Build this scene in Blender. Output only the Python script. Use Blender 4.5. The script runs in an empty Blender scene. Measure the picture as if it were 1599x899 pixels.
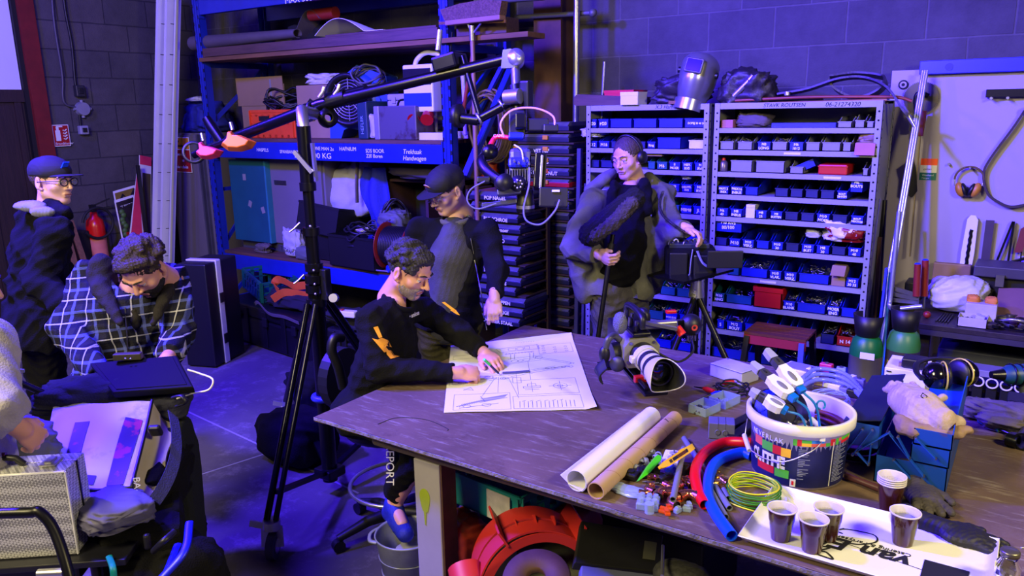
import bpy,math,random
from math import cos,sin
import numpy as np
from mathutils import Matrix,Vector as Ve,Euler,Quaternion
random.seed(7)
rnd=random.Random(11)
C=bpy.context.scene.collection
SC=bpy.context.scene
PI=math.pi
# ---------------------------------------------------------------- camera
CAMP=Ve((0,0,2.0));FPX=1213.5
_p,_r,_y=math.radians(13.09),math.radians(-1.06),math.radians(34.08)
_F=Ve((-sin(_y)*cos(_p),cos(_y)*cos(_p),-sin(_p)))
_R0=Ve((cos(_y),sin(_y),0));_U0=_R0.cross(_F)
_R=_R0*cos(_r) +_U0*sin(_r);_U=_U0*cos(_r) -_R0*sin(_r)
cam=bpy.data.cameras.new('camera');cam.sensor_width=36;cam.lens=36*FPX/1599
cam.clip_start=.05;cam.clip_end=60
camo=bpy.data.objects.new('camera',cam);C.objects.link(camo)
camo.matrix_world=Matrix(((_R.x,_U.x,-_F.x,CAMP.x),(_R.y,_U.y,-_F.y,CAMP.y),(_R.z,_U.z,-_F.z,CAMP.z),(0,0,0,1)))
SC.camera=camo
# ---------------------------------------------------------------- world, lights, exposure
w=bpy.data.worlds.new('world');SC.world=w;w.use_nodes=True
w.node_tree.nodes['Background'].inputs[0].default_value=(.10,.03,1,1)
w.node_tree.nodes['Background'].inputs[1].default_value=.13
SC.view_settings.view_transform='Standard';SC.view_settings.look='None'
SC.view_settings.gamma=1;SC.view_settings.use_curve_mapping=False
SC.view_settings.exposure=-.16
def light(name,kind,loc,target,energy,color,size=.3,sizey=None,spot=None):
 l=bpy.data.lights.new(name,kind);l.energy=energy;l.color=color
 if kind=='AREA':
  l.size=size
  if sizey:l.shape='RECTANGLE';l.size_y=sizey
 elif kind=='SPOT':
  l.shadow_soft_size=size;l.spot_size=math.radians(spot or 90);l.spot_blend=.6
 else:l.shadow_soft_size=size
 o=bpy.data.objects.new(name,l);C.objects.link(o);o.location=loc
 o.rotation_euler=(Ve(target)-Ve(loc)).to_track_quat('-Z','Y').to_euler()
 return o
light('blue_stage_light','SPOT',(-4.8,.9,3.9),(-1.2,2.8,.9),4600,(.05,.016,1),.16,spot=140)
light('blue_wall_fill','POINT',(-3.3,1.2,3.9),(0,0,0),1000,(.05,.016,1),.16)  # added fill that spreads weak blue over the walls
light('blue_board_fill','SPOT',(-2.2,1.6,3.8),(-.2,5.4,1.3),2600,(.05,.016,1),.1,spot=75)  # added spot that puts more blue on the tool board
light('blue_stage_light_far','SPOT',(-6.2,1.2,3.9),(-6.4,4.6,1.2),500,(.05,.016,1),.16,spot=130)
light('warm_work_light','AREA',(1.6,1.6,2.75),(-1.6,2.9,.9),92,(1,.84,.38),.45)
light('warm_room_light','AREA',(-2.4,-1.4,3.9),(-3.4,3.5,.8),330,(1,.84,.40),1.4)
# ---------------------------------------------------------------- rays: a pixel meets a plane
def _ray(x,y):return _F +_R*((x-799.5)/FPX) -_U*((y-449.5)/FPX)
def pz(x,y,z):
 d=_ray(x,y);return CAMP +d*((z-CAMP.z)/d.z)
def py(x,y,Y):
 d=_ray(x,y);return CAMP +d*((Y-CAMP.y)/d.y)
def px(x,y,X):
 d=_ray(x,y);return CAMP +d*((X-CAMP.x)/d.x)
def pd(x,y,D):return CAMP +_ray(x,y)*D
# ---------------------------------------------------------------- materials
def lin(c):return tuple((v/12.92 if v <= .04045 else ((v+.055)/1.055)**2.4) for v in c)
MC={}
def mat(name,col=(.5,.5,.5),rough=.55,metal=0.,var=.12,vs=6.,bump=0.,bs=60.,col2=None,mix=(.45,.6),emit=0,trans=0,alpha=1,coat=0,spec=None,stretch=None):
 if name in MC:return MC[name]
 m=bpy.data.materials.new(name);m.use_nodes=True;nt=m.node_tree;N=nt.nodes;L=nt.links
 b=N['Principled BSDF'];c=lin(col)
 tc=N.new('ShaderNodeTexCoord');mp=N.new('ShaderNodeMapping');L.new(tc.outputs['Object'],mp.inputs[0])
 if stretch:mp.inputs['Scale'].default_value=stretch
 n=N.new('ShaderNodeTexNoise');n.inputs['Scale'].default_value=vs;n.inputs['Detail'].default_value=6;n.inputs['Roughness'].default_value=.6
 L.new(mp.outputs[0],n.inputs['Vector'])
 r=N.new('ShaderNodeValToRGB');L.new(n.outputs['Fac'],r.inputs[0])
 if col2:
  r.color_ramp.elements[0].position=mix[0];r.color_ramp.elements[1].position=mix[1]
  r.color_ramp.elements[0].color=(*c,1);r.color_ramp.elements[1].color=(*lin(col2),1)
 else:
  r.color_ramp.elements[0].position=.3;r.color_ramp.elements[1].position=.7
  r.color_ramp.elements[0].color=(*[max(0,v*(1-var)) for v in c],1);r.color_ramp.elements[1].color=(*[min(1,v*(1+var)) for v in c],1)
 L.new(r.outputs[0],b.inputs['Base Color'])
 b.inputs['Roughness'].default_value=rough;b.inputs['Metallic'].default_value=metal
 if spec is not None:b.inputs['Specular IOR Level'].default_value=spec
 if trans:b.inputs['Transmission Weight'].default_value=trans
 if alpha<1:b.inputs['Alpha'].default_value=alpha
 if coat:b.inputs['Coat Weight'].default_value=coat
 if emit:b.inputs['Emission Color'].default_value=(*c,1);b.inputs['Emission Strength'].default_value=emit
 if bump:
  n2=N.new('ShaderNodeTexNoise');n2.inputs['Scale'].default_value=bs;n2.inputs['Detail'].default_value=4
  L.new(mp.outputs[0],n2.inputs['Vector'])
  bp=N.new('ShaderNodeBump');bp.inputs['Strength'].default_value=bump;bp.inputs['Distance'].default_value=.01
  L.new(n2.outputs['Fac'],bp.inputs['Height']);L.new(bp.outputs[0],b.inputs['Normal'])
 MC[name]=m;return m
BLACK=mat('black_plastic',(.07,.07,.08),.45)
BLKM=mat('black_metal',(.06,.06,.07),.3,.3)
RUBBER=mat('rubber',(.05,.05,.055),.7)
CHROME=mat('chrome',(.75,.75,.77),.34,.9,.05)
STEEL=mat('steel',(.55,.55,.57),.38,1,.15)
ALU=mat('aluminium',(.88,.88,.90),.42,.2,.06,3)
GALV=mat('galvanised',(.58,.60,.62),.45,.25,.2,14)
WHITE=mat('white_plastic',(.85,.85,.84),.4,var=.03)
PAPER=mat('paper',(.88,.88,.87),.7,var=.02)
INK=mat('ink',(.04,.04,.05),.8)
WPAINT=mat('white_marker',(.9,.9,.9),.6,var=.02)
RACKB=mat('rack_blue_paint',(.07,.14,.55),.4,var=.15)
RED=mat('red_plastic',(.75,.08,.06),.4)
ORANGE=mat('orange_plastic',(.95,.33,.08),.45)
SHELFG=mat('grey_enamel',(.55,.56,.56),.45,.1,.08,5)
WOOD=mat('raw_wood',(.42,.28,.17),.75,var=.35,vs=6,bump=.25,bs=30,stretch=(.6,6,6))
CARD=mat('cardboard',(.56,.46,.34),.8,var=.08,vs=4)
BINB=mat('blue_bin_plastic',(.05,.12,.60),.4,var=.12)
BINT=mat('teal_bin_plastic',(.06,.30,.36),.45)
# ---------------------------------------------------------------- mesh builder
def rotm(axis,ang):return Matrix.Rotation(ang,4,axis)
def trs(loc=(0,0,0),rx=0,ry=0,rz=0,s=1):
 m=Matrix.Translation(Ve(loc)) @ Matrix.Rotation(rz,4,'Z') @ Matrix.Rotation(ry,4,'Y') @ Matrix.Rotation(rx,4,'X')
 if s != 1:m=m @ Matrix.Diagonal((s,s,s,1)) if not isinstance(s,tuple) else m @ Matrix.Diagonal((*s,1))
 return m
def frame(o,x,y):
 """matrix with origin o, local x axis along x, local y near y"""
 x=Ve(x).normalized();z=x.cross(Ve(y)).normalized();y=z.cross(x)
 return Matrix(((x.x,y.x,z.x,o[0]),(x.y,y.y,z.y,o[1]),(x.z,y.z,z.z,o[2]),(0,0,0,1)))
def perp(d):
 d=Ve(d).normalized();a=Ve((0,0,1)) if abs(d.z)<.9 else Ve((1,0,0))
 u=d.cross(a).normalized();return u,d.cross(u)
MW={}
class MB:
 def __init__(s,T=None):s.v=[];s.f=[];s.sm=[];s.mi=[];s.T=T or Matrix.Identity(4);s.cm=0
 def add(s,vs,fs,smooth=False):
  b=len(s.v);T=s.T
  s.v+=[tuple(T @ Ve(p)) for p in vs]
  s.f+=[tuple(i+b for i in f) for f in fs];s.sm+=[smooth]*len(fs) if isinstance(smooth,bool) else list(smooth);s.mi+=[s.cm]*len(fs)
  return s
 def box(s,c,d,T=None,taper=1.):
  x,y,z=[k/2 for k in d];t=taper
  vs=[Ve((sx*x*(t if sz>0 else 1),sy*y*(t if sz>0 else 1),sz*z)) for sz in (-1,1) for sy in (-1,1) for sx in (-1,1)]
  M=(Matrix.Translation(Ve(c)) @ T) if T else Matrix.Translation(Ve(c))
  return s.add([M @ p for p in vs],[(0,2,3,1),(4,5,7,6),(0,1,5,4),(2,6,7,3),(0,4,6,2),(1,3,7,5)])
 def bx(s,a,b):
  return s.box([(p+q)/2 for p,q in zip(a,b)],[abs(q-p) for p,q in zip(a,b)])
 def bar(s,a,b,w,h,up=(0,0,1)):
  a=Ve(a);b=Ve(b);d=b-a
  if abs(d.normalized().dot(Ve(up)))>.98:up=(1,0,0)
  F=frame((a+b)/2,d,up);return s._bar(F,d.length,w,h)
 def _bar(s,F,l,w,h):
  T=s.T;s.T=T @ F;s.box((0,0,0),(l,h,w));s.T=T;return s
 def cyl(s,a,b,r,r2=None,n=16,cap=True):
  a=Ve(a);b=Ve(b);r2=r if r2 is None else r2;u,w=perp(b-a)
  cs=[(cos(2*PI*i/n),sin(2*PI*i/n)) for i in range(n)]
  vs=[a+(u*c+w*k)*r for c,k in cs]+[b+(u*c+w*k)*r2 for c,k in cs]
  s.add(vs,[(i,i+n,(i+1) % n+n,(i+1) % n) for i in range(n)],True)
  if cap:
   s.add(vs[:n],[tuple(range(n))]);s.add(vs[n:],[tuple(reversed(range(n)))])
  return s
 def pipe(s,a,b,r,t,n=20):
  a=Ve(a);b=Ve(b);u,w=perp(b-a);ri=r-t
  cs=[(cos(2*PI*i/n),sin(2*PI*i/n)) for i in range(n)]
  R=[[p+(u*c+w*k)*q for c,k in cs] for p,q in ((a,r),(b,r),(b,ri),(a,ri))]
  for A,B,sm in ((0,1,True),(1,2,False),(2,3,True),(3,0,False)):
   s.add(R[A]+R[B],[(i,i+n,(i+1) % n+n,(i+1) % n) for i in range(n)],sm)
  return s
 def tube(s,pts,r,n=8,closed=False,cap=True,rs=None,flat=1.):
  pts=[Ve(p) for p in pts];m=len(pts);rings=[];u=None
  for i,p in enumerate(pts):
   a=pts[(i-1) % m] if (closed or i>0) else p;b=pts[(i+1) % m] if (closed or i<m-1) else p
   d=(b-a).normalized() if (b-a).length>1e-9 else Ve((0,0,1))
   if u is None:u=perp(d)[0]
   u=(u-d*u.dot(d));u=u.normalized() if u.length>1e-6 else perp(d)[0];w_=d.cross(u)
   q=rs[i] if rs else r
   rings.append([p+(u*cos(2*PI*k/n)+w_*sin(2*PI*k/n)*flat)*q for k in range(n)])
  vs=[p for g in rings for p in g];fs=[]
  for i in range(m if closed else m-1):
   j=(i+1) % m
   fs+=[(i*n+k,i*n+(k+1) % n,j*n+(k+1) % n,j*n+k) for k in range(n)]
  s.add(vs,fs,True)
  if cap and not closed:
   s.add(rings[0],[tuple(reversed(range(n)))]);s.add(rings[-1],[tuple(range(n))])
  return s
 def lathe(s,prof,o=(0,0,0),ax=(0,0,1),n=24,a0=0,a1=2*PI,sharp=()):
  u,w_=perp(ax);d=Ve(ax).normalized();o=Ve(o);full=abs(a1-a0-2*PI)<1e-6;m=n if full else n+1
  ang=[a0+(a1-a0)*i/n for i in range(m)]
  vs=[o+(u*cos(a)+w_*sin(a))*r+d*h for r,h in prof for a in ang]
  fs=[];sm=[]
  for j in range(len(prof)-1):
   for i in range(n):
    k=(i+1) % m
    fs.append((j*m+i,(j+1)*m+i,(j+1)*m+k,j*m+k));sm.append(True)
  return s.add(vs,fs,sm)
 def ell(s,c,r,n=16,m=10,T=None):
  if not hasattr(r,'__len__'):r=(r,r,r)
  M=Matrix.Translation(Ve(c)) @ (T or Matrix.Identity(4));vs=[];fs=[]
  for j in range(m+1):
   t=PI*j/m
   for i in range(n):
    a=2*PI*i/n;vs.append(M @ Ve((r[0]*sin(t)*cos(a),r[1]*sin(t)*sin(a),r[2]*cos(t))))
  for j in range(m):
   for i in range(n):fs.append((j*n+i,(j+1)*n+i,(j+1)*n+(i+1) % n,j*n+(i+1) % n))
  return s.add(vs,fs,True)
 def prism(s,out,z0,z1,T=None,smooth=False):
  """outline of (x, y) extruded along local z"""
  n=len(out);T0=s.T
  if T:s.T=T0 @ T
  lo=[(p[0],p[1],z0) for p in out];hi=[(p[0],p[1],z1) for p in out]
  s.add(lo+hi,[(i,(i+1) % n,(i+1) % n+n,i+n) for i in range(n)],smooth)
  s.add(lo,[tuple(reversed(range(n)))]);s.add(hi,[tuple(range(n))]);s.T=T0
  return s
 def sheet(s,fn,nu,nv,th=.001,smooth=True):
  """thickened surface fn(u, v)"""
  P=[[Ve(fn(i/nu,j/nv)) for i in range(nu+1)] for j in range(nv+1)]
  vs=[];bo=[]
  for j in range(nv+1):
   for i in range(nu+1):
    a=P[j][min(i+1,nu)]-P[j][max(i-1,0)];b=P[min(j+1,nv)][i]-P[max(j-1,0)][i]
    nrm=a.cross(b);nrm=nrm.normalized() if nrm.length>1e-12 else Ve((0,0,1))
    vs.append(P[j][i]+nrm*th/2);bo.append(P[j][i]-nrm*th/2)
  k=len(vs);W=nu+1;fs=[]
  for j in range(nv):
   for i in range(nu):
    q=(j*W+i,j*W+i+1,(j+1)*W+i+1,(j+1)*W+i);fs.append(q);fs.append(tuple(k+x for x in reversed(q)))
  ed=[i for i in range(W)]+[j*W+nu for j in range(1,nv+1)]+[nv*W+i for i in range(nu-1,-1,-1)]+[j*W for j in range(nv-1,0,-1)]
  s.add(vs+bo,fs,smooth)
  e=len(ed);ev=[(vs+bo)[x] for x in ed]+[(vs+bo)[x+k] for x in ed]
  s.add(ev,[(i,i+e,(i+1) % e+e,(i+1) % e) for i in range(e)])
  return s
 def make(s,name,m,parent=None,label=None,cat=None,group=None,kind=None,world=True,bevel=0,sub=0):
  vs=s.v;loc=None
  if parent is None:
   a=np.array(vs);lo=a.min(0);hi=a.max(0);loc=Ve(((lo[0]+hi[0])/2,(lo[1]+hi[1])/2,lo[2]))
   vs=[(p[0]-loc.x,p[1]-loc.y,p[2]-loc.z) for p in vs]
  elif world and parent.name in MW:
   I=MW[parent.name].inverted();vs=[tuple(I @ Ve(p)) for p in vs]
  me=bpy.data.meshes.new(name);me.from_pydata(vs,[],s.f);me.polygons.foreach_set('use_smooth',s.sm)
  for mm in (m if isinstance(m,(list,tuple)) else [m]):me.materials.append(mm)
  if isinstance(m,(list,tuple)):me.polygons.foreach_set('material_index',s.mi)
  me.update()
  o=bpy.data.objects.new(name,me);C.objects.link(o)
  if loc:o.location=loc;MW[o.name]=Matrix.Translation(loc)
  if parent is not None:
   o.parent=parent
   if parent.name in MW:MW[o.name]=MW[parent.name]
  if bevel:
   b=o.modifiers.new('bevel','BEVEL');b.width=bevel;b.segments=2;b.limit_method='ANGLE';b.angle_limit=.6
  if sub:
   b=o.modifiers.new('sub','SUBSURF');b.levels=sub;b.render_levels=sub
  return tag(o,label,cat,group,kind)
def tag(o,label=None,cat=None,group=None,kind=None):
 for k,v in (('label',label),('category',cat),('group',group),('kind',kind)):
  if v:o[k]=v
 return o
def thing(name,label,cat,loc=(0,0,0),rz=0,group=None,T=None,kind=None):
 o=bpy.data.objects.new(name,None);C.objects.link(o);o.empty_display_size=.05
 M=T if T is not None else trs(loc,rz=rz)
 o.matrix_world=M;MW[o.name]=M.copy();return tag(o,label,cat,group,kind)
def dup(o,loc=None,rz=None,label=None,group=None,T=None):
 c=o.copy();C.objects.link(c)
 if T is not None:c.matrix_world=T
 else:
  if loc is not None:c.location=loc
  if rz is not None:c.rotation_euler=(0,0,rz)
 if label:c['label']=label
 if group:c['group']=group
 for ch in list(o.children):
  k=ch.copy();C.objects.link(k);k.parent=c
  for g in list(ch.children):
   h=g.copy();C.objects.link(h);h.parent=k
 return c
def struct(mb,name,m,**k):return mb.make(name,m,kind='structure',**k)
def text(s,size,o,xd,yd,m,name='lettering',parent=None,align='LEFT',ext=.0004,jit=0,shear=0,sx=1.,bold=0):
 """flat lettering lying in the plane of xd, yd at o"""
 cu=bpy.data.curves.new(name,'FONT');cu.body=s;cu.size=size;cu.align_x=align;cu.extrude=ext;cu.shear=shear;cu.offset=bold;cu.resolution_u=3
 ob=bpy.data.objects.new(name,cu);C.objects.link(ob);bpy.context.view_layer.update()
 me=bpy.data.meshes.new_from_object(ob.evaluated_get(bpy.context.evaluated_depsgraph_get()))
 bpy.data.objects.remove(ob)
 F=frame(Ve(o),xd,yd)
 if jit:F=F @ rotm('Z',rnd.uniform(-jit,jit))
 if sx != 1:F=F @ Matrix.Diagonal((sx,1,1,1))
 b=MB(F);vv=[tuple(v.co) for v in me.vertices];b.add(vv,[tuple(p.vertices) for p in me.polygons])
 bpy.data.meshes.remove(me)
 return b.make(name,m,parent)
def arc(c,r,a0,a1,n,x=(1,0,0),y=(0,1,0)):
 c=Ve(c);x=Ve(x);y=Ve(y)
 return [c+(x*cos(a0+(a1-a0)*i/n)+y*sin(a0+(a1-a0)*i/n))*r for i in range(n+1)]
def spline(P,n=8):
 P=[Ve(p) for p in P];out=[]
 Q=[P[0]*2-P[1]]+P+[P[-1]*2-P[-2]]
 for i in range(1,len(Q)-2):
  a,b,c,d=Q[i-1],Q[i],Q[i+1],Q[i+2]
  for k in range(n):
   t=k/n
   out.append(.5*((2*b)+(c-a)*t+(2*a-5*b+4*c-d)*t*t+(3*b-a-3*c+d)*t**3))
 out.append(P[-1]);return out
def cloud(c,d,seed,rough=.3,n=14,m=10,T=None,box=.6):
 """crumpled cloth: superellipsoid displaced by ridged, warped waves"""
 n=int(n*1.7)+6;m=int(m*1.6)+4
 r=random.Random(seed);rv=lambda s:Ve((r.uniform(-1,1),r.uniform(-1,1),r.uniform(-1,1)))*s
 big=[(rv(3.2),r.uniform(0,6)) for _ in range(3)];fold=[(rv(6.5),rv(3.),r.uniform(0,6)) for _ in range(4)];fine=[(rv(15),rv(4),r.uniform(0,6)) for _ in range(3)]
 vs=[];fs=[];sg=lambda v:math.copysign(abs(v)**box,v)
 for j in range(m+1):
  t=PI*j/m
  for i in range(n):
   a=2*PI*i/n;p=Ve((sg(sin(t))*sg(cos(a)),sg(sin(t))*sg(sin(a)),sg(cos(t))))
   k=1+rough*(sum(sin(p.dot(q)+h) for q,h in big)*.22+sum(.5-abs(sin(p.dot(q)+1.5*sin(p.dot(w2))+h)) for q,w2,h in fold)*.26+sum(.5-abs(sin(p.dot(q)+1.2*sin(p.dot(w2))+h)) for q,w2,h in fine)*.07)
   if p.z<-.8:k=1
   q=Ve((p.x*d[0]/2*k,p.y*d[1]/2*k,p.z*d[2]/2*k))
   q.z=max(q.z,-d[2]/2)
   vs.append(Ve(c)+((T @ q) if T else q))
 for j in range(m):
  for i in range(n):fs.append((j*n+i,(j+1)*n+i,(j+1)*n+(i+1) % n,j*n+(i+1) % n))
 return vs,fs
def lump(*a,**k):v,f=cloud(*a,**k);return MB().add(v,f,True)
# ================================================================ THE ROOM
def wall_mat(name,c1,c2,cm,axis):
 m=bpy.data.materials.new(name);m.use_nodes=True;nt=m.node_tree;N=nt.nodes;L=nt.links;b=N['Principled BSDF']
 g=N.new('ShaderNodeNewGeometry');sp=N.new('ShaderNodeSeparateXYZ');cb=N.new('ShaderNodeCombineXYZ');L.new(g.outputs['Position'],sp.inputs[0])
 ad=N.new('ShaderNodeMath');ad.operation='ADD';ad.inputs[1].default_value={'X':.20,'Y':.03}[axis];L.new(sp.outputs[axis],ad.inputs[0])
 az=N.new('ShaderNodeMath');az.operation='ADD';az.inputs[1].default_value=-.02;L.new(sp.outputs['Z'],az.inputs[0])
 L.new(ad.outputs[0],cb.inputs[0]);L.new(az.outputs[0],cb.inputs[1])
 wn=N.new('ShaderNodeTexNoise');wn.inputs['Scale'].default_value=9;L.new(g.outputs['Position'],wn.inputs[0])
 vm=N.new('ShaderNodeVectorMath');vm.operation='SCALE';vm.inputs['Scale'].default_value=.008;L.new(wn.outputs['Color'],vm.inputs[0])
 va=N.new('ShaderNodeVectorMath');L.new(cb.outputs[0],va.inputs[0]);L.new(vm.outputs[0],va.inputs[1])
 br=N.new('ShaderNodeTexBrick');L.new(va.outputs[0],br.inputs[0])
 for k,v in (('Color1',c1),('Color2',c2),('Mortar',cm)):br.inputs[k].default_value=(*lin(v),1)
 br.inputs['Scale'].default_value=1;br.inputs['Brick Width'].default_value=.455;br.inputs['Row Height'].default_value=.26
 br.inputs['Mortar Size'].default_value=.007;br.inputs['Mortar Smooth'].default_value=.4
 n=N.new('ShaderNodeTexNoise');n.inputs['Scale'].default_value=3;n.inputs['Detail'].default_value=9;n.inputs['Roughness'].default_value=.75;L.new(g.outputs['Position'],n.inputs[0])
 r=N.new('ShaderNodeValToRGB');r.color_ramp.elements[0].position=.3;r.color_ramp.elements[0].color=(.62,.62,.62,1);r.color_ramp.elements[1].position=.72;r.color_ramp.elements[1].color=(1.2,1.2,1.2,1);L.new(n.outputs[0],r.inputs[0])
 mx=N.new('ShaderNodeMix');mx.data_type='RGBA';mx.blend_type='MULTIPLY';mx.inputs[0].default_value=1;L.new(br.outputs[0],mx.inputs[6]);L.new(r.outputs[0],mx.inputs[7])
 L.new(mx.outputs[2],b.inputs['Base Color']);b.inputs['Roughness'].default_value=.9
 n2=N.new('ShaderNodeTexNoise');n2.inputs['Scale'].default_value=90;n2.inputs['Detail'].default_value=5;L.new(g.outputs['Position'],n2.inputs[0])
 b1=N.new('ShaderNodeBump');b1.inputs['Strength'].default_value=.5;b1.inputs['Distance'].default_value=.006;L.new(n2.outputs[0],b1.inputs['Height'])
 b2=N.new('ShaderNodeBump');b2.invert=True;b2.inputs['Strength'].default_value=.6;b2.inputs['Distance'].default_value=.008;L.new(br.outputs['Fac'],b2.inputs['Height']);L.new(b1.outputs[0],b2.inputs['Normal']);L.new(b2.outputs[0],b.inputs['Normal'])
 return m
def floor_mat():
 m=mat('concrete_floor',(.40,.38,.35),.8,0,.3,1.1,.25,25,spec=.2)
 nt=m.node_tree;N=nt.nodes;L=nt.links;b=N['Principled BSDF']
 old=b.inputs['Base Color'].links[0].from_socket
 g=N.new('ShaderNodeNewGeometry');n=N.new('ShaderNodeTexNoise');n.inputs['Scale'].default_value=5;n.inputs['Detail'].default_value=10;n.inputs['Roughness'].default_value=.8;L.new(g.outputs['Position'],n.inputs[0])
 r=N.new('ShaderNodeValToRGB');r.color_ramp.elements[0].position=.52;r.color_ramp.elements[0].color=(.7,.7,.7,1);r.color_ramp.elements[1].position=.68;r.color_ramp.elements[1].color=(1.5,1.5,1.5,1);L.new(n.outputs[0],r.inputs[0])
 mx=N.new('ShaderNodeMix');mx.data_type='RGBA';mx.blend_type='MULTIPLY';mx.inputs[0].default_value=1;L.new(old,mx.inputs[6]);L.new(r.outputs[0],mx.inputs[7]);L.new(mx.outputs[2],b.inputs['Base Color'])
 return m
FLOORM=floor_mat()
fl=struct(MB().bx((-8.1,-1.5,-.1),(1.6,5.7,0)),'floor',FLOORM)
j=MB() # saw-cut joints of the slab, a hair proud of it
for a,b_ in ((pz(288,640,.001),pz(428,705,.001)),(pz(300,745,.001),pz(440,700,.001)),(pz(228,800,.001),pz(300,745,.001)),(pz(428,705,.001),pz(560,770,.001))):
 j.bar(a,b_,.012,.0015)
struct(j,'trim_1',mat('floor_joint',(.55,.54,.52),.8))
WB=wall_mat('block_wall',(.29,.28,.29),(.25,.24,.26),(.33,.32,.33),'X')
WL=wall_mat('block_wall_side',(.32,.30,.30),(.28,.27,.28),(.20,.19,.21),'Y')
struct(MB().bx((-8.1,5.5,0),(1.6,5.7,4.4)),'wall_back',WB)
struct(MB().bx((-8.1,3.82,0),(-7.9,5.5,4.4)),'wall_left',WL)
REDOX=mat('red_oxide_paint',(.42,.10,.09),.5,0,.25,8)
struct(MB().bx((-8.12,3.70,0),(-7.86,3.84,4.4)),'trim_2',REDOX)
DOORW=mat('dark_stained_boards',(.16,.10,.09),.6,0,.35,5,.2,20,stretch=(1,8,.6))
d=struct(MB().bx((-8.05,1.2,0),(-7.95,3.66,4.4)),'door_1',DOORW)
m=MB()
for y in (3.60,3.25,2.9,2.5,2.1):m.bx((-7.95,y-.03,0),(-7.93,y+.03,2.2))
m.bx((-7.95,1.2,2.13),(-7.92,3.66,2.24));m.make('door_batten',DOORW,d)
MB().bx((-7.95,1.2,2.24),(-7.935,3.655,4.4)).make('white_door_panel',mat('white_painted_panel',(.85,.85,.87),.5,var=.04,vs=2),d)
MB().bx((-7.95,3.66,0),(-7.9,3.70,4.4)).make('door_edge',mat('black_door_edge',(.05,.05,.05),.6),d)
RUST=mat('rusty_column_steel',(.30,.19,.15),.75,.1,.3,7)
struct(MB().bx((-3.34,5.3,0),(-3.10,5.5,4.4)),'trim_3',RUST)
# pipes and conduits on the walls
m=MB();m.cyl((-2.93,5.2,.0),(-2.90,5.2,3.6),.024)
tag(m.make('standpipe',mat('bare_pipe',(.62,.62,.64),.28,.9),None,'tall bare steel pipe running up the wall beside the rusty column','pipe'))
m=MB();a=py(640,46,5.3);b_=py(925,20,5.3);m.cyl(py(805,27,5.25),py(926,20,5.25),.018);m.ell(py(926,20,5.25),.03)
m.make('branch_pipe',mat('grey_pipe',(.34,.34,.37),.5,.3),None,'level grey branch pipe near the top, joining the tall steel pipe','pipe')
for k,(x,lab) in enumerate(((856,'thin dark wall conduit, left one of the pair left of the rusty column'),(875,'thin dark wall conduit, right one of the pair next to the rusty column'))):
 p=py(x,60,5.47);m=MB();m.cyl((p.x,5.475,.3),(p.x,5.475,4.2),.012)
 t=thing('wall_conduit',lab,'conduit',(p.x,5.475,.3));m.make('tube',mat('dark_conduit',(.16,.16,.18),.5),t)
 for z in (.9,1.5,2.1,2.7,3.3):MB().box((p.x,5.475,z),(.035,.03,.02)).make('saddle_clip',BLACK,t)
p=py(942,130,5.2)
MB().cyl((p.x,5.1,1.2),(p.x+.06,5.1,2.30),.012).make('thin_rod',mat('bare_pipe'),None,'short thin blue-lit rod standing left of the red box on the shelving','rod')
# left wall: cables, switch, box, socket
def wl(x,y,d=.02):return px(x,y,-7.9+d)
CAB=mat('black_cable',(.05,.05,.06),.5);GREYC=mat('grey_cable',(.28,.27,.31),.5)
MB().tube(spline([wl(78,-60),wl(84,30),wl(97,115),wl(98,150),wl(103,163),wl(118,168)]),.011,6).make('wall_cable',GREYC,None,'grey cable curving down the left wall into the round junction box','cable')
MB().tube(spline([wl(95,-60),wl(101,10),wl(112,70),wl(117,125),wl(120,140)]),.014,6).make('wall_cable',CAB,None,'black cable dropping down the left wall to the small switch','cable')
def wallbox(name,x,y,w,h,col,lab,cat,face=True):
 c=wl(x,y,.03);t=thing(name,lab,cat,(c.x,c.y,c.z-h/2))
 MB().box(c,(.06,w,h)).make('casing',mat(name+'_case',col,.4),t,bevel=.01)
 if face:MB().box(c+Ve((.033,0,0)),(.012,w*.5,h*.5)).make('rocker',BLACK,t,bevel=.003)
wallbox('light_switch',124,142,.09,.11,(.16,.16,.18),'small dark switch above the round junction box on the left wall','switch')
c=wl(127,170,.0);t=thing('junction_box','round grey junction box between two cables on the left wall','junction box',(c.x,c.y,c.z-.06))
MB().cyl(c,c+Ve((.05,0,0)),.068,.062,20).make('box_body',mat('box_grey',(.50,.50,.55),.5),t)
for a in range(4):q=MB();q.cyl(c+Ve((.02,.06*cos(a*PI/2),.06*sin(a*PI/2))),c+Ve((.02,.085*cos(a*PI/2),.085*sin(a*PI/2))),.016,n=8);q.make('cable_gland',mat('box_grey'),t)
MB().cyl(wl(124,180),wl(126,197),.01).make('wall_cable',CAB,None,'very short black cable linking junction box and socket on the left wall','cable')
wallbox('wall_socket',130,203,.085,.085,(.55,.55,.62),'small square white-rimmed socket below the junction box','socket')
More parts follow.
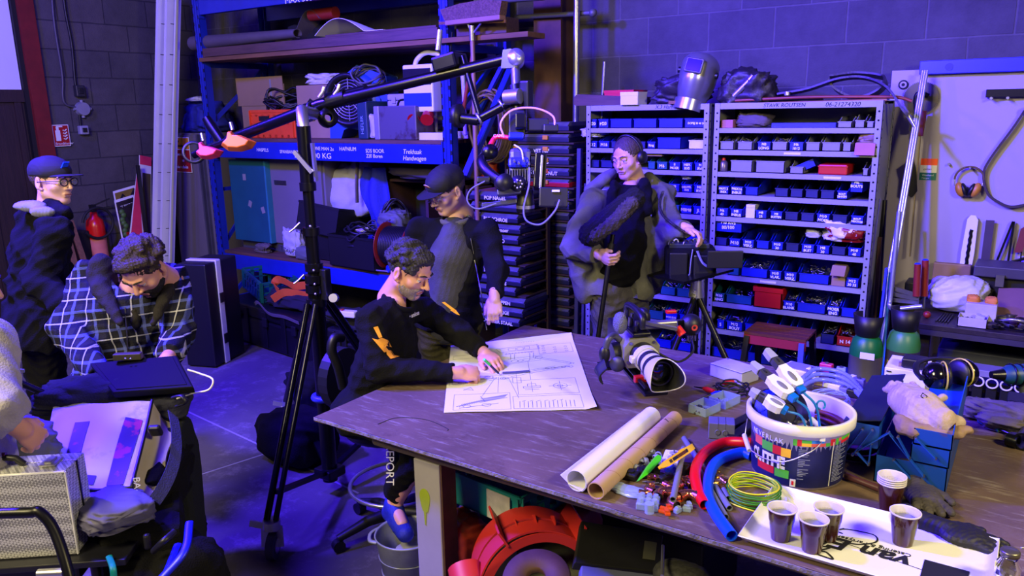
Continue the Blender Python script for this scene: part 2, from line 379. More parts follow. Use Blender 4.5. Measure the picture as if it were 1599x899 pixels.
# signs
SIGNRED=mat('sign_red',(.60,.05,.07),.5,var=.05)
def sign(name,quad,base,lab,cat,th=.004):
 """flat board through four wall points: tl, tr, br, bl"""
 t=thing(name,lab,cat,(quad[3]+quad[2])/2);n=(quad[1]-quad[0]).cross(quad[3]-quad[0]).normalized()*-1
 if n.dot(CAMP-quad[0])<0:n=-n
 def q(a,b,c,d,lift,m,nm,par,th=.0015):
  f=lambda u,v:(quad[0]*(1-u)+quad[1]*u)*(1-v)+(quad[3]*(1-u)+quad[2]*u)*v
  P=[f(a,b),f(c,b),f(c,d),f(a,d)];lo=[p+n*lift for p in P];hi=[p+n*(lift+th) for p in P]
  return MB().add(lo+hi,[(3,2,1,0),(4,5,6,7),(0,1,5,4),(1,2,6,5),(2,3,7,6),(3,0,4,7)]).make(nm,m,par)
 t['n']=0;del t['n']
 q(0,0,1,1,0,base,'board',t,th)
 return t,q,n,lambda u,v,l=.003:(quad[0]*(1-u)+quad[1]*u)*(1-v)+(quad[3]*(1-u)+quad[2]*u)*v+n*(th+l)
Q=[wl(80,195),wl(106,195),wl(110,228),wl(85,229)]
Y0,Y1,Z0,Z1=Q[0].y,Q[1].y,Q[3].z,Q[0].z
t,q,n,f=sign('extinguisher_sign',[Ve((-7.88,Y0,Z1)),Ve((-7.88,Y1,Z1)),Ve((-7.88,Y1,Z0)),Ve((-7.88,Y0,Z0))],WHITE,'red fire extinguisher sign with flames on the left wall','sign')
q(.05,.04,.95,.96,.004,SIGNRED,'red_field',t)
m=MB();c=f(.3,.5);m.box(c,(.003,.045,.10));m.box(c+Ve((0,0,.065)),(.003,.025,.03));m.box(c+Ve((0,.02,.085)),(.003,.06,.012));m.make('extinguisher_symbol',WHITE,t)
m=MB()
for k in range(4):m.tube([f(.62,.25+.13*k),f(.72,.30+.13*k),f(.85,.22+.13*k)],.007,5)
m.make('flame_symbol',WHITE,t)
text('Brandblusser',.032,f(.08,.92),(0,1,0),(0,0,1),WHITE,'sign_text',t)
# fire extinguisher with black box
c=Ve((-7.75,4.06,.46));t=thing('fire_extinguisher','red fire extinguisher with black hose hanging against the left wall','fire extinguisher',c)
MB().lathe([(0,0),(.075,0),(.085,.02),(.085,.46),(.075,.52),(.035,.56),(.03,.60),(0,.60)],c,n=28).make('cylinder',mat('extinguisher_red',(.80,.07,.06),.3),t)
MB().lathe([(.0865,.14),(.0865,.34)],c,n=16,a0=PI*.9,a1=PI*2.1).make('data_label',mat('label_pale',(.80,.45,.42),.5),t)
m=MB();m.box(c+Ve((0,0,.64)),(.05,.05,.07));m.bar(c+Ve((0,0,.66)),c+Ve((.04,.16,.72)),.02,.012);m.bar(c+Ve((0,0,.62)),c+Ve((.04,.15,.64)),.02,.012);m.make('valve_lever',BLACK,t)
m=MB();m.tube(arc(c+Ve((.10,-.02,.50)),.15,-2.6,3.0,28,(0,1,0),(0,0,1)),.014,8);m.make('hose',RUBBER,t)
MB().box((-7.80,3.92,.66),(.16,.12,.46)).make('bracket_box',BLACK,None,'narrow black box hanging on the wall left of the fire extinguisher','box',bevel=.01)
# leaning signs
def lean(x0,y0,x1,y1,x2,y2,x3,y3,X,dz=.0):return [px(x0,y0,X),px(x1,y1,X),px(x2,y2,X+.16),px(x3,y3,X+.16)]
t,q,n,f=sign('leaning_board',lean(176,299,210,289,222,350,188,360,-7.85),WHITE,'white-framed yellow board leaning on the wall, half behind the poster','sign')
q(.06,.06,.94,.94,.004,mat('board_yellow',(.45,.38,.12),.5),'yellow_panel',t)
m=MB();m.tube([f(.1,.4),f(.4,.15),(f(.6,.35)),f(.95,.1)],.012,6);m.tube([f(.2,.6),f(.5,.3),f(.9,.4)],.01,6);m.make('scrollwork',INK,t)
t,q,n,f=sign('poster_board',lean(178,313,208,304,226,376,195,398,-7.78),WHITE,'white-framed dark poster board with a red and green picture, leaning on the wall','sign')
q(.06,.05,.95,.95,.004,mat('poster_dark',(.10,.05,.07),.5,var=.9,vs=9),'dark_panel',t)
text("'T BEERTJE",.035,f(.25,.18),f(.9,0)-f(0,0),f(0,0)-f(0,1),WHITE,'poster_text',t)
m=MB()
for k in range(9):m.ell(f(.25+.06*sin(k*2),.25+.07*k),(.02,.03,.03),8,6)
m.make('picture_blob',mat('poster_green',(.25,.38,.15),.6),t)
m=MB();m.box(f(.45,.78),(.01,.1,.12));m.make('picture_block',SIGNRED,t)
PINK=mat('pink_board',(.80,.18,.32),.5)
t,q,n,f=sign('pink_wedge_board',[px(214,262,-7.72),px(216,262,-7.72),px(226,392,-7.6),px(199,392,-7.6)],WHITE,'tall tapering pink board with white edges leaning between poster and ladder','sign')
q(.1,.03,.9,.98,.004,PINK,'pink_panel',t)
t,q,n,f=sign('pink_board',[px(217,242,-7.80),px(236,246,-7.80),px(236,400,-7.62),px(219,400,-7.62)],WHITE,'pale framed board with pink top directly left of the ladder','sign')
q(.05,0,1,.09,.004,PINK,'pink_panel',t);q(.25,.17,.95,.95,.004,mat('board_olive',(.30,.27,.16),.6),'inner_panel',t)
MB().bar(px(215,258,-7.68),px(231,392,-7.55),.035,.02).make('black_lath',BLACK,None,'black lath leaning against the pink boards','lath')
for k,(a,b_) in enumerate((((101,350),(118,395)),((110,345),(124,392)))):
 MB().bar(px(*a,-7.75),px(b_[0]+10+12*k,b_[1]+60,-7.4+.1*k),.05,.025).make('timber_offcut',WOOD,None,('pale timber offcut leaning left of the extinguisher box','second timber offcut right beside the first, touching the black box')[k],'plank')
 # tall grey cabinet and what is on it
CABG=mat('cabinet_grey',(.42,.40,.42),.5,.1,.06,3)
t=thing('metal_cabinet','tall grey steel cabinet standing between ladder and blue pallet rack','cabinet',(-7.35,5.1,0))
MB().bx((-7.66,4.9,.06),(-6.98,5.45,1.80)).make('carcass',CABG,t,bevel=.006)
MB().bx((-7.64,4.88,.1),(-7.13,4.9,1.78)).make('cabinet_door',CABG,t,bevel=.004)
m=MB();m.bx((-7.115,4.86,.08),(-7.09,4.9,1.79));m.bx((-7.06,4.87,.08),(-7.045,4.9,1.79));m.make('door_rail',mat('cabinet_rail',(.33,.33,.36),.4,.4),t)
MB().bx((-7.66,4.92,0),(-6.98,5.42,.06)).make('plinth',mat('teal_skid',(.05,.22,.20),.6),t)
a=Ve((-7.43,4.872,1.74));s_=[Ve((-7.52,4.872,1.76)),Ve((-7.25,4.872,1.76)),Ve((-7.25,4.872,1.40)),Ve((-7.52,4.872,1.40))]
t,q,n,f=sign('flammable_sign',s_,WHITE,'yellow and red no-open-flame warning sign on the grey cabinet','sign')
q(.03,.02,.97,.33,.004,mat('sign_yellow',(.80,.55,.08),.5),'yellow_field',t);q(.03,.36,.97,.98,.004,SIGNRED,'red_field',t)
for k,(s,v) in enumerate((('Gevaar',.14),('brandstoffen',.27),('Open vlam',.52),('en',.69),('roken verboden',.88))):
 text(s,.034 if k<2 else .043,f(.04 if k != 3 else .45,v),(1,0,0),(0,0,1),INK if k<2 else WHITE,'sign_text',t,bold=.0008,sx=.95 if k != 4 else .72)
lump((-7.28,5.12,1.95),(.5,.4,.32),5,.35,26,18).make('work_jacket',mat('blue_cloth',(.08,.12,.50),.8,bump=.3),None,'blue work jacket crumpled on top of the grey cabinet','jacket')
lump((-7.25,5.0,2.14),(.22,.12,.05),9,.4,16,10).make('plastic_bag',mat('clear_bag',(.7,.7,.75),.3,var=.1),None,'small crumpled white plastic bag on the blue jacket','bag')
# ladder, leaning
lt=py(257,-30,4.75);lb=Ve((-7.02,4.35,0))
def ladder():
 bot=pz(262,500,0);D_=Ve((0,.10,1)).normalized()
 a=py(238,-40,4.72);b_=py(280,-40,4.72)
 A=py(230,430,4.5);B=py(268,430,4.5)
 t=thing('ladder','long aluminium double ladder leaning beside the grey cabinet','ladder',(A+B)/2-Ve((0,0,.4)))
 ex=lambda p,q_:p+(p-q_)*.3
 for k,(f0,f1,nm) in enumerate(((.30,.60,'stile'),(.64,.97,'stile'))):
  m=MB();c0=A.lerp(B,(f0+f1)/2);c1=a.lerp(b_,(f0+f1)/2);w=(B-A).length*(f1-f0);c0=c0-(c1-c0)*.16
  m.bar(c0,c1,.03,w,(0,-1,0));
  u=(c1-c0).normalized();s2=(B-A).normalized();nn=u.cross(s2);nn=nn if nn.y<0 else -nn
  for e in (-1,1):m.bar(c0+s2*e*(w/2-.005)+nn*.017,c1+s2*e*(w/2-.005)+nn*.017,.012,.01,(0,-1,0))
  m.make(nm,ALU,t)
  h=MB();n_=12
  for i in range(n_):
   y=-20+i*50.5;c=c0.lerp(c1,0) # rung end at each step
   fr=(i+.4)/n_;c=c0.lerp(c1,fr)+nn*.016
   h._bar(frame(c,s2,u),.035,.035,.006)
  h.make('rung_end',BLACK,t)
 m=MB();c0=A.lerp(B,.12);c1=a.lerp(b_,.12);c0=c0-(c1-c0)*.16;m.bar(c0+Ve((0,.06,0)),c1+Ve((0,.06,0)),.08,.05,(0,-1,0));m.make('side_stile',ALU,t)
 for i in range(12):c=c0.lerp(c1,(i+.4)/12);MB().cyl(c+Ve((0,.03,0)),c+Ve((.0,.13,0)),.016,n=8).make('rung',ALU,t)
ladder()
# ================================================================ GREY SHELVING WITH BINS
LV=[1.847,1.711,1.573,1.429,1.286,1.093,.903,.715,.53,.33,.12]
HOLE=mat('dark_hole',(.02,.02,.02),.9)
def shelving(x0,x1,lab,levels):
 t=thing('shelving_unit',lab,'shelving',((x0+x1)/2,5.1,0))
 for x,s in ((x0,1),(x1,-1)):
  for y,e in ((4.9,1),(5.3,-1)):
   m=MB();m.bx((x,y,0),(x+s*.036,y+e*.003,2.0));m.bx((x,y,0),(x+s*.003,y+e*.036,2.0));m.cm=1
   for k in range(39):
    z=.04+k*.05
    m.cyl((x+s*.02,y-e*.001,z),(x+s*.02,y+e*.0005,z),.006,n=8);m.cyl((x-s*.001,y+e*.02,z),(x+s*.0005,y+e*.02,z),.006,n=8)
   m.make('post',[SHELFG,HOLE],t)
 for k,z in enumerate(levels+[2.0]):
  m=MB();m.bx((x0+.006,4.906,z-.004),(x1-.006,5.296,z-.001));h=.03 if z<1.99 else .036
  m.bx((x0+.036,4.904,z-h),(x1-.036,4.907,z));m.bx((x0+.036,5.293,z-h),(x1-.036,5.296,z));m.make('shelf_board',SHELFG,t)
 MB().bx((x0+.004,5.297,.1),(x1-.004,5.30,1.99)).make('back_panel',mat('shelf_back',(.30,.31,.27),.5,.1),t)
 for x in (x0+.0035,x1-.0055):MB().bx((x,4.94,.1),(x+.002,5.26,1.98)).make('side_panel',SHELFG,t)
 return t
UL=shelving(-2.665,-1.775,'grey steel shelving unit behind the man with headphones',LV)
UR=shelving(-1.745,-.765,'wider grey steel shelving unit with handwriting on its top edge',LV)
text('STAVK ROUTSEN',.032,(-1.44,4.903,1.972),(1,0,0),(0,0,1),INK,'handwriting',UR,shear=.2)
text('06-21274320',.036,(-1.08,4.903,1.970),(1,0,0),(0,0,1),INK,'handwriting',UR,shear=.2)
text('X.3 Harma',.034,(-2.15,4.903,1.972),(1,0,0),(0,0,1),INK,'handwriting',UL,shear=.3)
for X_,z in ((-1.30,LV[1]),(-1.06,LV[2]),(-1.40,LV[6]),(-1.2,LV[8])):MB().bx((X_,4.9,z-.022),(X_+.10,4.904,z-.008)).make('label_strip',WHITE,UR)
BINM={'b':BINB,'t':BINT,'g':mat('grey_bin',(.50,.51,.47),.4),'r':mat('bin_red',(.65,.09,.06),.45),'d':mat('dark_blue_bin',(.03,.06,.30),.5),'w':WHITE,'c':CARD,'x':ORANGE}
NAMEC={'b':'blue','t':'dark teal','g':'grey','r':'red','d':'dark blue'}
HW={}
def bin_mesh(kind,col,fill,W,D_,H):
 """open bin with low front, ribbed sides and a stacking rim; front at y=0, goes to +y"""
 m=MB();t_=.004;f=H*(.62 if kind=='low' else .98)
 # floor, back
 m.bx((-W/2,0,0),(W/2,D_,t_));m.bx((-W/2,D_-t_,0),(W/2,D_,H));m.bx((-W/2,0,0),(W/2,t_,f))
 for s in (-1,1):
  x=s*(W/2-t_/2);out=[(0,0),(D_,0),(D_,H),(D_*.35,H),(D_*.12,f),(0,f)]
  T=Matrix(((0,0,1,x-t_/2),(1,0,0,0),(0,1,0,0),(0,0,0,1)));m.prism(out,0,t_,T)
  for k in range(4):m.bx((s*W/2,D_*(.45+.13*k),.01),(s*(W/2+.0015),D_*(.45+.13*k)+.006,H*.95))
 m.bx((-W/2-.003,D_*.35,H-.004),(-W/2+.004,D_,H+.002));m.bx((W/2-.004,D_*.35,H-.004),(W/2+.003,D_,H+.002));m.bx((-W/2,-.003,f-.006),(W/2,0,f))
 return m
def hardware(W,D_,H,seed):
 r=random.Random(seed);m=MB()
 for k in range(26):
  p=Ve((r.uniform(-W/2+.015,W/2-.015),r.uniform(.015,D_-.06),H*r.uniform(.42,.68)));a=r.uniform(0,PI);L_=r.uniform(.008,.022);e=Ve((cos(a)*L_,sin(a)*L_,r.uniform(-.008,.008)))
  m.cyl(p-e,p+e,.0035,n=6);m.cyl(p+e,p+e*1.25,.007,n=6)
 return m
BCOUNT=0;BC={};ORD=['first','second','third','fourth','fifth','sixth','seventh','eighth','ninth','tenth','eleventh']
def bin_(px0,px1,lev,col='b',h=.075,txt=None,fill=None,kind='low',unit=UR,depth=.30,z=None,y=4.925,where='',label=None,tc=None,rot=0):
 global BCOUNT
 a=None
 zc=LV[lev]+.03 if z is None else z
 ypx=0
 # x of the two edges on the shelf front plane at that height
 def fx(u):
  lo,hi=0.,899.
  for _ in range(30):
   md=(lo+hi)/2
   if py(u,md,y).z>zc:lo=md
   else:hi=md
  return py(u,lo,y).x
 X0,X1=fx(px0),fx(px1);W=abs(X1-X0)-.008;base=LV[lev] if z is None else z
 BCOUNT+=1
 key=(id(unit),lev);BC[key]=BC.get(key,0)+1;nth=ORD[BC[key]-1]
 un='left grey shelving unit' if unit is UL else 'right grey shelving unit'
 ordn=['top','second','third','fourth','fifth','sixth','seventh','eighth','ninth','tenth'][lev]
 side='left' if unit is UL else 'right'
 lab=label or f"{NAMEC.get(col, 'blue')} bin"+(f" marked {txt.replace(chr(10), ' ')}" if txt else '')+f", {nth} from left, {ordn} shelf, {side} grey unit"
 t=thing('storage_bin',lab,'bin',((X0+X1)/2,y,base+.0005),rot,group=f'storage bins on the {ordn} shelf, {un}')
 bin_mesh(kind,col,fill,W,depth,h).make('tray',BINM[col],t,world=0)
 if fill:hardware(W,depth,h*1.1,BCOUNT).make('fasteners',STEEL,t,world=0)
 if txt:
  L_=txt.split('\n');fh=h*(.62 if kind=='low' else .98);sz=min(.03,fh*.85/len(L_),W*1.5/max(len(s) for s in L_))
  for k,s in enumerate(L_):text(s,sz,((X0+X1)/2,y-.0045,base+fh*.5+sz*((len(L_)-1)/2-k)*1.05-sz*.33),(1,0,0),(0,0,1),WPAINT,'marker_writing',t,'CENTER',bold=.0007,jit=.06)
 return t
u1=lambda u:1080+u/4.494
u3=lambda u:880+u/4.496
u4=lambda u:1000+u/4.085
u5=lambda u:860+u/3
B=bin_;up1=lambda *a,**k:B(u1(a[0]),u1(a[1]),*a[2:],**k)
# right unit, top shelf down
up1(1020,1130,0,'g',.06);up1(1140,1220,0,'g',.07);up1(1224,1286,0,'g',.06)
for a in ((195,300,'g',None),(318,430,'g',None),(457,560,'b','M8\nLONG'),(560,675,'g',None),(680,790,'b','M6\n1012'),(797,905,'g',None),(910,1050,'g',None),(1055,1125,'g',None)):
 up1(a[0],a[1],1,a[2],.085,a[3],fill=a[3] is None and a[0]<700)
for a in ((268,428,'g',.075),(445,655,'g',.075),(685,790,'g',.07),(1195,1245,'g',.07)):up1(a[0],a[1],2,a[2],a[3],kind='high' if a[0]<600 else 'low')
for a,b_,s in ((185,265,'M6X12\nINIX'),(272,365,'M6X16\nINBUS'),(372,470,None),(580,682,None),(688,785,None),(793,893,None),(900,1008,None),(1015,1100,'BOUT\nZINKEN')):up1(a,b_,3,'b' if s or a<400 else 'd',.085,s)
up1(1105,1205,3,'b',.10,'M6\nBOUTS',kind='high',z=1.429+.045,label='tall raised blue bin marked M6 BOUTS, right end of fourth shelf, right unit')
z2=lambda u:1080+u/4.494
for a,b_,c,s in ((170,260,'b','M6\n40'),(268,360,'b','M8\nINBUS'),(443,533,'b','M8\n25'),(548,642,'b','M8\nBUITEN'),(650,752,'d',None),(762,865,'d',None),(872,975,'b','M10\nMOER'),(982,1098,'d',None),(1112,1212,'b','BOUT\nM8X7X30')):B(z2(a),z2(b_),4,c,.085,s)
for a,b_,c,s in ((165,252,'d',None),(260,345,'b','M10'),(352,443,'b','M10\nVERZ.'),(450,548,'b',None),(555,648,'b','M10\n30'),(656,757,'d',None),(765,865,'b','M10\nBUIT'),(870,972,'b','M8\n30'),(978,1086,'d',None),(1091,1195,'b','M10\n40')):B(z2(a),z2(b_),5,c,.085,s)
B(z2(158),z2(355),5,'b',.10,'M8 RVS\n80/100',z=1.093+.09,label='large blue bin marked M8 RVS 80/100 stacked on the row of M10 bins',kind='high')
for a,b_,c,s,f in ((250,338,'t',None,0),(343,536,'b',None,1),(541,636,'b','M10\nVLAK.',0),(643,742,'b','M10\nVERZ.',0),(747,968,'b',None,1),(1075,1178,'b','M12\n30 35',0)):B(z2(a),z2(b_),6,c,.095,s,fill=f)
for a,b_,c,s,f in ((150,235,'t','M10\nRING',0),(238,426,'t',None,1),(637,730,'b','M10\nBLANK',1),(735,943,'b',None,1),(948,1040,'b','MOER\nENG',1),(1043,1160,'b',None,0)):B(z2(a),z2(b_),7,c,.095,s,fill=f)
for a,b_,c,s,f in ((485,540,'b','S',1),(545,655,'b','M12\nBOUT',1),(662,800,'b',None,0),(868,950,'b',None,0),(978,1080,'b',None,0),(1146,1240,'d',None,1),(1246,1366,'r','N 14',1)):B(u4(a),u4(b_),8,c,.10,s,fill=f)
for a,b_,c,f in ((452,660,'b',1),(680,850,'b',1),(860,1050,'b',1),(1140,1350,'b',0)):B(u4(a),u4(b_),9,c,.11,None,fill=f)
# left unit
L=dict(unit=UL)
for a,b_,s in ((168,237,'M20'),(241,320,'M20'),(325,482,None),(488,657,None),(665,842,None),(846,1020,'DOPEJ 30 40 50')):B(u3(a),u3(b_),0,'b',.062,s,kind='high',**L)
for a,b_,c,s in ((168,241,'b','K12'),(246,326,'b','M16'),(330,430,'d',None),(490,580,'d',None),(585,650,'b','Ring'),(655,826,'b',None),(874,1016,'w',None)):B(u3(a),u3(b_),1,c,.075,s,kind='high' if c=='w' or a>640 else 'low',**L) if c != 'w' else B(u3(a),u3(b_),1,c,.06,s,kind='high',label='shallow white box at the right end of the second shelf of the left unit',**L)
for a,b_,c,s in ((168,255,'d',None),(258,350,'d',None),(588,648,'t',None),(651,733,'t','M6'),(738,824,'b','8\nMOER'),(828,910,'b','M8X\nRVS'),(916,1006,'b','M\nRVS')):B(u3(a),u3(b_),2,c,.085,s,**L)
for a,b_,s in ((640,730,None),(736,818,'M8\nRVS'),(825,907,'DEUVEL\nRVS'),(912,995,'M8\nRVS')):B(u3(a),u3(b_),3,'b' if s else 't',.085,s,**L)
for a,b_,c,s in ((560,605,'t',None),(608,662,'b','MBM8'),(665,722,'b','JI.')):B(u5(a),u5(b_),4,c,.09,s,**L)
for a,b_,c in ((560,625,'t'),(630,715,'b')):B(u5(a),u5(b_),5,c,.09,None,**L)
for a,b_,c in ((560,640,'t'),(645,712,'t')):B(u5(a),u5(b_),6,c,.09,None,**L)
for a,b_,c,s in ((50,115,'t','3.5'),(124,226,'t',None),(229,345,'t',None)):B(u4(a),u4(b_),7,c,.095,s,fill=s is None,**L)
for a,b_,c,s in ((35,150,'t',None),(155,240,'b','M10 RVS'),(245,345,'b',None)):B(u4(a),u4(b_),8,c,.10,s,fill=1,**L)
for a,b_ in ((100,200),(215,340)):B(u4(a),u4(b_),9,'b',.10,None,fill=1,**L)
def boxon(name,p0,p1,h,z,m,lab,cat,y=4.96,d=.2,rz=0,bevel=.002,lid=None):
 a=pz(*p0,z);
 def fx(u):
  lo,hi=0.,899.
  for _ in range(30):
   md=(lo+hi)/2
   if py(u,md,y).z>z:lo=md
   else:hi=md
  return py(u,lo,y).x
 x0,x1=fx(p0),fx(p1)
fxz=lambda u,z,y:(lambda d:CAMP.x+d)(0)
def xat(u,z,y):
 lo,hi=-300.,1200.
 for _ in range(30):
  md=(lo+hi)/2
  if py(u,md,y).z>z:lo=md
  else:hi=md
 return py(u,lo,y).x
def slab(name,u0,u1_,z,h,y,d,m,lab,cat,bevel=.002,part=None,rz=0,**k):
 x0,x1=xat(u0,z,y),xat(u1_,z,y);t=thing(name,lab,cat,((x0+x1)/2,y,z),rz)
 MB().bx((-(x1-x0)/2,0,0),((x1-x0)/2,d,h)).make('body',m,t,world=0,bevel=bevel)
 return t,x1-x0
def flaps(t,W,d,h,m,n='flap'):
 for e in (-1,1):
  q=MB(Matrix.Translation((0,d/2+e*d/2,h)) @ rotm('X',e*-.9));q.box((0,e*d*.22,0),(W,d*.44,.004));q.make(n,m,t,world=0)
t,W=slab('carton_box',u1(205),u1(288),LV[0],.05,4.94,.15,mat('pink_carton',(.66,.42,.40),.7),'small pinkish carton at the left end of the top shelf, right unit','box')
lump((py(u1(430),185,5.05).x,5.05,LV[0]+.045),(.22,.2,.09),3,.35,24,14).make('cloth_rag',mat('grey_rag',(.34,.31,.30),.9,bump=.3),None,'crumpled grey rag on the top shelf of the right unit','rag')
MB().bx((xat(u1(560),1.85,5.0),5.0,1.848),(xat(u1(1010),1.85,5.0),5.05,1.875)).make('flat_bar',mat('blue_bar',(.10,.14,.60),.4),None,'long low blue tray lying on the top shelf of the right unit','tray')
# open carton hanging over the second shelf
t,W=slab('open_carton',u1(1150),u1(1285),LV[1],.055,4.90,.18,CARD,'open carton with torn flap overhanging the right end of the second shelf','box')
q=MB(Matrix.Translation((0,-.002,.05)) @ rotm('X',-.25));q.box((0,-.006,-.035),(W*1.05,.004,.07));q.make('hanging_flap',mat('pink_carton'),t,world=0)
lump((0,.09,.085),(.12,.14,.07),6,.4,18,12).make('packing_paper',mat('brown_paper',(.55,.45,.40),.8),t,world=0)
c=Ve((xat(u1(222),LV[2],4.96),4.96,LV[2]));t=thing('spray_can','small spray can standing at the left of the third shelf, right unit','can',c)
MB().lathe([(0,0),(.026,0),(.028,.01),(.028,.055),(.014,.07),(0,.07)],c,n=16).make('can',mat('can_grey',(.45,.42,.42),.35,.6),t)
MB().cyl(c+Ve((0,0,.07)),c+Ve((0,0,.085)),.012,.01).make('cap',RED,t)
t,W=slab('red_case',u1(885),u1(1090),LV[2],.06,4.935,.2,RED,'low red plastic case on the third shelf of the right unit','case',bevel=.008)
MB().bx((-W/2-.002,-.003,.045),(W/2+.002,.203,.052)).make('lid_rim',RED,t,world=0)
a=Ve((xat(u1(885),LV[2]+.08,5.0),4.98,LV[2]+.095));t=thing('tilted_bin','blue bin tipped at an angle on the third shelf behind the red case','bin',T=Matrix.Translation(a+Ve((-.055,-.02,-.075))) @ rotm('Y',-.45))
bin_mesh('high','b',0,.13,.14,.05).make('tray',BINB,t,world=0)
t,W=slab('small_carton',u1(305),u1(390),1.429+.085,.022,5.0,.12,mat('pink_carton'),'small flat carton lying on the bins of the fourth shelf','box')
t,W=slab('white_box',z2(378),z2(440),LV[4],.085,4.92,.2,WHITE,'plain white box between blue bins on the fifth shelf of the right unit','box')
MB().bx((-W/2-.001,-.001,.065),(W/2+.001,.2,.067)).make('lid_seam',mat('seam',(.6,.6,.6),.6),t,world=0)
v,fc=cloud((xat(z2(1095),1.2,5.0),5.0,1.093+.085+.055),(.26,.2,.13),8,.4,26,16)
MB().add(v,fc,True).make('plastic_bag',mat('red_white_bag',(.85,.83,.82),.4,col2=(.50,.05,.05),mix=(.52,.54),vs=9),None,'crumpled white carrier bag with red print on the sixth shelf bins','bag')
lump((xat(z2(855),1.2,5.0),5.0,1.093+.08+.03),(.09,.08,.05),4,.4,16,10).make('clear_bag',mat('clear_bag'),None,'small clear bag on the sixth shelf bins, left of the red and white bag','bag')
t,W=slab('brown_carton',z2(978),z2(1075),LV[6],.125,4.93,.16,CARD,'upright brown carton between bins on the seventh shelf','box');flaps(t,W,.16,.125,CARD)
# red crate on the eighth shelf
def crate(name,W,D_,H,m,lab,cat,T,cells=6,t_=.006,solid=False,rim=.02):
 t=thing(name,lab,cat,T=T);q=MB();q.bx((-W/2,0,0),(W/2,D_,t_))
 for (a,b_,n) in (((-W/2,0),(W/2,0),0),((W/2,0),(W/2,D_),1),((W/2,D_),(-W/2,D_),0),((-W/2,D_),(-W/2,0),1)):
  A=Ve((*a,0));B_=Ve((*b_,0));u=(B_-A).normalized();L_=(B_-A).length;o=Ve((-u.y,u.x,0))*t_/2
  if solid:q._bar(frame((A+B_)/2+o+Ve((0,0,H/2)),u,(0,0,1)),L_,t_,H)
  else:
   for zz,hh in ((H*.06,H*.12),(H*.5,H*.05),(H*.80,H*.07)):q._bar(frame((A+B_)/2+o+Ve((0,0,zz)),u,(0,0,1)),L_,t_,hh)
   nn=max(4,int(L_/H*cells))
   for i in range(nn+1):q._bar(frame(A.lerp(B_,i/nn)+o+Ve((0,0,H/2)),u,(0,0,1)),L_/nn*.38,t_,H*.95)
  q._bar(frame((A+B_)/2-o*.4+Ve((0,0,H-rim/2)),u,(0,0,1)),L_+t_,t_*1.6,rim)
 q.make('crate_body',m,t,world=0);return t
x0,x1=xat(z2(432),LV[7],4.91),xat(z2(628),LV[7],4.91)
t=crate('red_crate',x1-x0,.28,.135,RED,'open red plastic crate standing out on the eighth shelf','crate',trs(((x0+x1)/2,4.91,LV[7])),solid=True,rim=.03)
t,W=slab('carton_stack',u3(560),u3(690),LV[2]+.088,.03,4.93,.2,CARD,'flat brown carton lying on the bins of the third shelf, left unit','box')
lump((xat(u3(225),LV[1]+.08,5.0),5.0,LV[1]+.105),(.15,.18,.07),12,.45,22,14).make('plastic_bag',mat('clear_bag'),None,'shiny clear plastic bag on the bins at the left end of the second shelf','bag')
lump((xat(u3(865),1.53,4.98),4.98,LV[3]+.105),(.07,.08,.05),14,.4,16,10).make('plastic_bag',mat('clear_bag'),None,'small white bag lying on the fourth shelf bins of the left unit','bag')
# ---- on top of the shelving
ZT=2.0
t,W=slab('red_box',u3(285),u3(490),ZT+.045,.055,4.95,.22,RED,'flat red box lying on top of the left shelving unit','box');MB().bx((-W/2-.002,-.002,.036),(W/2+.002,.222,.055)).make('lid',RED,t,world=0)
t,W=slab('white_box',u3(398),u3(520),ZT+.0,.085,4.88,.15,WHITE,'small white box on the shelving in front of the flat red box','box');MB().bx((-W/2-.001,-.002,.06),(W/2+.001,.15,.085)).make('lid',WHITE,t,world=0)
a=Ve((xat(u3(80),2.03,4.95),4.93,ZT+.002))
m=MB();m.prism([(0,.01),(.015,0),(.48,0),(.50,.02),(.50,.05),(.03,.078),(.005,.06)],0,.2,Matrix.Translation(a) @ Matrix(((1,0,0,0),(0,0,1,0),(0,1,0,0),(0,0,0,1))))
m.make('wooden_beam',mat('dark_plank',(.30,.21,.18),.7,var=.3,vs=8,stretch=(.5,5,5)),None,'rounded end of a dark plank lying on top of the left shelving unit','plank',bevel=.006)
# leather apron / straps
LEATH=mat('dark_leather',(.13,.11,.13),.5,bump=.2)
def strap(name,pts,wdt,th,m,lab,cat,up=(0,0,1)):
 P=spline(pts,8);q=MB()
 vs=[];
 for i,p in enumerate(P):
  d=(P[min(i+1,len(P)-1)]-P[max(i-1,0)]).normalized();s_=Ve((0,-1,.25)).normalized();s_=(s_-d*s_.dot(d)).normalized();n_=d.cross(s_);w_=wdt(i/(len(P)-1)) if callable(wdt) else wdt
  for a,b_ in ((-1,-1),(1,-1),(1,1),(-1,1)):vs.append(p+s_*a*w_/2+n_*b_*th/2)
 fs=[(i*4+k,i*4+(k+1) % 4,(i+1)*4+(k+1) % 4,(i+1)*4+k) for i in range(len(P)-1) for k in range(4)]+[(0,3,2,1),tuple(len(vs)-4+k for k in range(4))]
 q.add(vs,fs,False);return q.make(name,m,None,lab,cat)
lump((-2.05,5.05,2.09),(.34,.26,.2),21,.5,34,22).make('leather_apron',LEATH,None,'dark leather welding apron bundled on the shelving left of the helmet','apron')
lump((-1.60,5.08,2.08),(.34,.28,.22),23,.45,34,22).make('leather_jacket',LEATH,None,'dark leather welding jacket under and right of the welding helmet','jacket')
m=MB();m.box((-1.95,4.92,2.012),(.2,.08,.02),rotm('Z',.2));m.make('belt_stub',mat('tan_leather',(.45,.28,.16),.6),None,'tan leather tag lying on the shelf edge below the bundled apron','leather piece')
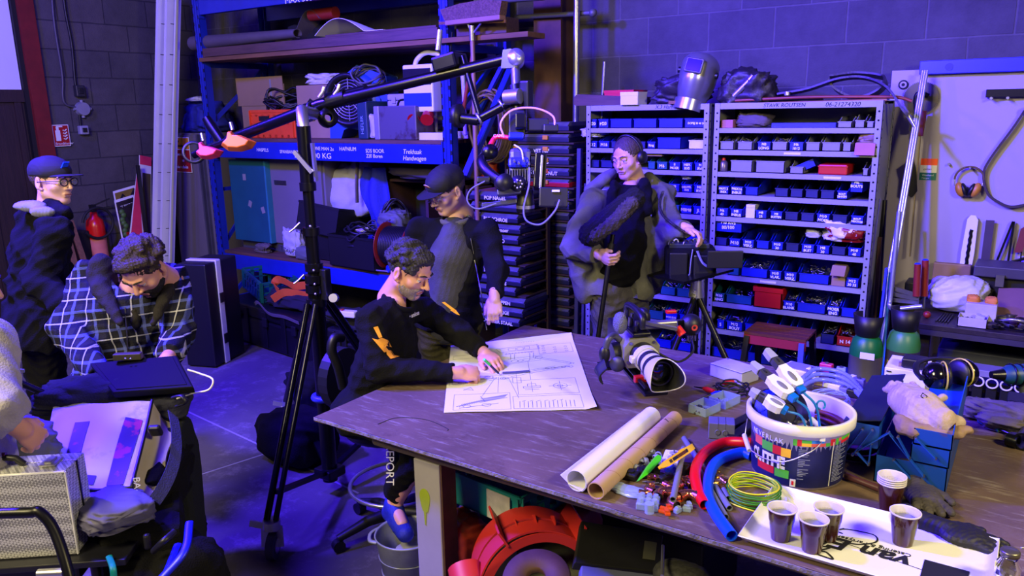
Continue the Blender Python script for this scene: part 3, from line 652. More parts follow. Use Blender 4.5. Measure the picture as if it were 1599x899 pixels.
# welding helmet
hc=py(1088,121,4.98);HT=Matrix.Translation(hc) @ rotm('Z',.15) @ rotm('X',-.2) @ rotm('Y',.2)
t=thing('welding_helmet','silver welding helmet with dark visor on top of the grey shelving','helmet',T=HT)
m=MB();
def hel(u,v_):
 a=(u-.5)*PI*1.12;z=.15-.31*v_;k=1 if v_>.25 else math.sqrt(max(0,1-((.25-v_)/.25)**2*.75));k *= (1-.28*max(0,(v_-.55)/.45)**1.3)
 return (sin(a)*.118*k,-cos(a)*.16*k+.03,z)
m.sheet(hel,26,20,.004);m.ell((0,.02,.10),(.085,.11,.055),20,10);m.make('shell',mat('silver_shell',(.60,.60,.62),.3,.75),t,world=0)
m=MB();m.box((0,-.140,.045),(.115,.02,.095),rotm('X',-.06));m.make('visor_frame',mat('frame_grey',(.38,.38,.42),.35,.5),t,world=0,bevel=.008)
MB().box((0,-.151,.045),(.095,.006,.075),rotm('X',-.06)).make('lens',mat('lens_dark',(.20,.17,.30),.12,.5),t,world=0,bevel=.004)
m=MB();m.cyl((.112,0,.03),(.13,0,.03),.02);m.cyl((-.112,0,.03),(-.13,0,.03),.02);m.make('pivot_knob',BLACK,t,world=0)
m=MB();m.tube(spline([(-.10,.08,.05),(0,.15,.04),(.10,.08,.05)]),.012,8,flat=.4);m.make('headband',BLACK,t,world=0)
m=MB();m.sheet(lambda u,v_:(sin((u-.5)*2.2)*.10,-.11*cos((u-.5)*2.2)+.01,-.15-.07*v_),14,4,.004);m.make('throat_guard',mat('silver_shell'),t,world=0)
a=py(1146,150,4.95);b_=py(1171,125,4.95);MB().cyl(a,b_,.016,.018).cyl(b_,b_+(b_-a)*.25,.022).make('torch_handle',CHROME,None,'chromed torch handle pointing up from the leather jacket','torch')
# rods, hoses along the top
P0=lambda x,y,Y=4.96:py(x,y,Y)
MB().tube(spline([P0(1148,157),P0(1250,152),P0(1330,151),P0(1400,152),P0(1424,158)]),.009,8).make('welding_hose',mat('orange_rod',(.50,.22,.14),.5),None,'thin orange-brown hose lying along the top of the right shelving unit','hose')
MB().cyl(P0(1180,162),P0(1385,156),.008).make('copper_rod',mat('pale_wood_rod',(.55,.38,.24),.5),None,'long pale rod lying on the front edge of the right shelving unit','rod')
MB().tube(spline([P0(1150,161,5.0),P0(1230,154,5.0),P0(1285,155,5.0)]),.012,6).make('cable_sleeve',LEATH,None,'short grey sleeve lying among the rods on the shelving','sleeve')
a=P0(1229,149);m=MB().cyl(a,a+Ve((0,0,.022)),.018);m.make('regulator_knob',CHROME,None,'small chromed knob standing among the rods on the shelving','knob',bevel=.003)
strap('rubber_strap',[P0(1215,148,5.0),P0(1260,140,5.0),P0(1310,124,5.0),P0(1350,122,5.0),P0(1385,137,4.95),P0(1410,172,4.9),P0(1418,182,4.9)],.05,.012,LEATH,'long black rubber strap arching over the right end of the shelving','strap')
strap('leather_belt',[P0(1294,124,5.05),P0(1305,140,5.05),P0(1330,153,5.05),P0(1352,152,5.05),P0(1375,140,5.05),P0(1380,122,5.1),P0(1340,116,5.12),P0(1296,121,5.1)],.09,.012,LEATH,'wide dark belt looped on the shelving below the black strap','belt')
a=P0(1418,180,4.9);b_=P0(1428,198,4.9);MB().cyl(a,b_,.012,.008).make('strap_hook',CHROME,None,'chromed hook at the end of the black strap','hook')
# ================================================================ BLUE PALLET RACK
RX0,RX1,RY0,RY1=-6.58,-3.62,4.6,5.40
rk=thing('pallet_rack','large blue pallet rack filling the back left of the workshop','rack',((RX0+RX1)/2,5.0,0))
for x in (RX0,RX1-.09):
 for y,e in ((RY0,1),(RY1,-1)):
  m=MB();m.bx((x,y,0),(x+.09,y+e*.004,3.7));m.bx((x,y,0),(x+.004,y+e*.07,3.7));m.bx((x+.086,y,0),(x+.09,y+e*.07,3.7))
  m.bx((x+.02,y-e*.006,0),(x+.034,y,3.7));m.bx((x+.056,y-e*.006,0),(x+.07,y,3.7));m.cm=1
  for k in range(46):
   m.box((x+.012,y-e*.0005,.06+k*.078),(.011,.006,.03));m.box((x+.079,y-e*.0005,.04+k*.078),(.011,.006,.03))
  m.make('upright',[RACKB,HOLE],rk)
 for z0,z1 in ((.2,.75),(.75,1.5),(2.45,2.45),(1.9,2.45),(2.9,3.5),(.2,.2),(1.28,1.28)):
  MB().bar((x+.045,RY0+.05,z0),(x+.045,RY1-.05,z1),.035,.02,(1,0,0)).make('brace',RACKB,rk)
def rbeam(z0,z1,y=RY0,e=-1):
 m=MB();m.bx((RX0+.09,y+.0,z0),(RX1-.09,y+.05,z1));return m.make('beam',RACKB,rk,bevel=.004)
for z0,z1 in ((.53,.672),(1.59,1.736),(2.865,3.01)):
 rbeam(z0,z1);rbeam(z0,z1,RY1-.05)
for z in (.53,1.59,2.865):
 for x in (RX0+.09,RX1-.10):MB().bx((x,RY0-.006,z-.03),(x+.01,RY0+.05,z+.17)).make('beam_connector',RACKB,rk)
for z in (.674,1.738,3.012):
 n=9
 for k in range(n):
  y=RY0+.01+k*(RY1-RY0-.02)/n;MB().bx((RX0+.1,y,z),(RX1-.1,y+.08,z+.028)).make('deck_board',mat('deck_wood',(.33,.22,.16),.8,var=.35,vs=6,bump=.2,stretch=(.6,6,6)),rk)
def rtext(s,x,y,size,**k):
 p=py(x,y,RY0-.002);return text(s,size,p,(1,0,0),(0,0,1),WPAINT,'painted_writing',rk,**k)
rtext('HASPELS',401,236,.042,jit=.03);rtext('SPANBANDEN',437,239,.040,jit=.03);rtext('MAX 500 KG',460,246,.065,sx=1.25);rtext('ONE MAN 2x',489,234,.042,jit=.03)
rtext('HAFNIUM',530,235,.044);rtext('SDS BOOR',571,238,.042);rtext('220 Boren',572,246,.042);rtext('Trekhaak',629,240,.05,shear=.2);rtext('Handwagen',629,250,.05,shear=.2);rtext('MAX 500 KG',445,6,.07,sx=1.2)
# upper timber level
def plank(x0,x1,y0,y1,z0,z1,lab,m=None,rz=0):
 t=MB();t.bx((x0,y0,z0),(x1,y1,z1));o=t.make('plank',m or mat('dark_plank'),None,lab,'plank',bevel=.003);o.rotation_euler.z=rz;return o
DP=mat('dark_plank')
for x in (RX0+.045,RX1-.045):MB().bar((x,RY0+.02,2.43),(x,RY1-.02,2.43),.04,.04,(1,0,0)).make('shelf_arm',RACKB,rk)
plank(-6.5,-2.92,4.56,4.78,2.455,2.49,'long low board carrying the timber on the rack, its end sticking out right',mat('ochre_plank',(.42,.29,.15),.75,var=.3,vs=5,bump=.2,stretch=(.5,5,5)))
plank(-6.45,-3.70,4.57,4.80,2.495,2.57,'thick dark scaffold plank along the front of the upper rack level')
plank(-6.4,-3.8,4.82,5.05,2.455,2.55,'second dark plank behind the front scaffold plank')
plank(-6.3,-3.9,5.08,5.34,2.455,2.56,'rearmost dark plank on the upper rack level')
plank(-3.55,-3.12,4.60,4.76,2.495,2.60,'thick square timber end beside the upturned broom')
a=py(307,62,4.62)
m=MB();n=40
m.sheet(lambda u,v:(-6.72+2.6*v*.55,4.68+.07*cos(u*5.6-.5)*(1-.35*v),2.635+.062*sin(u*5.6-.5)*(1-.45*v)),30,12,.006)
m.make('rolled_mat',mat('grey_mat',(.30,.27,.30),.8),None,'rolled grey mat lying at the left end of the upper timbers','mat')
m=MB();m.sheet(lambda u,v:(-5.02+.75*u,4.62+.30*v,2.585+.13*sin(min(1,u*1.35)*PI)*(.55+.45*cos(v*2))*(1-.3*u)+.01),26,8,.003)
m.make('curled_sheet',mat('white_sheet',(.9,.9,.9),.5,var=.03),None,'white curled plastic sheet bulging on top of the upper planks','sheet')
plank(-4.9,-3.75,4.62,4.75,2.575,2.592,'thin flat lath lying on the front scaffold plank')
m=MB();m.sheet(lambda u,v:(-5.55+.35*u,4.85+.2*v,2.60+.24*sin(u*2.4)*(1-.2*v)),14,6,.004);m.make('curled_mat',mat('grey_mat'),None,'dark curled mat standing behind the planks near the middle','mat')
lump((-5.55,5.1,2.66),(.4,.25,.2),31,.4,20,14).make('dark_sack',mat('black_cloth',(.06,.06,.08),.9),None,'dark sack lying behind the curled mat on the upper level','sack')
MB().cyl((-5.35,4.9,2.80),(-5.05,4.9,2.80),.05).make('red_tube',mat('dull_red',(.50,.12,.08),.5),None,'short red tube lying high on the rack under the top beam','tube')
# grey plastic pipe end + upper pipes at right of broom
a=py(770,14,5.0);m=MB();m.pipe(a+Ve((-.35,.05,.0)),a+Ve((.08,-.05,-.005)),.075,.006,24);m.make('drain_pipe',mat('pvc_grey',(.38,.37,.40),.45),None,'short grey drain pipe with open end beside the broom head','pipe')
MB().cyl(py(745,5,4.95)+Ve((0,0,.03)),py(850,-10,4.95),.045).make('grey_pipe',mat('pvc_grey'),None,'thick grey pipe above the short drain pipe at the top','pipe')
# ---- middle level (deck top z=1.766)
ZM=1.767
def carton(name,x0,x1,y0,y1,z,h,lab,m=CARD,rz=0,ang=(.5,-.3),tape=True,cat='box'):
 t=thing(name,lab,cat,((x0+x1)/2,(y0+y1)/2,z),rz);W,D_=x1-x0,y1-y0
 MB().bx((-W/2,-D_/2,0),(W/2,D_/2,h)).make('body',m,t,world=0,bevel=.004)
 if ang[0] is not None:
  q=MB(Matrix.Translation((0,-D_/2,h)) @ rotm('X',-ang[0]));q.box((0,0,.09),(W,.005,.18));q.make('flap',m,t,world=0)
 if tape:MB().bx((-.03,-D_/2-.001,h*.1),(.03,-D_/2,h)).make('tape_strip',mat('brown_tape',(.50,.38,.28),.4),t,world=0)
 return t
t=carton('cardboard_box',-6.62+.14,-5.80,4.95,5.35,ZM,.30,'large cardboard box with raised flap at the left of the middle rack level',rz=-.06,ang=(.02,0),tape=False)
q=MB(Matrix.Translation((0,-.2,.30)) @ rotm('X',.02));q.box((-.02,-.006,.12),(.72,.005,.26));q.make('tall_flap',CARD,t,world=0)
q=MB();q.box((.16,-.212,.42),(.025,.002,.26));q.make('flap_seam',mat('brown_tape'),t,world=0)
W=.58;t=crate('orange_crate',.56,.36,.25,mat('crate_orange',(.85,.28,.10),.45),'orange slatted plastic crate heaped with black cables','crate',trs((-5.76,4.72,ZM),rz=.03),cells=3.2,rim=.025)
m=MB();m.bx((-.27,.001,.02),(.27,.004,.235));m.make('side_panel',mat('crate_orange'),t,world=0)
m=MB();m.bx((-.16,-.009,.155),(-.03,-.002,.195));m.make('hand_hole',HOLE,t,world=0)
def coil(name,c,r,n,th,m,lab,cat,seed=1,flat=.35,ax=(0,0,1),part=None,spread=.12,par=None,sq=1.):
 R_=random.Random(seed);u,w_=perp(ax);ax=Ve(ax).normalized();P=[]
 for k in range(n*14+1):
  a=2*PI*k/14;rr=r*(1+R_.uniform(-spread,spread)*.5+spread*sin(a*.37+seed));P.append(Ve(c)+(u*cos(a)+w_*sin(a)*sq)*rr+ax*(flat*r*(.5*sin(a*.61+seed)+R_.uniform(-.2,.2))))
 q=MB();q.tube(spline(P,3),th,6);return q.make(name,m,par,lab,cat)
coil('cable_coil',(-5.72,4.88,ZM+.27),.20,9,.011,CAB,'heap of black cable piled in the orange crate','cable',3,1.0,(.2,-.5,1),sq=.6)
# carton with hole and cloth
t=thing('cardboard_box','cardboard box with a torn hole and white cloth on top, beside the blower','box',(-5.26,4.95,ZM))
m=MB();m.bx((-5.50,4.80,ZM),(-5.03,5.15,ZM+.45));m.make('body',CARD,t,bevel=.004)
m=MB();m.prism([(.03,0),(.06,.05),(.05,.14),(.0,.17),(-.045,.13),(-.05,.04),(-.02,0)],0,.002,Matrix.Translation((-5.33,4.799,ZM+.17)) @ Matrix(((1,0,0,0),(0,0,-1,0),(0,1,0,0),(0,0,0,1))));m.make('torn_hole',HOLE,t)
lump((-5.31,4.79,ZM+.21),(.07,.03,.12),41,.3,14,10).make('white_wadding',PAPER,t)
lump((-5.24,4.94,ZM+.495),(.44,.28,.09),42,.5,30,16).make('white_cloth',mat('white_cloth',(.72,.71,.74),.8),None,'crumpled white cloth lying on the torn cardboard box','cloth')
# air blower
BLW=mat('blower_blue',(.10,.24,.55),.45);fc_=py(537,168,4.72)
FT=Matrix.Translation(Ve((-4.86,4.95,ZM))) @ rotm('Z',.25)
t=thing('air_blower','blue floor dryer blower with round black grille facing front on the rack','fan',T=FT)
m=MB();m.lathe([(0,-.13),(.19,-.13),(.235,-.10),(.25,-.03),(.25,.03),(.235,.10),(.19,.13),(0,.13)],(0,0,.31),(0,1,0),36);m.make('housing',BLW,t,world=0)
m=MB();m.prism([(-.26,0),(-.15,0),(-.12,.07),(0,.11),(.12,.07),(.15,0),(.28,0),(.27,.08),(.24,.33),(-.24,.33)],-.12,.12,Matrix(((1,0,0,0),(0,0,1,0),(0,1,0,0),(0,0,0,1))));m.make('foot',BLW,t,world=0,bevel=.012)
m=MB();m.prism([(-.12,.5),(.03,.60),(.30,.50),(.30,.28),(.1,.25)],-.10,.10,Matrix(((1,0,0,0),(0,0,1,0),(0,1,0,0),(0,0,0,1))));m.make('outlet',BLW,t,world=0,bevel=.02)
m=MB();m.lathe([(.205,-.145),(.215,-.20),(.185,-.20),(.175,-.145)],(-.03,0,.32),(0,1,0),36);m.make('intake_ring',BLACK,t,world=0)
m=MB();m.cyl((-.03,-.14,.32),(-.03,-.139,.32),.18,n=32);m.make('intake_void',HOLE,t,world=0)
m=MB();
for r in (.035,.06,.085,.11,.135,.16):m.tube(arc((-.03,-.165,.32),r,0,2*PI,28,(1,0,0),(0,0,1))[:-1],.0028,5,closed=True)
for k in range(8):a=k*PI/4;m.cyl((-.03+.02*cos(a),-.163,.32+.02*sin(a)),(-.03+.175*cos(a),-.163,.32+.175*sin(a)),.003,n=5)
m.cyl((-.03,-.17,.32),(-.03,-.155,.32),.028)
m.make('grille',CHROME,t,world=0)
coil('blower_cable',(-4.66,4.84,ZM+.50),.12,6,.009,GREYC,'grey cable bundle hanging over the top of the blue blower','cable',8,.8,(.4,-.8,.5),sq=.7)
m=MB();m.bx((-4.64,4.66,ZM),(-4.53,4.98,ZM+.30));t=thing('toolbox_case','dark green upright machine case right of the blue blower','case',(-4.58,4.8,ZM));m.make('shell',mat('dark_teal_case',(.07,.18,.24),.5),t,bevel=.012)
text('HEFLER',.045,(-4.570,4.657,ZM+.04),(0,0,1),(-1,0,0),mat('dull_print',(.45,.55,.60),.5),'printed_mark',t)
def tcase(name,x0,x1,y0,y1,z,h,m,lab,split=.62,latches=2):
 t=thing(name,lab,'case',((x0+x1)/2,(y0+y1)/2,z));zz=z+h*split
 MB().bx((x0,y0,z),(x1,y1,zz-.003)).make('tray',m,t,bevel=.012);MB().bx((x0,y0,zz),(x1,y1,z+h)).make('lid',m,t,bevel=.012)
 for k in range(latches):
  x=x0+(x1-x0)*((k+.5)/latches if latches>1 else .5);MB().box((x,y0-.005,zz),(.04,.012,.05)).make('latch',m,t,bevel=.003)
 return t
GC=mat('pale_grey_case',(.58,.57,.60),.5)
tcase('machine_case',-4.60+.09,-4.15+.02,4.86,5.2,ZM,.10,GC,'lowest pale grey machine case, hidden behind the metal case',latches=2)
tcase('machine_case',-4.50,-4.14,4.86,5.2,ZM+.102,.12,GC,'pale grey machine case in the middle of the stack behind the metal case')
tcase('machine_case',-4.80+.33,-4.16,4.84,5.2,ZM+.224,.13,GC,'topmost pale grey machine case behind the metal case')
lump((-4.50,4.74,ZM+.10),(.10,.12,.19),55,.3,20,14,box=.35).make('foil_bag',mat('clear_bag'),None,'crinkled whitish packet squeezed between green case and metal case','bag')
t=thing('metal_case','scuffed grey metal case with a carrying handle at the rack front','case',(-4.20,4.68,ZM))
MB().bx((-4.36,4.62,ZM),(-3.98,4.83,ZM+.26)).make('shell',mat('scuffed_metal',(.38,.36,.38),.45,.5,col2=(.26,.19,.17),mix=(.55,.68),vs=7),t,bevel=.008)
MB().bx((-4.42,4.62,ZM),(-4.362,4.83,ZM+.26)).make('lid',mat('case_lid',(.55,.54,.57),.4,.4),t,bevel=.008)
MB().tube(spline([(-4.25,4.72,ZM+.26),(-4.22,4.72,ZM+.30),(-4.12,4.72,ZM+.30),(-4.08,4.72,ZM+.26)]),.009,8).make('handle',BLKM,t)
# electrical distribution stand
t=thing('power_distribution_stand','tubular stand carrying a white distribution box with red sockets','power distributor',(-3.93,4.8,ZM))
m=MB()
for y in (4.72,4.95):m.tube(spline([(-4.06,y,ZM+.03),(-4.06,y,ZM+.50),(-4.0,y,ZM+.62),(-3.88,y,ZM+.64),(-3.78,y,ZM+.55),(-3.76,y,ZM+.03)]),.018,10)
m.make('tube_frame',ALU,t)
for x in (-4.15,-3.90):
 None
m=MB();m.bx((-4.28,4.65,ZM),(-3.74,4.70,ZM+.055));m.make('foot_rail',ALU,t,bevel=.003)
m=MB();m.bx((-4.28,4.95,ZM),(-3.74,5.0,ZM+.055));m.make('foot_rail',ALU,t,bevel=.003)
m=MB();m.bx((-4.27,4.647,ZM+.01),(-4.235,4.65,ZM+.045));m.bx((-4.02,4.647,ZM+.01),(-3.985,4.65,ZM+.045))
MB().bx((-4.13,4.66,ZM+.21),(-3.84,4.84,ZM+.56)).make('distribution_box',WHITE,t,bevel=.012)
MB().bx((-4.12,4.652,ZM+.41),(-3.85,4.66,ZM+.53)).make('breaker_window',mat('smoked',(.12,.11,.14),.2),t,bevel=.003)
MB().bx((-4.12,4.652,ZM+.25),(-3.85,4.66,ZM+.35)).make('blue_socket_row',mat('rack_bright_blue',(.10,.20,.85),.4),t,bevel=.003)
for x in (-4.05,-3.92):
 MB().cyl((x,4.70,ZM+.19),(x+.03,4.64,ZM+.15),.045,.05,18).make('red_socket',mat('socket_red',(.62,.05,.05),.4),t)
 # ---- lower level (deck top .702)
ZL=.703
t=thing('steel_cupboard','teal-doored steel cupboard on the lower rack level','cupboard',(-6.15,5.0,ZL))
MB().bx((-6.44,4.80,ZL+.07),(-5.22,5.3,ZL+.88)).make('carcass',CABG,t,bevel=.006)
MB().bx((-6.44,4.72,ZL+.09),(-5.93,4.745,ZL+.86)).make('teal_door',mat('teal_paint',(.06,.30,.36),.5,var=.1),t,bevel=.004)
MB().bx((-5.92,4.775,ZL+.09),(-5.24,4.80,ZL+.87)).make('grey_door',CABG,t,bevel=.004)
MB().bx((-5.93,4.72,ZL+.09),(-5.91,4.80,ZL+.86)).make('door_edge',mat('teal_edge',(.15,.45,.50),.5),t)
MB().bx((-5.86,4.768,ZL+.64),(-5.70,4.776,ZL+.68)).make('latch_bar',STEEL,t)
for x,z,a in ((-6.22,.70,0),(-6.17,.45,.4),(-5.99,.40,-.3)):q=MB();q.box((x,4.718,ZL+z),(.045,.002,.06),rotm('Y',a));q.make('tape_patch',mat('brown_tape'),t)
MB().bx((-6.44,4.8,ZL),(-5.22,5.3,ZL+.07)).make('plinth',mat('cabinet_rail'),t)
for x,w_,c,lab in ((-6.16,.10,(.65,.62,.50),'short pale packet on top of the teal-doored cupboard'),(-5.78,.42,(.60,.60,.15),'flat yellow-green strip on top of the teal-doored cupboard')):
 MB().bx((x,4.8,ZL+.882),(x+w_,4.95,ZL+.91)).make('packet',mat('packet_%s' % x,c,.6),None,lab,'packet',bevel=.003)
lump((-6.0,4.69,ZL+.045),(.22,.1,.09),60,.5,22,12).make('rag',mat('grey_rag'),None,'crumpled grey rag on the lower deck in front of the teal door','rag')
v,fc=cloud((-5.25,5.0,ZL+.62),(.62,.40,.46),62,.22,34,24);
t=thing('big_bag','large whitish woven bulk bag behind the black crates','bag',(-5.15,4.95,ZL))
v,fc=cloud((-5.08,5.05,ZL+.60),(.66,.42,.52),63,.16,40,26,box=.85)
vv=[((p.x+(.20*(p.z-ZL-.6)),p.y,p.z+(.06 if p.z>ZL+.75 and p.x>-5.05 else 0))) for p in v]
MB().add(vv,fc,True).make('woven_body',mat('white_woven',(.66,.66,.68),.7,var=.05,bump=.3,bs=120),t)
MB().tube(spline([(-4.86,4.86,ZL+.88),(-4.83,4.80,ZL+.70),(-4.84,4.80,ZL+.52)]),.022,6,flat=.3).make('lifting_strap',mat('grey_rag'),t)
m=MB();m.sheet(lambda u,v_:(-4.80+.26*u+.03*sin(v_*6),4.86+.04*sin(u*9)+.03*sin(v_*7+u*3),ZL+.20+.62*v_),12,16,.006);m.make('blue_tarp',mat('blue_cloth'),None,'strip of blue tarpaulin hanging right of the bulk bag','tarpaulin')
KR=mat('black_crate_plastic',(.055,.055,.065),.5)
crate('black_crate',.50,.30,.26,KR,'black perforated crate tilted behind the tripod mast','crate',Matrix.Translation((-5.24,4.66,ZL+.245)) @ rotm('Y',.10) @ rotm('X',-.18),solid=True)
crate('black_crate',.56,.36,.27,KR,'black crate full of cables left of the cable reel','crate',trs((-4.72,4.57,ZL),rz=-.06),solid=True)
crate('black_crate',.50,.36,.24,KR,'lower black crate carrying the tilted black crate','crate',trs((-5.27,4.70,ZL)),solid=True)
m=MB();
for k in range(3):m.bx((-4.96,4.555-.0,ZL+.06+.06*k),(-4.50,4.562,ZL+.066+.06*k))
coil('black_cables',(-4.70,4.75,ZL+.27),.17,7,.010,CAB,'tangle of black cable on the black crate beside the reel','cable',9,.8)
MB().box((-4.66,4.66,ZL+.305),(.12,.04,.05),rotm('Y',-.2)).make('white_plug_box',WHITE,None,'small white plug box lying in the cable tangle','plug',bevel=.006)
lump((-4.55,4.92,ZL+.38),(.36,.25,.18),66,.3,26,16).make('grey_sheet',mat('grey_foam',(.34,.35,.36),.7),None,'folded grey sheet lying over the cables beside the reel','sheet')
def bagf2(u,v_):
 a=u*2*PI;r=(.12-.05*v_)*(1+.12*sin(4*a+2*v_));return (-5.55+.05*v_+r*cos(a),4.67+r*sin(a)*.6,ZL+.02+.30*v_+.03*sin(3*a)*v_)
t=thing('paper_bag','slumped white bag with dark lettering beside the teal cupboard','bag',(-5.55,4.67,ZL));lump((-5.55,4.68,ZL+.14),(.24,.16,.27),171,.35,26,20,box=.7).make('bag_body',mat('white_woven'),t)
text('TITAN',.05,(-5.62,4.578,ZL+.08),(1,0,-.2),(0,0,1),INK,'bag_lettering',t)
lump((-5.36,4.64,ZL+.06),(.22,.1,.12),70,.2,20,14).make('grey_pouch',mat('grey_foam'),None,'rounded grey pouch lying beside the white lettered bag','pouch')
rc=Ve((-4.30,4.72,ZL+.20));t=thing('cable_reel','red cable reel wound with black cable at the front of the lower level','cable reel',T=Matrix.Translation(rc) @ rotm('Z',.12) @ rotm('Y',.0))
ax=Ve((.78,-.62,0)).normalized()
for s,nm in ((-.12,'flange'),(.12,'flange')):pass
axv=Ve((.86,-.25,0)).normalized()
axv=Ve((1,.05,0)).normalized()
for s in (-.13,.13):MB().lathe([(.0,s-.004),(.075,s-.006),(.08,s-.012 if s<0 else s+.012),(.19,s-.004),(.195,s),(.19,s+.004),(0,s+.004)],(0,0,0),axv,36).make('flange',mat('reel_red',(.50,.11,.08),.5),t,world=0)
m=MB();P=[]
for k in range(14*20):a=2*PI*k/20;P.append(axv*(-.11+.22*k/280)+Ve((0,cos(a),sin(a)))*.155)
m.tube(P,.009,6);m.cyl(axv*-.12,axv*.12,.145,n=24);m.make('wound_cable',CAB,t,world=0)
MB().cyl(axv*-.145,axv*-.13,.09,n=24).make('socket_hub',BLACK,t,world=0)
m=MB()
for s in (-.16,.16):m.tube(spline([axv*s+Ve((0,.05,-.195)),axv*s+Ve((0,.05,.16)),axv*s*.6+Ve((0,.02,.21))]),.008,6)
m.tube(spline([axv*-.16+Ve((0,-.12,-.192)),axv*.16+Ve((0,-.12,-.192)),axv*.2+Ve((0,.1,-.192))]),.008,6);m.make('stand_frame',CHROME,t,world=0)
MB().cyl((-4.32,4.58,ZL+.03),(-4.30,4.63,ZL+.03),.03,n=12).make('blue_plug',mat('rack_bright_blue'),None,'round blue plug lying on the lower deck below the reel','plug')
# crates far inside, right half of lower level
FRW=mat('dull_frame',(.22,.13,.14),.6)
t=thing('pigeonhole_rack','dark rusty pigeonhole frame at the right of the lower level','rack',(-4.05,5.1,ZL))
for x in (-4.62,-4.2,-3.78):MB().bx((x,4.95,ZL),(x+.03,5.3,ZL+.72)).make('divider',FRW,t)
for z in (.30,.70):MB().bx((-4.62,4.95,ZL+z),(-3.75,5.3,ZL+z+.02)).make('shelf',FRW,t)
MB().bx((-4.62,5.28,ZL),(-3.75,5.3,ZL+.72)).make('back',mat('dark_back',(.06,.06,.07),.8),t)
coil('hanging_cables',(-4.5,4.90,ZL+.38),.10,6,.009,CAB,'hanks of black cable hanging on the pigeonhole frame','cable',19,.8,(1,-.6,0),sq=1.6)
t=thing('wire_basket','small green and white bottle carrier behind the man in the cap','basket',(-4.15,4.9,ZL))
for k,(x,c) in enumerate(((-4.22,(.12,.35,.30)),(-4.15,(.5,.55,.6)),(-4.08,(.10,.35,.25)))):MB().cyl((x,4.86,ZL+.02),(x,4.86,ZL+.24),.03,.022,12).make('bottle',mat('btl%d' % k,c,.35),t)
MB().bx((-4.28,4.80,ZL),(-4.02,4.95,ZL+.02)).make('tray',BLACK,t)
lump((-4.1,4.98,ZL+.80),(.85,.45,.13),77,.2,26,12).make('folded_tarp',mat('purple_tarp',(.20,.17,.24),.8),None,'folded dark tarpaulin lying on the pigeonhole frame','tarpaulin')
# ---- floor level under the rack
KT=mat('black_trunk',(.035,.035,.045),.45)
def trunk(name,c,d,rz,lab):
 t=thing(name,lab,'trunk',c,rz);W,D_,H=d
 MB().bx((-W/2,-D_/2,.01),(W/2,D_/2,H*.72)).make('base',KT,t,world=0,bevel=.02);MB().bx((-W/2,-D_/2,H*.73),(W/2,D_/2,H)).make('lid',KT,t,world=0,bevel=.02)
 for k in range(5):MB().bx((-W/2+W*(k+.5)/5-.03,-D_/2-.012,.03),(-W/2+W*(k+.5)/5+.03,-D_/2+.001,H*.95)).make('rib',KT,t,world=0,bevel=.006)
 for x in (-W*.28,W*.02,W*.32):MB().box((x,-D_/2-.018,H*.72),(.06,.02,.08)).make('latch',BLACK,t,world=0,bevel=.005)
trunk('transport_trunk',(-5.30,4.36,0),(1.42,.50,.36),-.12,'long black ribbed transport trunk on the floor before the rack')
crate('green_crate',.50,.32,.20,mat('green_teal',(.04,.36,.30),.5),'teal green slatted crate on the left end of the black trunk','crate',Matrix.Translation((-5.78,4.36,.375)) @ rotm('Z',-.35) @ rotm('Y',.12),cells=3)
lump((-5.2,4.38,.43),(.62,.36,.13),81,.35,28,16).make('black_sack',mat('black_cloth'),None,'black cloth sack under the orange strap on the trunk','sack')
OS=mat('orange_webbing',(.85,.38,.12),.6,bump=.1)
def ribbon(name,pts,w_,m,lab,cat,side=(0,0,1),th=.003,par=None):
 P=spline(pts,10);vs=[]
 for i,p in enumerate(P):
  d=(P[min(i+1,len(P)-1)]-P[max(i-1,0)]).normalized();s_=Ve(side);s_=(s_-d*s_.dot(d)).normalized();n_=d.cross(s_)
  for a,b_ in ((-1,-1),(1,-1),(1,1),(-1,1)):vs.append(p+s_*a*w_/2+n_*b_*th/2)
 fs=[(i*4+k,i*4+(k+1) % 4,(i+1)*4+(k+1) % 4,(i+1)*4+k) for i in range(len(P)-1) for k in range(4)]+[(0,3,2,1),tuple(len(vs)-4+k for k in range(4))]
 return MB().add(vs,fs,False).make(name,m,par,lab,cat)
c=Ve((-5.2,4.30,.53))
ribbon('ratchet_strap',[c+Ve(p) for p in ((-.10,-.03,-.04),(-.20,0,0),(-.17,.02,.05),(-.05,0,.05),(.08,-.02,.03),(.22,0,.05),(.30,.05,.04),(.28,0,-.03),(.12,-.03,-.03),(.02,-.08,-.02),(-.04,-.16,-.07))],.07,OS,'wide orange ratchet strap looped over the black trunk','strap',(0,-.3,1))
ribbon('grey_strap',[Ve((-5.45,4.12,.40)),Ve((-5.35,4.08,.43)),Ve((-5.2,4.06,.36)),Ve((-5.0,4.05,.36)),Ve((-4.8,4.03,.34))],.03,mat('grey_rag'),'thin grey strap trailing along the edge of the trunk','strap',(0,-.3,1))
trunk('transport_trunk',(-4.22,4.28,0),(.62,.42,.34),.05,'short black trunk under the rack behind the seated man')
lump((-4.3,4.2,.42),(.5,.3,.14),84,.4,26,16).make('black_jacket',mat('black_cloth'),None,'black cloth heap on the short trunk behind the seated man','cloth')
MB().tube(spline([(-4.45,4.02,.52),(-4.36,4.0,.50),(-4.25,4.0,.53)]),.012,8).make('orange_pipe',mat('rust_orange',(.6,.22,.1),.5),None,'short rusty orange tube lying on the short trunk','tube')
MB().box((-4.22,4.02,.50),(.14,.06,.05),rotm('Z',.2)).make('white_connector',WHITE,None,'white plastic connector on the short trunk behind the seated man','connector',bevel=.01)
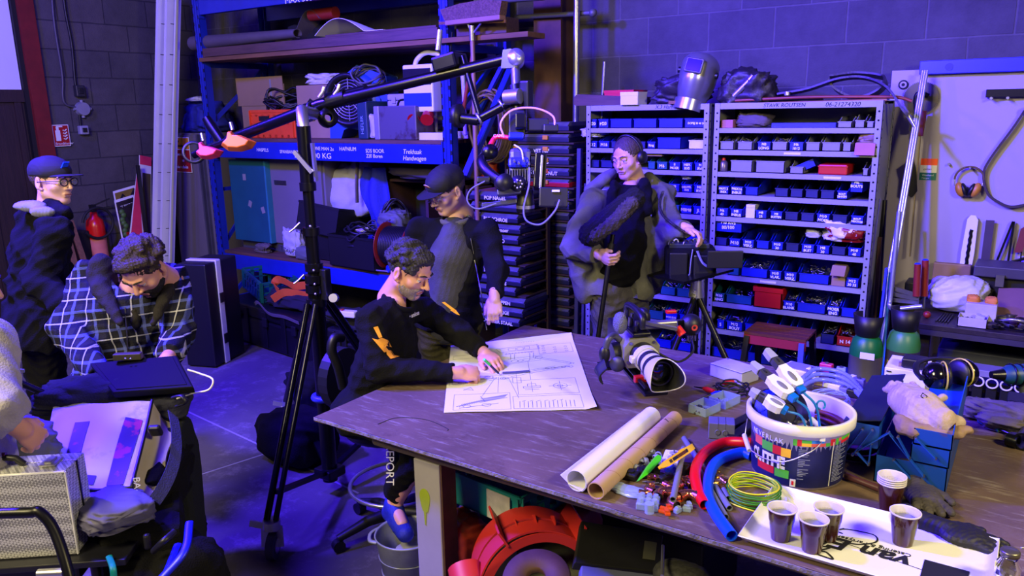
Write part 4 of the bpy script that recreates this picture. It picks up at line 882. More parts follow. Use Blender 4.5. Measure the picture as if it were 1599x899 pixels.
# ---- broom, hose, bars at the right upright
br=thing('push_broom','upturned push broom with wide bristle head and copper-coloured handle','broom',(-3.34,4.52,1.2))
a=py(737,40,4.52);m=MB();m.cyl((-3.335,4.50,.9),a,.016,n=12);m.make('handle',mat('copper_wood',(.52,.38,.38),.45,.2),br)
u=(py(800,22,4.5)-py(700,33,4.55)).normalized()
bc=py(741,32,4.5);m=MB();m._bar(frame(bc,u,(0,0,1)),.50,.07,.035);m.make('head_board',mat('broom_wood',(.55,.40,.36),.7),br,bevel=.008)
m=MB();n_=60;rb=random.Random(4)
m.prism([(-.25,0),(.25,0),(.27,.085),(.1,.105),(-.1,.10),(-.29,.075)],-.035,.035,frame(bc+Ve((0,0,.016)),u,(0,0,1)))
m.make('bristles',mat('bristle',(.38,.27,.26),.95,var=.4,vs=60,bump=1,bs=90),br)
m=MB();m.cyl(a-Ve((0,0,.10)),a,.022);m.make('socket',STEEL,br)
for s in (-1,1):MB().bar(a-Ve((0,0,.06)),bc+u*s*.06-Ve((0,0,.02)),.008,.012).make('stay',STEEL,br)
m=MB();hc2=py(768,195,4.95)
P=[]
for k in range(18):
 rr=.20+.006*(k % 5)
 m.tube([hc2+Ve((cos(a)*.14*(1+.04*(k % 4)),(k-9)*.011,sin(a)*(.22+.012*(k % 5))-.01*(k % 3))) for a in [2*PI*i/20 for i in range(20)]],.009,6,closed=True)
m.make('coiled_rope',mat('rope_tan',(.48,.40,.30),.8),None,'thick coil of tan rope hanging on the right rack upright','rope')
MB().tube(spline([py(728,50,4.62),py(738,75,4.62),py(734,110,4.66),py(727,150,4.7),py(722,185,4.75)]),.014,8).make('red_hose',mat('dull_red_hose',(.55,.22,.20),.5),None,'reddish hose curving down beside the broom handle','hose')
MB().tube(spline([py(706,50,4.6),py(703,85,4.62),py(700,105,4.62)]),.007,6).make('thin_rope',CAB,None,'thin dark cord hanging just right of the rack upright','cord')
MB().bar(py(806,90,4.9),py(727,275,4.45),.04,.05,(1,0,0)).make('leaning_bar',RACKB,None,'loose blue steel bar leaning diagonally behind the broom handle','bar')
MB().bar(py(789,95,5.0),py(745,180,4.9),.03,.03,(1,0,0)).make('leaning_bar',mat('rack_bright_blue'),None,'thinner bright blue bar leaning behind the rope coil','bar')
q=MB();q.cyl(py(709,182,4.95),py(706,208,4.95),.045,.035);q.make('red_cone',ORANGE,None,'small orange cone-shaped cup beside the right upright','cup')
MB().bar(py(690,37,4.57)+Ve((0,-.03,0)),py(790,33,4.50),.012,.02).make('thin_lath',WOOD,None,'thin lath stuck across below the broom head','lath')
lump(py(752,262,5.1),(.30,.2,.2),90,.2,20,14).make('orange_helmet',mat('dull_orange_shell',(.70,.22,.10),.5),None,'dull orange shell behind the gimbal camera','helmet')
# ---- assortment cases in two stacks
CB=mat('case_base',(.06,.07,.16),.5);CLD=mat('case_lid_clear',(.32,.32,.36),.30,var=.25,vs=14)
YL=mat('latch_yellow',(.80,.55,.12),.5);OL=mat('latch_orange',(.80,.36,.10),.5)
def acase(x0,x1,y,z,h,lab,txt=None,latches=(.12,.62),lc=YL,depth=.34,grp=''):
 t=thing('assortment_case',lab,'assortment case',((x0+x1)/2,y,z),group=grp);W=x1-x0
 MB().bx((-W/2,0,0),(W/2,depth,h*.55)).make('base',CB,t,world=0,bevel=.004)
 m=MB();m.prism([(0,h*.56),(.03,h),(depth-.03,h),(depth,h*.56)],-W/2+.01,W/2-.01,Matrix(((0,0,1,0),(1,0,0,0),(0,1,0,0),(0,0,0,1))));m.make('lid',CLD,t,world=0,bevel=.004)
 for f in latches:MB().box((-W/2+W*f,-.006,h*.55),(.045,.012,h*.5)).make('latch',lc,t,world=0,bevel=.003)
 if txt:text(txt,h*.62,((x0+x1)/2+W*.05,y-.0025,z+h*.10),(1,0,0),(0,0,1),WPAINT,'marker_writing',t,'CENTER',bold=.0008,jit=.03)
 return t
fr=thing('case_rack','dark wooden slotted rack holding the assortment cases','rack',(-3.1,5.2,0))
N_=19;T1=[None,None,'VET NIP','M5 RVS','M5 RVS DONUT',None,None,None,None,None,'TIG',None,'M5 RVS','FREZEN','PLAAT',None,None,None,None]
for k in range(N_):
 z=1.825-k*.082
 acase(-3.38,-2.86,5.0,z,.062,('red' if k==5 else 'dark')+f' assortment case, {ORD[k] if k < 11 else ["twelfth","thirteenth","fourteenth","fifteenth","sixteenth","seventeenth","eighteenth","nineteenth"][k-11]} from the top of the stack beside the rusty column',(T1[k] or ('BOUTEN' if k==0 else None)),lc=(OL if k in (4,8,18) else YL),grp='assortment cases in the tall stack')
 MB().bx((-3.42,5.0,z-.014),(-2.82,5.36,z-.002)).make('slot_shelf',mat('slot_wood',(.20,.13,.09),.8),fr)
for x in (-3.43,-2.835):MB().bx((x,5.0,0),(x+.014,5.37,1.92)).make('side_panel',mat('slot_wood'),fr) if x<-3 else MB().bx((x,5.33,0),(x+.014,5.37,1.92)).make('side_panel',mat('slot_wood'),fr)
for o in list(C.objects):
 if o.parent and o.name.startswith('base') and o.parent.get('label','').startswith('red assort'):o.data=o.data.copy();o.data.materials[0]=mat('case_red',(.62,.06,.06),.4)
T2=['POP NAGEL','','RVS SCHROE','!ONG moer','RES M8 O','STOP','RVS Ofw','M6 RVS BORG','RVS oog','MRD B','TAPPEN','OVERIGE','DONKER STAAL','']
fr2=thing('case_rack','lower dark wooden rack of assortment cases behind the man in the cap','rack',(-3.2,4.7,0))
for k in range(13):
 z=1.355-k*.076;dx=[0,0,.0,.02,.0,.02,-.02,0,.02,-.03,.05,.03,.0][k]
 acase(-3.42+dx,-3.0+dx-.0,4.52,z,.058,f'dark assortment case'+(f' marked {T2[k]}' if T2[k] else ' without writing')+f', {ORD[k] if k < 11 else ["twelfth","thirteenth"][k-11]} from the top of the front stack',T2[k] or None,latches=(),grp='assortment cases in the front stack')
 MB().bx((-3.46,4.55,z-.012),(-2.96,4.86,z-.002)).make('slot_shelf',mat('slot_wood'),fr2)
MB().bx((-3.47,4.55,0),(-3.455,4.86,1.42)).make('side_panel',mat('slot_wood'),fr2)
MB().bx((-2.965,4.84,0),(-2.95,4.88,1.42)).make('side_panel',mat('slot_wood'),fr2)
# slanted grey profiles between stacks and shelving
for k,(x,w_) in enumerate(((-2.80,.03),(-2.745,.02))):
 MB().bar((x,5.0,0),(x+.02,5.02,1.70-k*.25),w_,.03,(0,1,0)).make('steel_profile',mat('purple_profile',(.30,.30,.38),.4,.3),None,('tall grey steel profile standing left of the shelving','second, shorter grey profile standing left of the shelving')[k],'profile')
 # ================================================================ RIGHT CORNER: TOOL BOARD, BENCH, CYLINDERS
LAV=mat('painted_board',(.60,.57,.64),.55,var=.05,vs=2)
t=thing('tool_board','large pale painted tool board on the wall right of the grey shelving','board',(.1,5.4,.85))
MB().bx((-.81,5.38,.80),(1.0,5.42,2.175)).make('panel',LAV,t,bevel=.003)
MB().bx((-.655,5.33,2.145),(1.0,5.37,2.222)).make('blue_rail',mat('rail_blue',(.12,.14,.85),.35),t,bevel=.003)
m=MB();m.cyl((-.50,5.328,2.183),(-.50,5.331,2.183),.022,n=20);m.make('rail_hole',mat('rail_hole_blue',(.05,.06,.40),.5),t)
for k in range(3):MB().cyl((-.74+.0,5.372-.001*k,2.09),(-.74,5.379,2.09),.028-.009*k,n=24).make('ring_mark',(INK,LAV,INK)[k],t)
MB().bx((-.30,5.33,2.005),(.9,5.37,2.05)).make('tool_bar',BLKM,None,'black bar screwed to the tool board at the upper right','bar',bevel=.003)
for x in (-.27,-.19):MB().cyl((x,5.36,2.0),(x,5.30,2.0),.008).make('peg',STEEL,None,('left' if x<-.2 else 'right')+' steel peg under the black bar on the tool board','peg')
# saw blade
c=Ve((-.635,5.36,2.01));o=[]
for k in range(120):r=.098 if k % 2 else .092;a=2*PI*k/120;o.append((r*cos(a),r*sin(a)))
t=thing('saw_blade','round toothed saw blade hanging at the top left of the tool board','saw blade',c-Ve((0,0,.1)))
VT=lambda c:Matrix.Translation(c) @ Matrix(((1,0,0,0),(0,0,-1,0),(0,1,0,0),(0,0,0,1)))
MB().prism(o,0,.003,VT(c)).make('disc',mat('blade_steel',(.30,.28,.32),.35,.8),t);MB().cyl(c,c-Ve((0,.006,0)),.018).make('arbor',HOLE,t)
# sticker
t=thing('sticker','orange, white and green sticker stuck on the tool board','sticker',(-.555,5.377,1.52))
for z0,z1,nm,mm in ((1.61,1.65,'orange_band',ORANGE),(1.565,1.61,'white_band',WHITE),(1.52,1.565,'green_band',mat('green_print',(.05,.40,.38),.5))):MB().bx((-.603,5.3765,z0),(-.513,5.38,z1)).make(nm,mm,t)
text('gedaan',.016,(-.585,5.376,1.582),(1,0,0),(0,0,1),INK,'sticker_text',t);text('Weekend',.016,(-.59,5.376,1.545),(1,0,0),(0,0,1),WHITE,'sticker_text',t);text('Morgen',.013,(-.59,5.376,1.528),(1,0,0),(0,0,1),WHITE,'sticker_text',t)
# ear defenders on board
YW=mat('ochre_plastic',(.72,.50,.14),.5)
t=thing('ear_defenders','yellow ear defenders hanging on the tool board','ear defenders',(-.335,5.33,1.44))
MB().tube(arc((-.335,5.34,1.535),.075,0,PI,20,(1,0,0),(0,0,1)),.009,8,flat=.6).make('headband',mat('ochre_dark',(.35,.27,.12),.5),t)
for s in (-1,1):
 MB().tube([(-.335+s*.075,5.34,1.535),(-.335+s*.07,5.335,1.50),(-.335+s*.045,5.33,1.485)],.004,6).make('yoke',STEEL,t)
 MB().ell((-.335+s*.040,5.335,1.475),(.026,.035,.045),16,12,rotm('Y',s*.35)).make('ear_cup',YW,t);MB().ell((-.335+s*.018,5.33,1.475),(.016,.034,.042),14,10,rotm('Y',s*.35)).make('cushion',BLACK,t)
MB().cyl((-.335,5.38,1.605),(-.335,5.30,1.605),.006).make('peg',STEEL,None,'peg holding the yellow ear defenders','peg')
# band saw loop
P=[(-.10,5.35,1.935),(-.15,5.35,1.83),(-.24,5.35,1.66),(-.265,5.35,1.57),(-.235,5.35,1.46),(-.17,5.35,1.405),(-.10,5.35,1.385),(0,5.35,1.42),(.12,5.35,1.50),(.2,5.35,1.62),(.12,5.35,1.8),(-.06,5.35,1.935)]
ribbon('drive_belt',P,.035,mat('belt_brown',(.18,.13,.12),.7),'long dark belt loop hanging from a knob on the tool board','belt',(0,1,0),.012)
MB().cyl((-.085,5.38,1.935),(-.085,5.30,1.935),.02).make('black_knob',BLKM,None,'dark round knob carrying the belt loop','knob')
MB().cyl((-.45,5.38,1.62),(-.45,5.35,1.62),.007).make('peg',STEEL,None,'lone peg on the board between sticker and ear defenders','peg')
# chain bar
t=thing('chainsaw_bar','chainsaw guide bar with chain leaning upright against the tool board','chainsaw bar',(-.29,5.33,.9))
u=Ve((.03,0,1)).normalized()
MB().prism([(-.028,0),(.028,0),(.034,.2),(.028,.40),(.012,.425),(-.012,.425),(-.028,.40),(-.034,.2)],0,.006,frame(Ve((-.305,5.345,.90)),(1,0,-.03),u)).make('guide_bar',ALU,t)
c0=Ve((-.305,5.338,.90));
MB().tube([c0+u*.02*k+Ve((.004*(k % 2),0,0)) for k in range(18)],.011,5).make('chain',BLKM,t)
def flat(name,out,c,th,m,lab,cat,yb=5.35,rz=0):return MB().prism(out,0,th,VT(Ve((c[0],yb,c[1]))) @ rotm('Z',rz)).make(name,m,None,lab,cat)
flat('steel_rule',[(-.022,0),(.022,0),(.024,.30),(-.02,.30)],(-.205,1.0),.006,mat('purple_steel',(.32,.28,.34),.4,.6),'slotted grey steel strip hanging right of the chainsaw bar','strip')
m=MB();c=Ve((-.09,5.35,1.06))
m.bar(c+Ve((-.06,0,-.02)),c+Ve((0,0,.24)),.012,.02,(0,1,0));m.bar(c+Ve((.0,0,-.08)),c+Ve((.005,0,.24)),.012,.02,(0,1,0));m.make('divider_compass',BLKM,None,'large black dividers hanging on the board beside the steel strip','dividers')
flat('red_saw_blade',[(-.03,0),(.01,0),(.035,.18),(-.012,.14)],(-.035,1.12),.006,mat('red_brown',(.42,.12,.12),.5),'short red-brown pointed blade on the right of the tool board','blade')
MB().bar((-.15,5.32,1.03),(.22,5.32,1.20),.012,.04,(0,1,0)).make('angled_bar',BLKM,None,'heavy black bar lying slanted on the right of the tool board','bar')
m=MB();m.tube(spline([(-.03,5.33,1.13),(-.03,5.33,1.05),(-.05,5.33,1.0)]),.004,6);m.make('hook_wire',BLKM,None,'thin bent wire hanging below the red-brown blade','wire')
# gun-shaped / handle tools on the left
t=thing('bow_saw','dark hand tool with red-brown grip hanging in front of the saw blade','saw',(-.62,5.3,1.35))
MB().tube(spline([py(1432,185,5.3),py(1430,155,5.3),py(1436,145,5.3),py(1450,150,5.3)]),.014,8).make('frame',BLKM,t)
MB().bar(py(1443,173,5.3),py(1437,212,5.3),.03,.035,(0,1,0)).make('grip',mat('red_brown'),t);MB().bar(py(1428,180,5.3),py(1425,205,5.3),.03,.04,(0,1,0)).make('lower_grip',BLACK,t)
MB().bar(py(1437,212,5.31),py(1421,400,5.31),.008,.026,(0,1,0)).make('pale_blade',mat('blade_pale',(.55,.50,.40),.4,.3),t)
q=[py(1420,265,5.3),py(1429,255,5.3)]
m=MB();m.prism([(-.05,.10),(.0,.14),(.02,.06),(.035,-.05),(.01,-.09),(-.03,-.07),(-.03,.03)],0,.012,VT(py(1424,285,5.3)));m.make('tin_snips',BLKM,None,'dark angular tool hanging behind the blue tubes below the saw','tool')
# tubes leaning
def lt_(name,a,b_,r,m,lab,cat='tube',n=10):return MB().cyl(a,b_,r,n=n).make(name,m,None,lab,cat)
BT=mat('blue_tube',(.15,.20,.90),.3)
t=thing('tube_bundle','bundle of three pale blue-lit steel strips leaning against the board','strip bundle',(-.62,4.8,0))
for k in range(3):
 a=py(1441+k*3.6,110,5.25);b_=py(1395+k*4,380,5.0);d_=(b_-a);b2=a+d_*1.85;MB().cyl(a,b2,.0075,n=10).make('strip',mat('lit_steel',(.62,.64,.72),.3,.7),t)
lt_('pale_pipe',py(1370,310,5.05),py(1347,490,4.85)+Ve((-.03,0,-.62)),.02,mat('bare_pipe'),'thick pale pipe leaning on the right post of the shelving','pipe')
lt_('black_pipe',py(1381,312,5.2),py(1377,420,5.1)+Ve((0,0,-.55)),.018,BLKM,'black pipe leaning beside the thick pale pipe','pipe')
lt_('thin_pipe',py(1404,320,5.1),py(1388,480,4.9)+Ve((0,0,-.5)),.010,mat('bare_pipe'),'thin pale tube leaning left of the bundle','tube')
m=MB();a=py(1385,418,4.8);b_=py(1366,560,4.7);m.bar(a,b_+Ve((0,0,-.3)),.012,.05,(0,1,0));m.make('blue_lath',BT,None,'bright blue lath leaning behind the gas cylinders','lath')
m=MB();a=py(1390,425,4.85);b_=py(1382,560,4.75);m.bar(a,b_+Ve((0,0,-.3)),.012,.03,(0,1,0));m.make('blue_lath',mat('cyan_tube',(.15,.45,.9),.4),None,'narrower cyan-blue strip beside the bright blue lath','lath')
MB().bar(py(1375,370,5.15),py(1362,560,5.05),.02,.05,(0,1,0)).make('rusty_angle',RUST,None,'rusty angle iron leaning behind the pale pipe','angle iron')
# bench
BM=mat('bench_steel',(.20,.17,.18),.5,.4,.3,10,.15)
t=thing('work_bench','dark steel bench below the tool board crowded with tools','bench',(.3,5.0,0))
MB().bx((-.50,4.55,.80),(1.0,5.36,.83)).make('top',BM,t,bevel=.003)
MB().bx((-.50,4.55,.77),(1.0,4.565,.80)).make('front_lip',mat('bench_edge',(.30,.28,.33),.4,.6),t)
for x in (-.44,.9):
 for y in (4.62,5.3):MB().bx((x,y,0),(x+.05,y+.05,.80)).make('leg',BM,t)
m=MB();m.bx((-.42,4.72,.44),(1.0,5.3,.46));m.make('lower_shelf',BM,t)
MB().bx((-.36,4.80,.461),(.9,5.28,.64)).make('storage_chest',mat('chest_paint',(.25,.27,.34),.6,.1,.3,4),None,'grey-blue sheet metal chest on the lower shelf of the bench','chest',bevel=.01)
t=thing('pipe_rack','pale ledge with a row of white rings standing under the bench','rack',(-.05,4.6,.45))
MB().bx((-.26,4.50,.60),(.6,4.62,.635)).make('ledge',mat('lav_ledge',(.50,.48,.56),.5),t,bevel=.003)
for k in range(8):
 c=Ve((-.20+.062*k,4.49,.575));MB().tube(arc(c,.025,0,2*PI,18,(1,0,0),(0,0,1))[:-1],.0045,6,closed=True).make('ring',WHITE,t);MB().bx((c.x-.024,4.50,.20),(c.x+.024,4.56,.555)).make('black_sleeve',BLACK,t,bevel=.004)
 # chain at bench corner
t=thing('chain','steel chain hanging from the left corner of the bench','chain',(-.46,4.52,.3))
for k in range(14):
 c=Ve((-.455,4.53,.79-.036*k));a=(1,0,0) if k % 2 else (0,1,0)
 MB().tube([c+Ve(a)*.011*cos(q)+Ve((0,0,.024*sin(q))) for q in [2*PI*i/12 for i in range(12)]],.004,6,closed=True).make('link',STEEL,t)
 # bench items (top z=.831)
ZB=.831
t=thing('bar_clamp','pair of bar clamps with red wooden handles lying on the bench corner','clamp',(-.55,4.75,ZB))
for k,(dx,lab) in enumerate(((0,'front bar clamp with red wooden handle on the bench corner'),(.035,'rear bar clamp with red wooden handle on the bench corner'))):
 if k==0:tt=t;tag(tt,lab)
 else:tt=thing('bar_clamp',lab,'clamp',(-.5,4.9,ZB))
 a=py(1431+k*12,462,4.75+k*.06);b_=py(1433+k*12,412-k*6,4.75+k*.06)
 MB().cyl(a,b_,.020,.017,n=12).make('handle',mat('clamp_red',(.50,.12,.10),.45),tt);MB().cyl(b_,b_+(b_-a)*.03,.017,.010,n=12).make('handle_tip',mat('rack_bright_blue'),tt)
 MB().cyl(a,a-(b_-a)*.35,.007).make('screw',STEEL,tt)
 for j in range(3):c=py(1395,450+j*9,4.75+k*.05);d_=py(1435,462+j*5,4.75+k*.05);MB().bar(c,d_,.014,.022).make('clamp_bar',STEEL,tt) if k==0 or j==0 else None
t=thing('deep_clamp','long upright bar clamp standing behind the gas cylinders','clamp',(-.62,4.72,.5))
MB().tube(spline([py(1404,330,4.78),py(1391,460,4.72),py(1389,475,4.70),py(1397,482,4.70),py(1440,478,4.70)]),.013,8).make('rail',mat('lit_steel'),t)
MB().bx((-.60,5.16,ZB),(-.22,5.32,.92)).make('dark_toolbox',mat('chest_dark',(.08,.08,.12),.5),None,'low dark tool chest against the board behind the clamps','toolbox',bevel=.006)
MB().bx((-.47,5.30,.92),(-.27,5.34,1.03)).make('ochre_box',mat('ochre_paint',(.55,.45,.25),.6),None,'flat ochre metal box standing behind the plastic bag','box',bevel=.006)
lump((-.30,4.93,ZB+.10),(.32,.24,.20),95,.28,34,22,box=.75).make('carrier_bag',mat('white_bag',(.75,.75,.78),.45,var=.03),None,'bulging white plastic bag with red lettering on the bench','bag')
t=thing('glue_box','dirty white box with orange rags in its top on the bench','box',(-.17,4.75,ZB))
MB().bx((-.245,4.70,ZB),(-.10,4.82,ZB+.105)).make('body',mat('dirty_white',(.68,.66,.64),.6,var=.15,vs=12),t,bevel=.004)
for k,x in enumerate((-.215,-.135)):lump((x,4.76,ZB+.115),(.06,.07,.045),96+k,.3,14,10).make('orange_rag',mat('rag_orange',(.80,.50,.18),.8),t)
t=thing('tool_chest_lid','long grey metal tool box with open lid at the back of the bench','toolbox',(.1,5.15,ZB))
MB().bx((-.24,4.98,1.03),(.9,5.22,1.09)).make('lid',mat('lid_grey',(.26,.25,.28),.45,.3),t,bevel=.006);MB().bx((-.23,5.02,0.96),(.9,5.2,1.03)).make('body',BLACK,t)
MB().bx((-.13,4.965,.985),(-.09,4.98,1.05)).make('hasp',STEEL,t);MB().bx((-.22,5.02,ZB),(.9,5.18,.96)).make('base',mat('chest_dark'),t)
m=MB();m.sheet(lambda u,v_:(-.11+1.0*u,4.98-.16*v_,ZB+.14-.13*v_+.015*sin(u*9)),12,6,.01);m.make('leather_sheet',mat('tan_sheet',(.42,.30,.30),.7),None,'large tan leather sheet propped on the bench below the grey lid','sheet')
t=thing('parts_box','small white open box of fasteners at the front of the bench','box',T=trs((-.20,4.59,ZB)))
m=MB();W,D_,H=.135,.11,.05
m.bx((-W/2,0,0),(W/2,D_,.003));m.bx((-W/2,0,0),(W/2,.004,H));m.bx((-W/2,D_-.004,0),(W/2,D_,H));m.bx((-W/2,0,0),(-W/2+.004,D_,H));m.bx((W/2-.004,0,0),(W/2,D_,H));m.make('tray',mat('dirty_white'),t,world=0)
hardware(W,D_,H,5).make('fasteners',STEEL,t,world=0);MB().box((.03,.05,.045),(.04,.05,.03),rotm('Y',.3)).make('clear_packet',mat('clear_bag'),t,world=0)
rr=random.Random(3)
def spanner(c,L_,ang,lab,m=STEEL,nm='spanner',cat='spanner',tilt=0):
 T=Matrix.Translation(Ve(c)) @ rotm('Z',ang) @ rotm('X',tilt);t=thing(nm,lab,cat,T=T)
 MB().box((0,0,.006),(L_*.8,.018,.008)).make('shaft',m,t,world=0,bevel=.002)
 MB().prism([(.03*cos(a),.022*sin(a)) for a in [.5+(2*PI-1.0)*i/14 for i in range(15)]]+[(.006,-.006),(.0,0),(.006,.006)],0,.013,Matrix.Translation((L_*.45,0,0))).make('open_jaw',m,t,world=0)
 MB().pipe((-L_*.45,0,0),(-L_*.45,0,.013),.022,.010,16).make('ring_end',m,t,world=0)
labs=['long steel spanner lying across the middle of the bench','spanner half under the tan leather sheet','short bent spanner right of the parts box','chrome spanner near the front edge of the bench','dark spanner at the right edge of the bench','spanner lying crosswise beside the parts box','small spanner behind the parts box','worn spanner at the far right of the bench']
for k,(x,y,a) in enumerate(((-.02,4.74,.2),(.03,4.83,-.3),(-.09,4.68,1.0),(-.02,4.60,-.1),(.08,4.66,1.3),(-.06,4.64,-1.1),(-.07,4.80,.7),(.10,4.76,.1))):spanner((x,y,ZB+.002+.004*k),(.22,.2,.14,.16,.15,.12,.11,.2)[k],a,labs[k],STEEL if k % 2==0 else BLKM)
for k in range(7):
 x=-.12+.05*k;y=4.62+.06*((k*3) % 4);v,fc=cloud((x,y,ZB+.018),(.06,.05,.035),120+k,.35,12,8)
 MB().add(v,fc,True).make('scrap_fitting',(BM,STEEL,mat('dark_rust',(.25,.15,.12),.7))[k % 3],None,'grimy metal fitting among the tools on the bench','fitting','grimy fittings on the bench')
MB().tube(spline([(-.09,4.70,ZB+.02),(-.03,4.66,ZB+.05),(.04,4.68,ZB+.04),(.06,4.74,ZB+.02)]),.008,8).make('curved_handle',CHROME,None,'curved chromed handle lying on the tool heap','handle')
MB().pipe((.055,4.60,ZB+.015),(.06,4.63,ZB+.03),.017,.006).make('orange_ring',ORANGE,None,'small orange ring fitting at the front right of the bench','fitting')
lump((.09,4.72,ZB+.05),(.07,.05,.04),131,.4,14,10).make('white_tissue',PAPER,None,'scrap of white tissue on the tool heap','tissue')
MB().ell((-.42,4.68,ZB+.02),(.02,.02,.02),12,8).make('red_ball_grip',mat('clamp_red'),None,'round red ball grip lying at the left of the bench','knob')
m=MB()
for k in range(5):MB().cyl((-.37+.014*k,4.62,ZB+.004),(-.35+.012*k,4.80,ZB+.01),.004,n=6).make('drill_bit',BLKM,None,'thin dark drill bit lying left of the parts box','drill bit','row of drill bits on the bench')
# gas cylinders
def gascyl(x,y,r,h,body,shoulder,lab,band=None,txt=None):
 t=thing('gas_cylinder',lab,'gas cylinder',(x,y,0));c=Ve((x,y,0))
 MB().lathe([(0,.01),(r*.9,.01),(r,.04),(r,h),(r,h)],c,n=32).make('body',mat(*body),t)
 MB().lathe([(r*1.001,h),(r*1.001,h+.03),(r*.86,h+.085),(r*.45,h+.12),(0,h+.12)],c,n=32).make('shoulder',mat(*shoulder),t)
 m=MB();zt=h+.11
 m.lathe([(r*.62,zt-.01),(r*.74,zt),(r*.95,zt+.11),(r*.87,zt+.11),(r*.66,zt+.01)],c,n=24,a0=.6,a1=.6+2*PI*.62);m.make('guard',BLACK,t)
 m=MB();m.lathe([(r*.62,zt),(r*.62,zt+.02),(r*.25,zt+.03)],c,n=20);m.make('collar',BLACK,t)
 m=MB();m.cyl(c+Ve((0,0,zt)),c+Ve((0,0,zt+.07)),.018);m.cyl(c+Ve((-.035,0,zt+.075)),c+Ve((.035,0,zt+.075)),.014);m.cyl(c+Ve((0,-.04,zt+.045)),c+Ve((0,0,zt+.045)),.014);m.make('valve',CHROME,t)
 if band:MB().lathe([(r*1.004,h-.12),(r*1.004,h-.055)],c,n=24,a0=0,a1=2*PI).make('print_band',mat(*band),t)
 return t,c
t,c=gascyl(-.655,4.32,.082,.685,('cyl_grey',(.62,.60,.64),.45,.1),('cyl_green',(.05,.42,.18),.4),'grey gas cylinder with green shoulder, nearest the grey shelving')
MB().box(c+Ve((.02,-.083,.70)),(.07,.002,.035)).make('paper_label',PAPER,t)
t,c=gascyl(-.49,4.40,.082,.72,('cyl_lavender',(.55,.50,.66),.45,.1),('cyl_green2',(.22,.50,.24),.4),'gas cylinder with pale green shoulder and yellow printed band',band=('cyl_yellow',(.75,.66,.25),.5))
text('WAPHEN',.045,c+Ve((-.06,-.0845,.615)),(1,0,0),(0,0,1),SIGNRED,'band_text',t)
# step stool
t=thing('step_stool','small folding step stool with red-brown slatted top before the shelving','stool',(-1.18,4.55,0))
SR=mat('stool_magenta',(.55,.10,.22),.5);SW=mat('stool_wood',(.38,.16,.14),.6,var=.3,stretch=(.5,5,5))
x0,x1=xat(1164,.67,4.45),xat(1260,.67,4.45)
for k in range(4):MB().bx((x0,4.42+.065*k,.67),(x1,4.475+.065*k,.685)).make('slat',SW,t)
MB().bx((x0,4.42,.615),(x1,4.44,.668)).make('front_apron',SR,t);MB().bx((x0,4.655,.615),(x1,4.675,.668)).make('rear_apron',SR,t)
for x,s in ((x0+.02,1),(x1-.02,-1)):
 MB().bar((x,4.43,.66),(x-s*.03,4.28,0),.03,.04,(0,1,0)).make('leg',BLKM if s>0 else mat('leg_blue',(.12,.15,.7),.4),t);MB().bar((x,4.66,.66),(x-s*.03,4.80,0),.03,.04,(0,1,0)).make('leg',BLKM,t)
 # ================================================================ BIG WORK TABLE
TZ=.9
def tabmat():
 m=mat('table_top',(.38,.31,.26),.62,0,.25,3.5,.12,45)
 nt=m.node_tree;N=nt.nodes;L=nt.links;b=N['Principled BSDF'];old=b.inputs['Base Color'].links[0].from_socket;g=N.new('ShaderNodeNewGeometry')
 def layer(old,scale,lo,hi,col,stretch=(1,1,1),det=10):
  mp=N.new('ShaderNodeMapping');mp.inputs['Scale'].default_value=stretch;mp.inputs['Rotation'].default_value=(0,0,.5);L.new(g.outputs['Position'],mp.inputs[0])
  n=N.new('ShaderNodeTexNoise');n.inputs['Scale'].default_value=scale;n.inputs['Detail'].default_value=det;n.inputs['Roughness'].default_value=.75;L.new(mp.outputs[0],n.inputs[0])
  r=N.new('ShaderNodeValToRGB');r.color_ramp.elements[0].position=lo;r.color_ramp.elements[0].color=(0,0,0,1);r.color_ramp.elements[1].position=hi;r.color_ramp.elements[1].color=(.75,.75,.75,1);L.new(n.outputs[0],r.inputs[0])
  mx=N.new('ShaderNodeMix');mx.data_type='RGBA';L.new(r.outputs[0],mx.inputs[0]);L.new(old,mx.inputs[6]);mx.inputs[7].default_value=(*lin(col),1);return mx.outputs[2]
 o=layer(old,2.2,.56,.72,(.44,.38,.36));o=layer(o,7,.54,.68,(.56,.52,.48),(1,7,1));o=layer(o,1.3,.55,.68,(.20,.12,.09));o=layer(o,26,.68,.74,(.60,.58,.56))
 L.new(o,b.inputs['Base Color']);b.inputs['Specular IOR Level'].default_value=.3;return m
TT=tabmat()
tb=thing('work_table','big heavy work table with scuffed dark steel top filling the foreground','table',(-.5,2.5,0))
rt=random.Random(2);out=[]
def jag(a,b_,n,amp):
 a=Ve(a);b_=Ve(b_);nn=(b_-a).cross(Ve((0,0,1))).normalized()
 for i in range(n):yield a.lerp(b_,i/n)+nn*rt.uniform(-amp,amp)
cs=[(-2.12,1.815,0),(1.0,1.755,0),(1.0,3.235,0),(-2.12,3.245,0)]
for i in range(4):out+=[(p.x,p.y) for p in jag(cs[i],cs[(i+1) % 4],90 if i==0 else 20,.0022 if i<1 else .0012)]
MB().prism(out,TZ-.016,TZ-.0005).make('table_top',TT,tb)
m=MB();m.bar((-2.12,1.8135,TZ-.006),(1.0,1.7535,TZ-.006),.005,.011)
m.make('worn_edge',mat('worn_edge',(.50,.47,.50),.6,.2,.5,30,.5,80),tb)
FRM=mat('frame_steel',(.40,.35,.29),.55,.1,.15,5)
MB().bx((-1.90,1.875,TZ-.085),(1.0,1.935,TZ-.017)).make('front_rail',FRM,tb,bevel=.015);MB().bx((-2.02,3.12,TZ-.085),(1.0,3.18,TZ-.017)).make('rear_rail',FRM,tb,bevel=.012)
MB().bx((-1.72,1.93,TZ-.085),(-1.66,3.12,TZ-.017)).make('side_rail',FRM,tb)
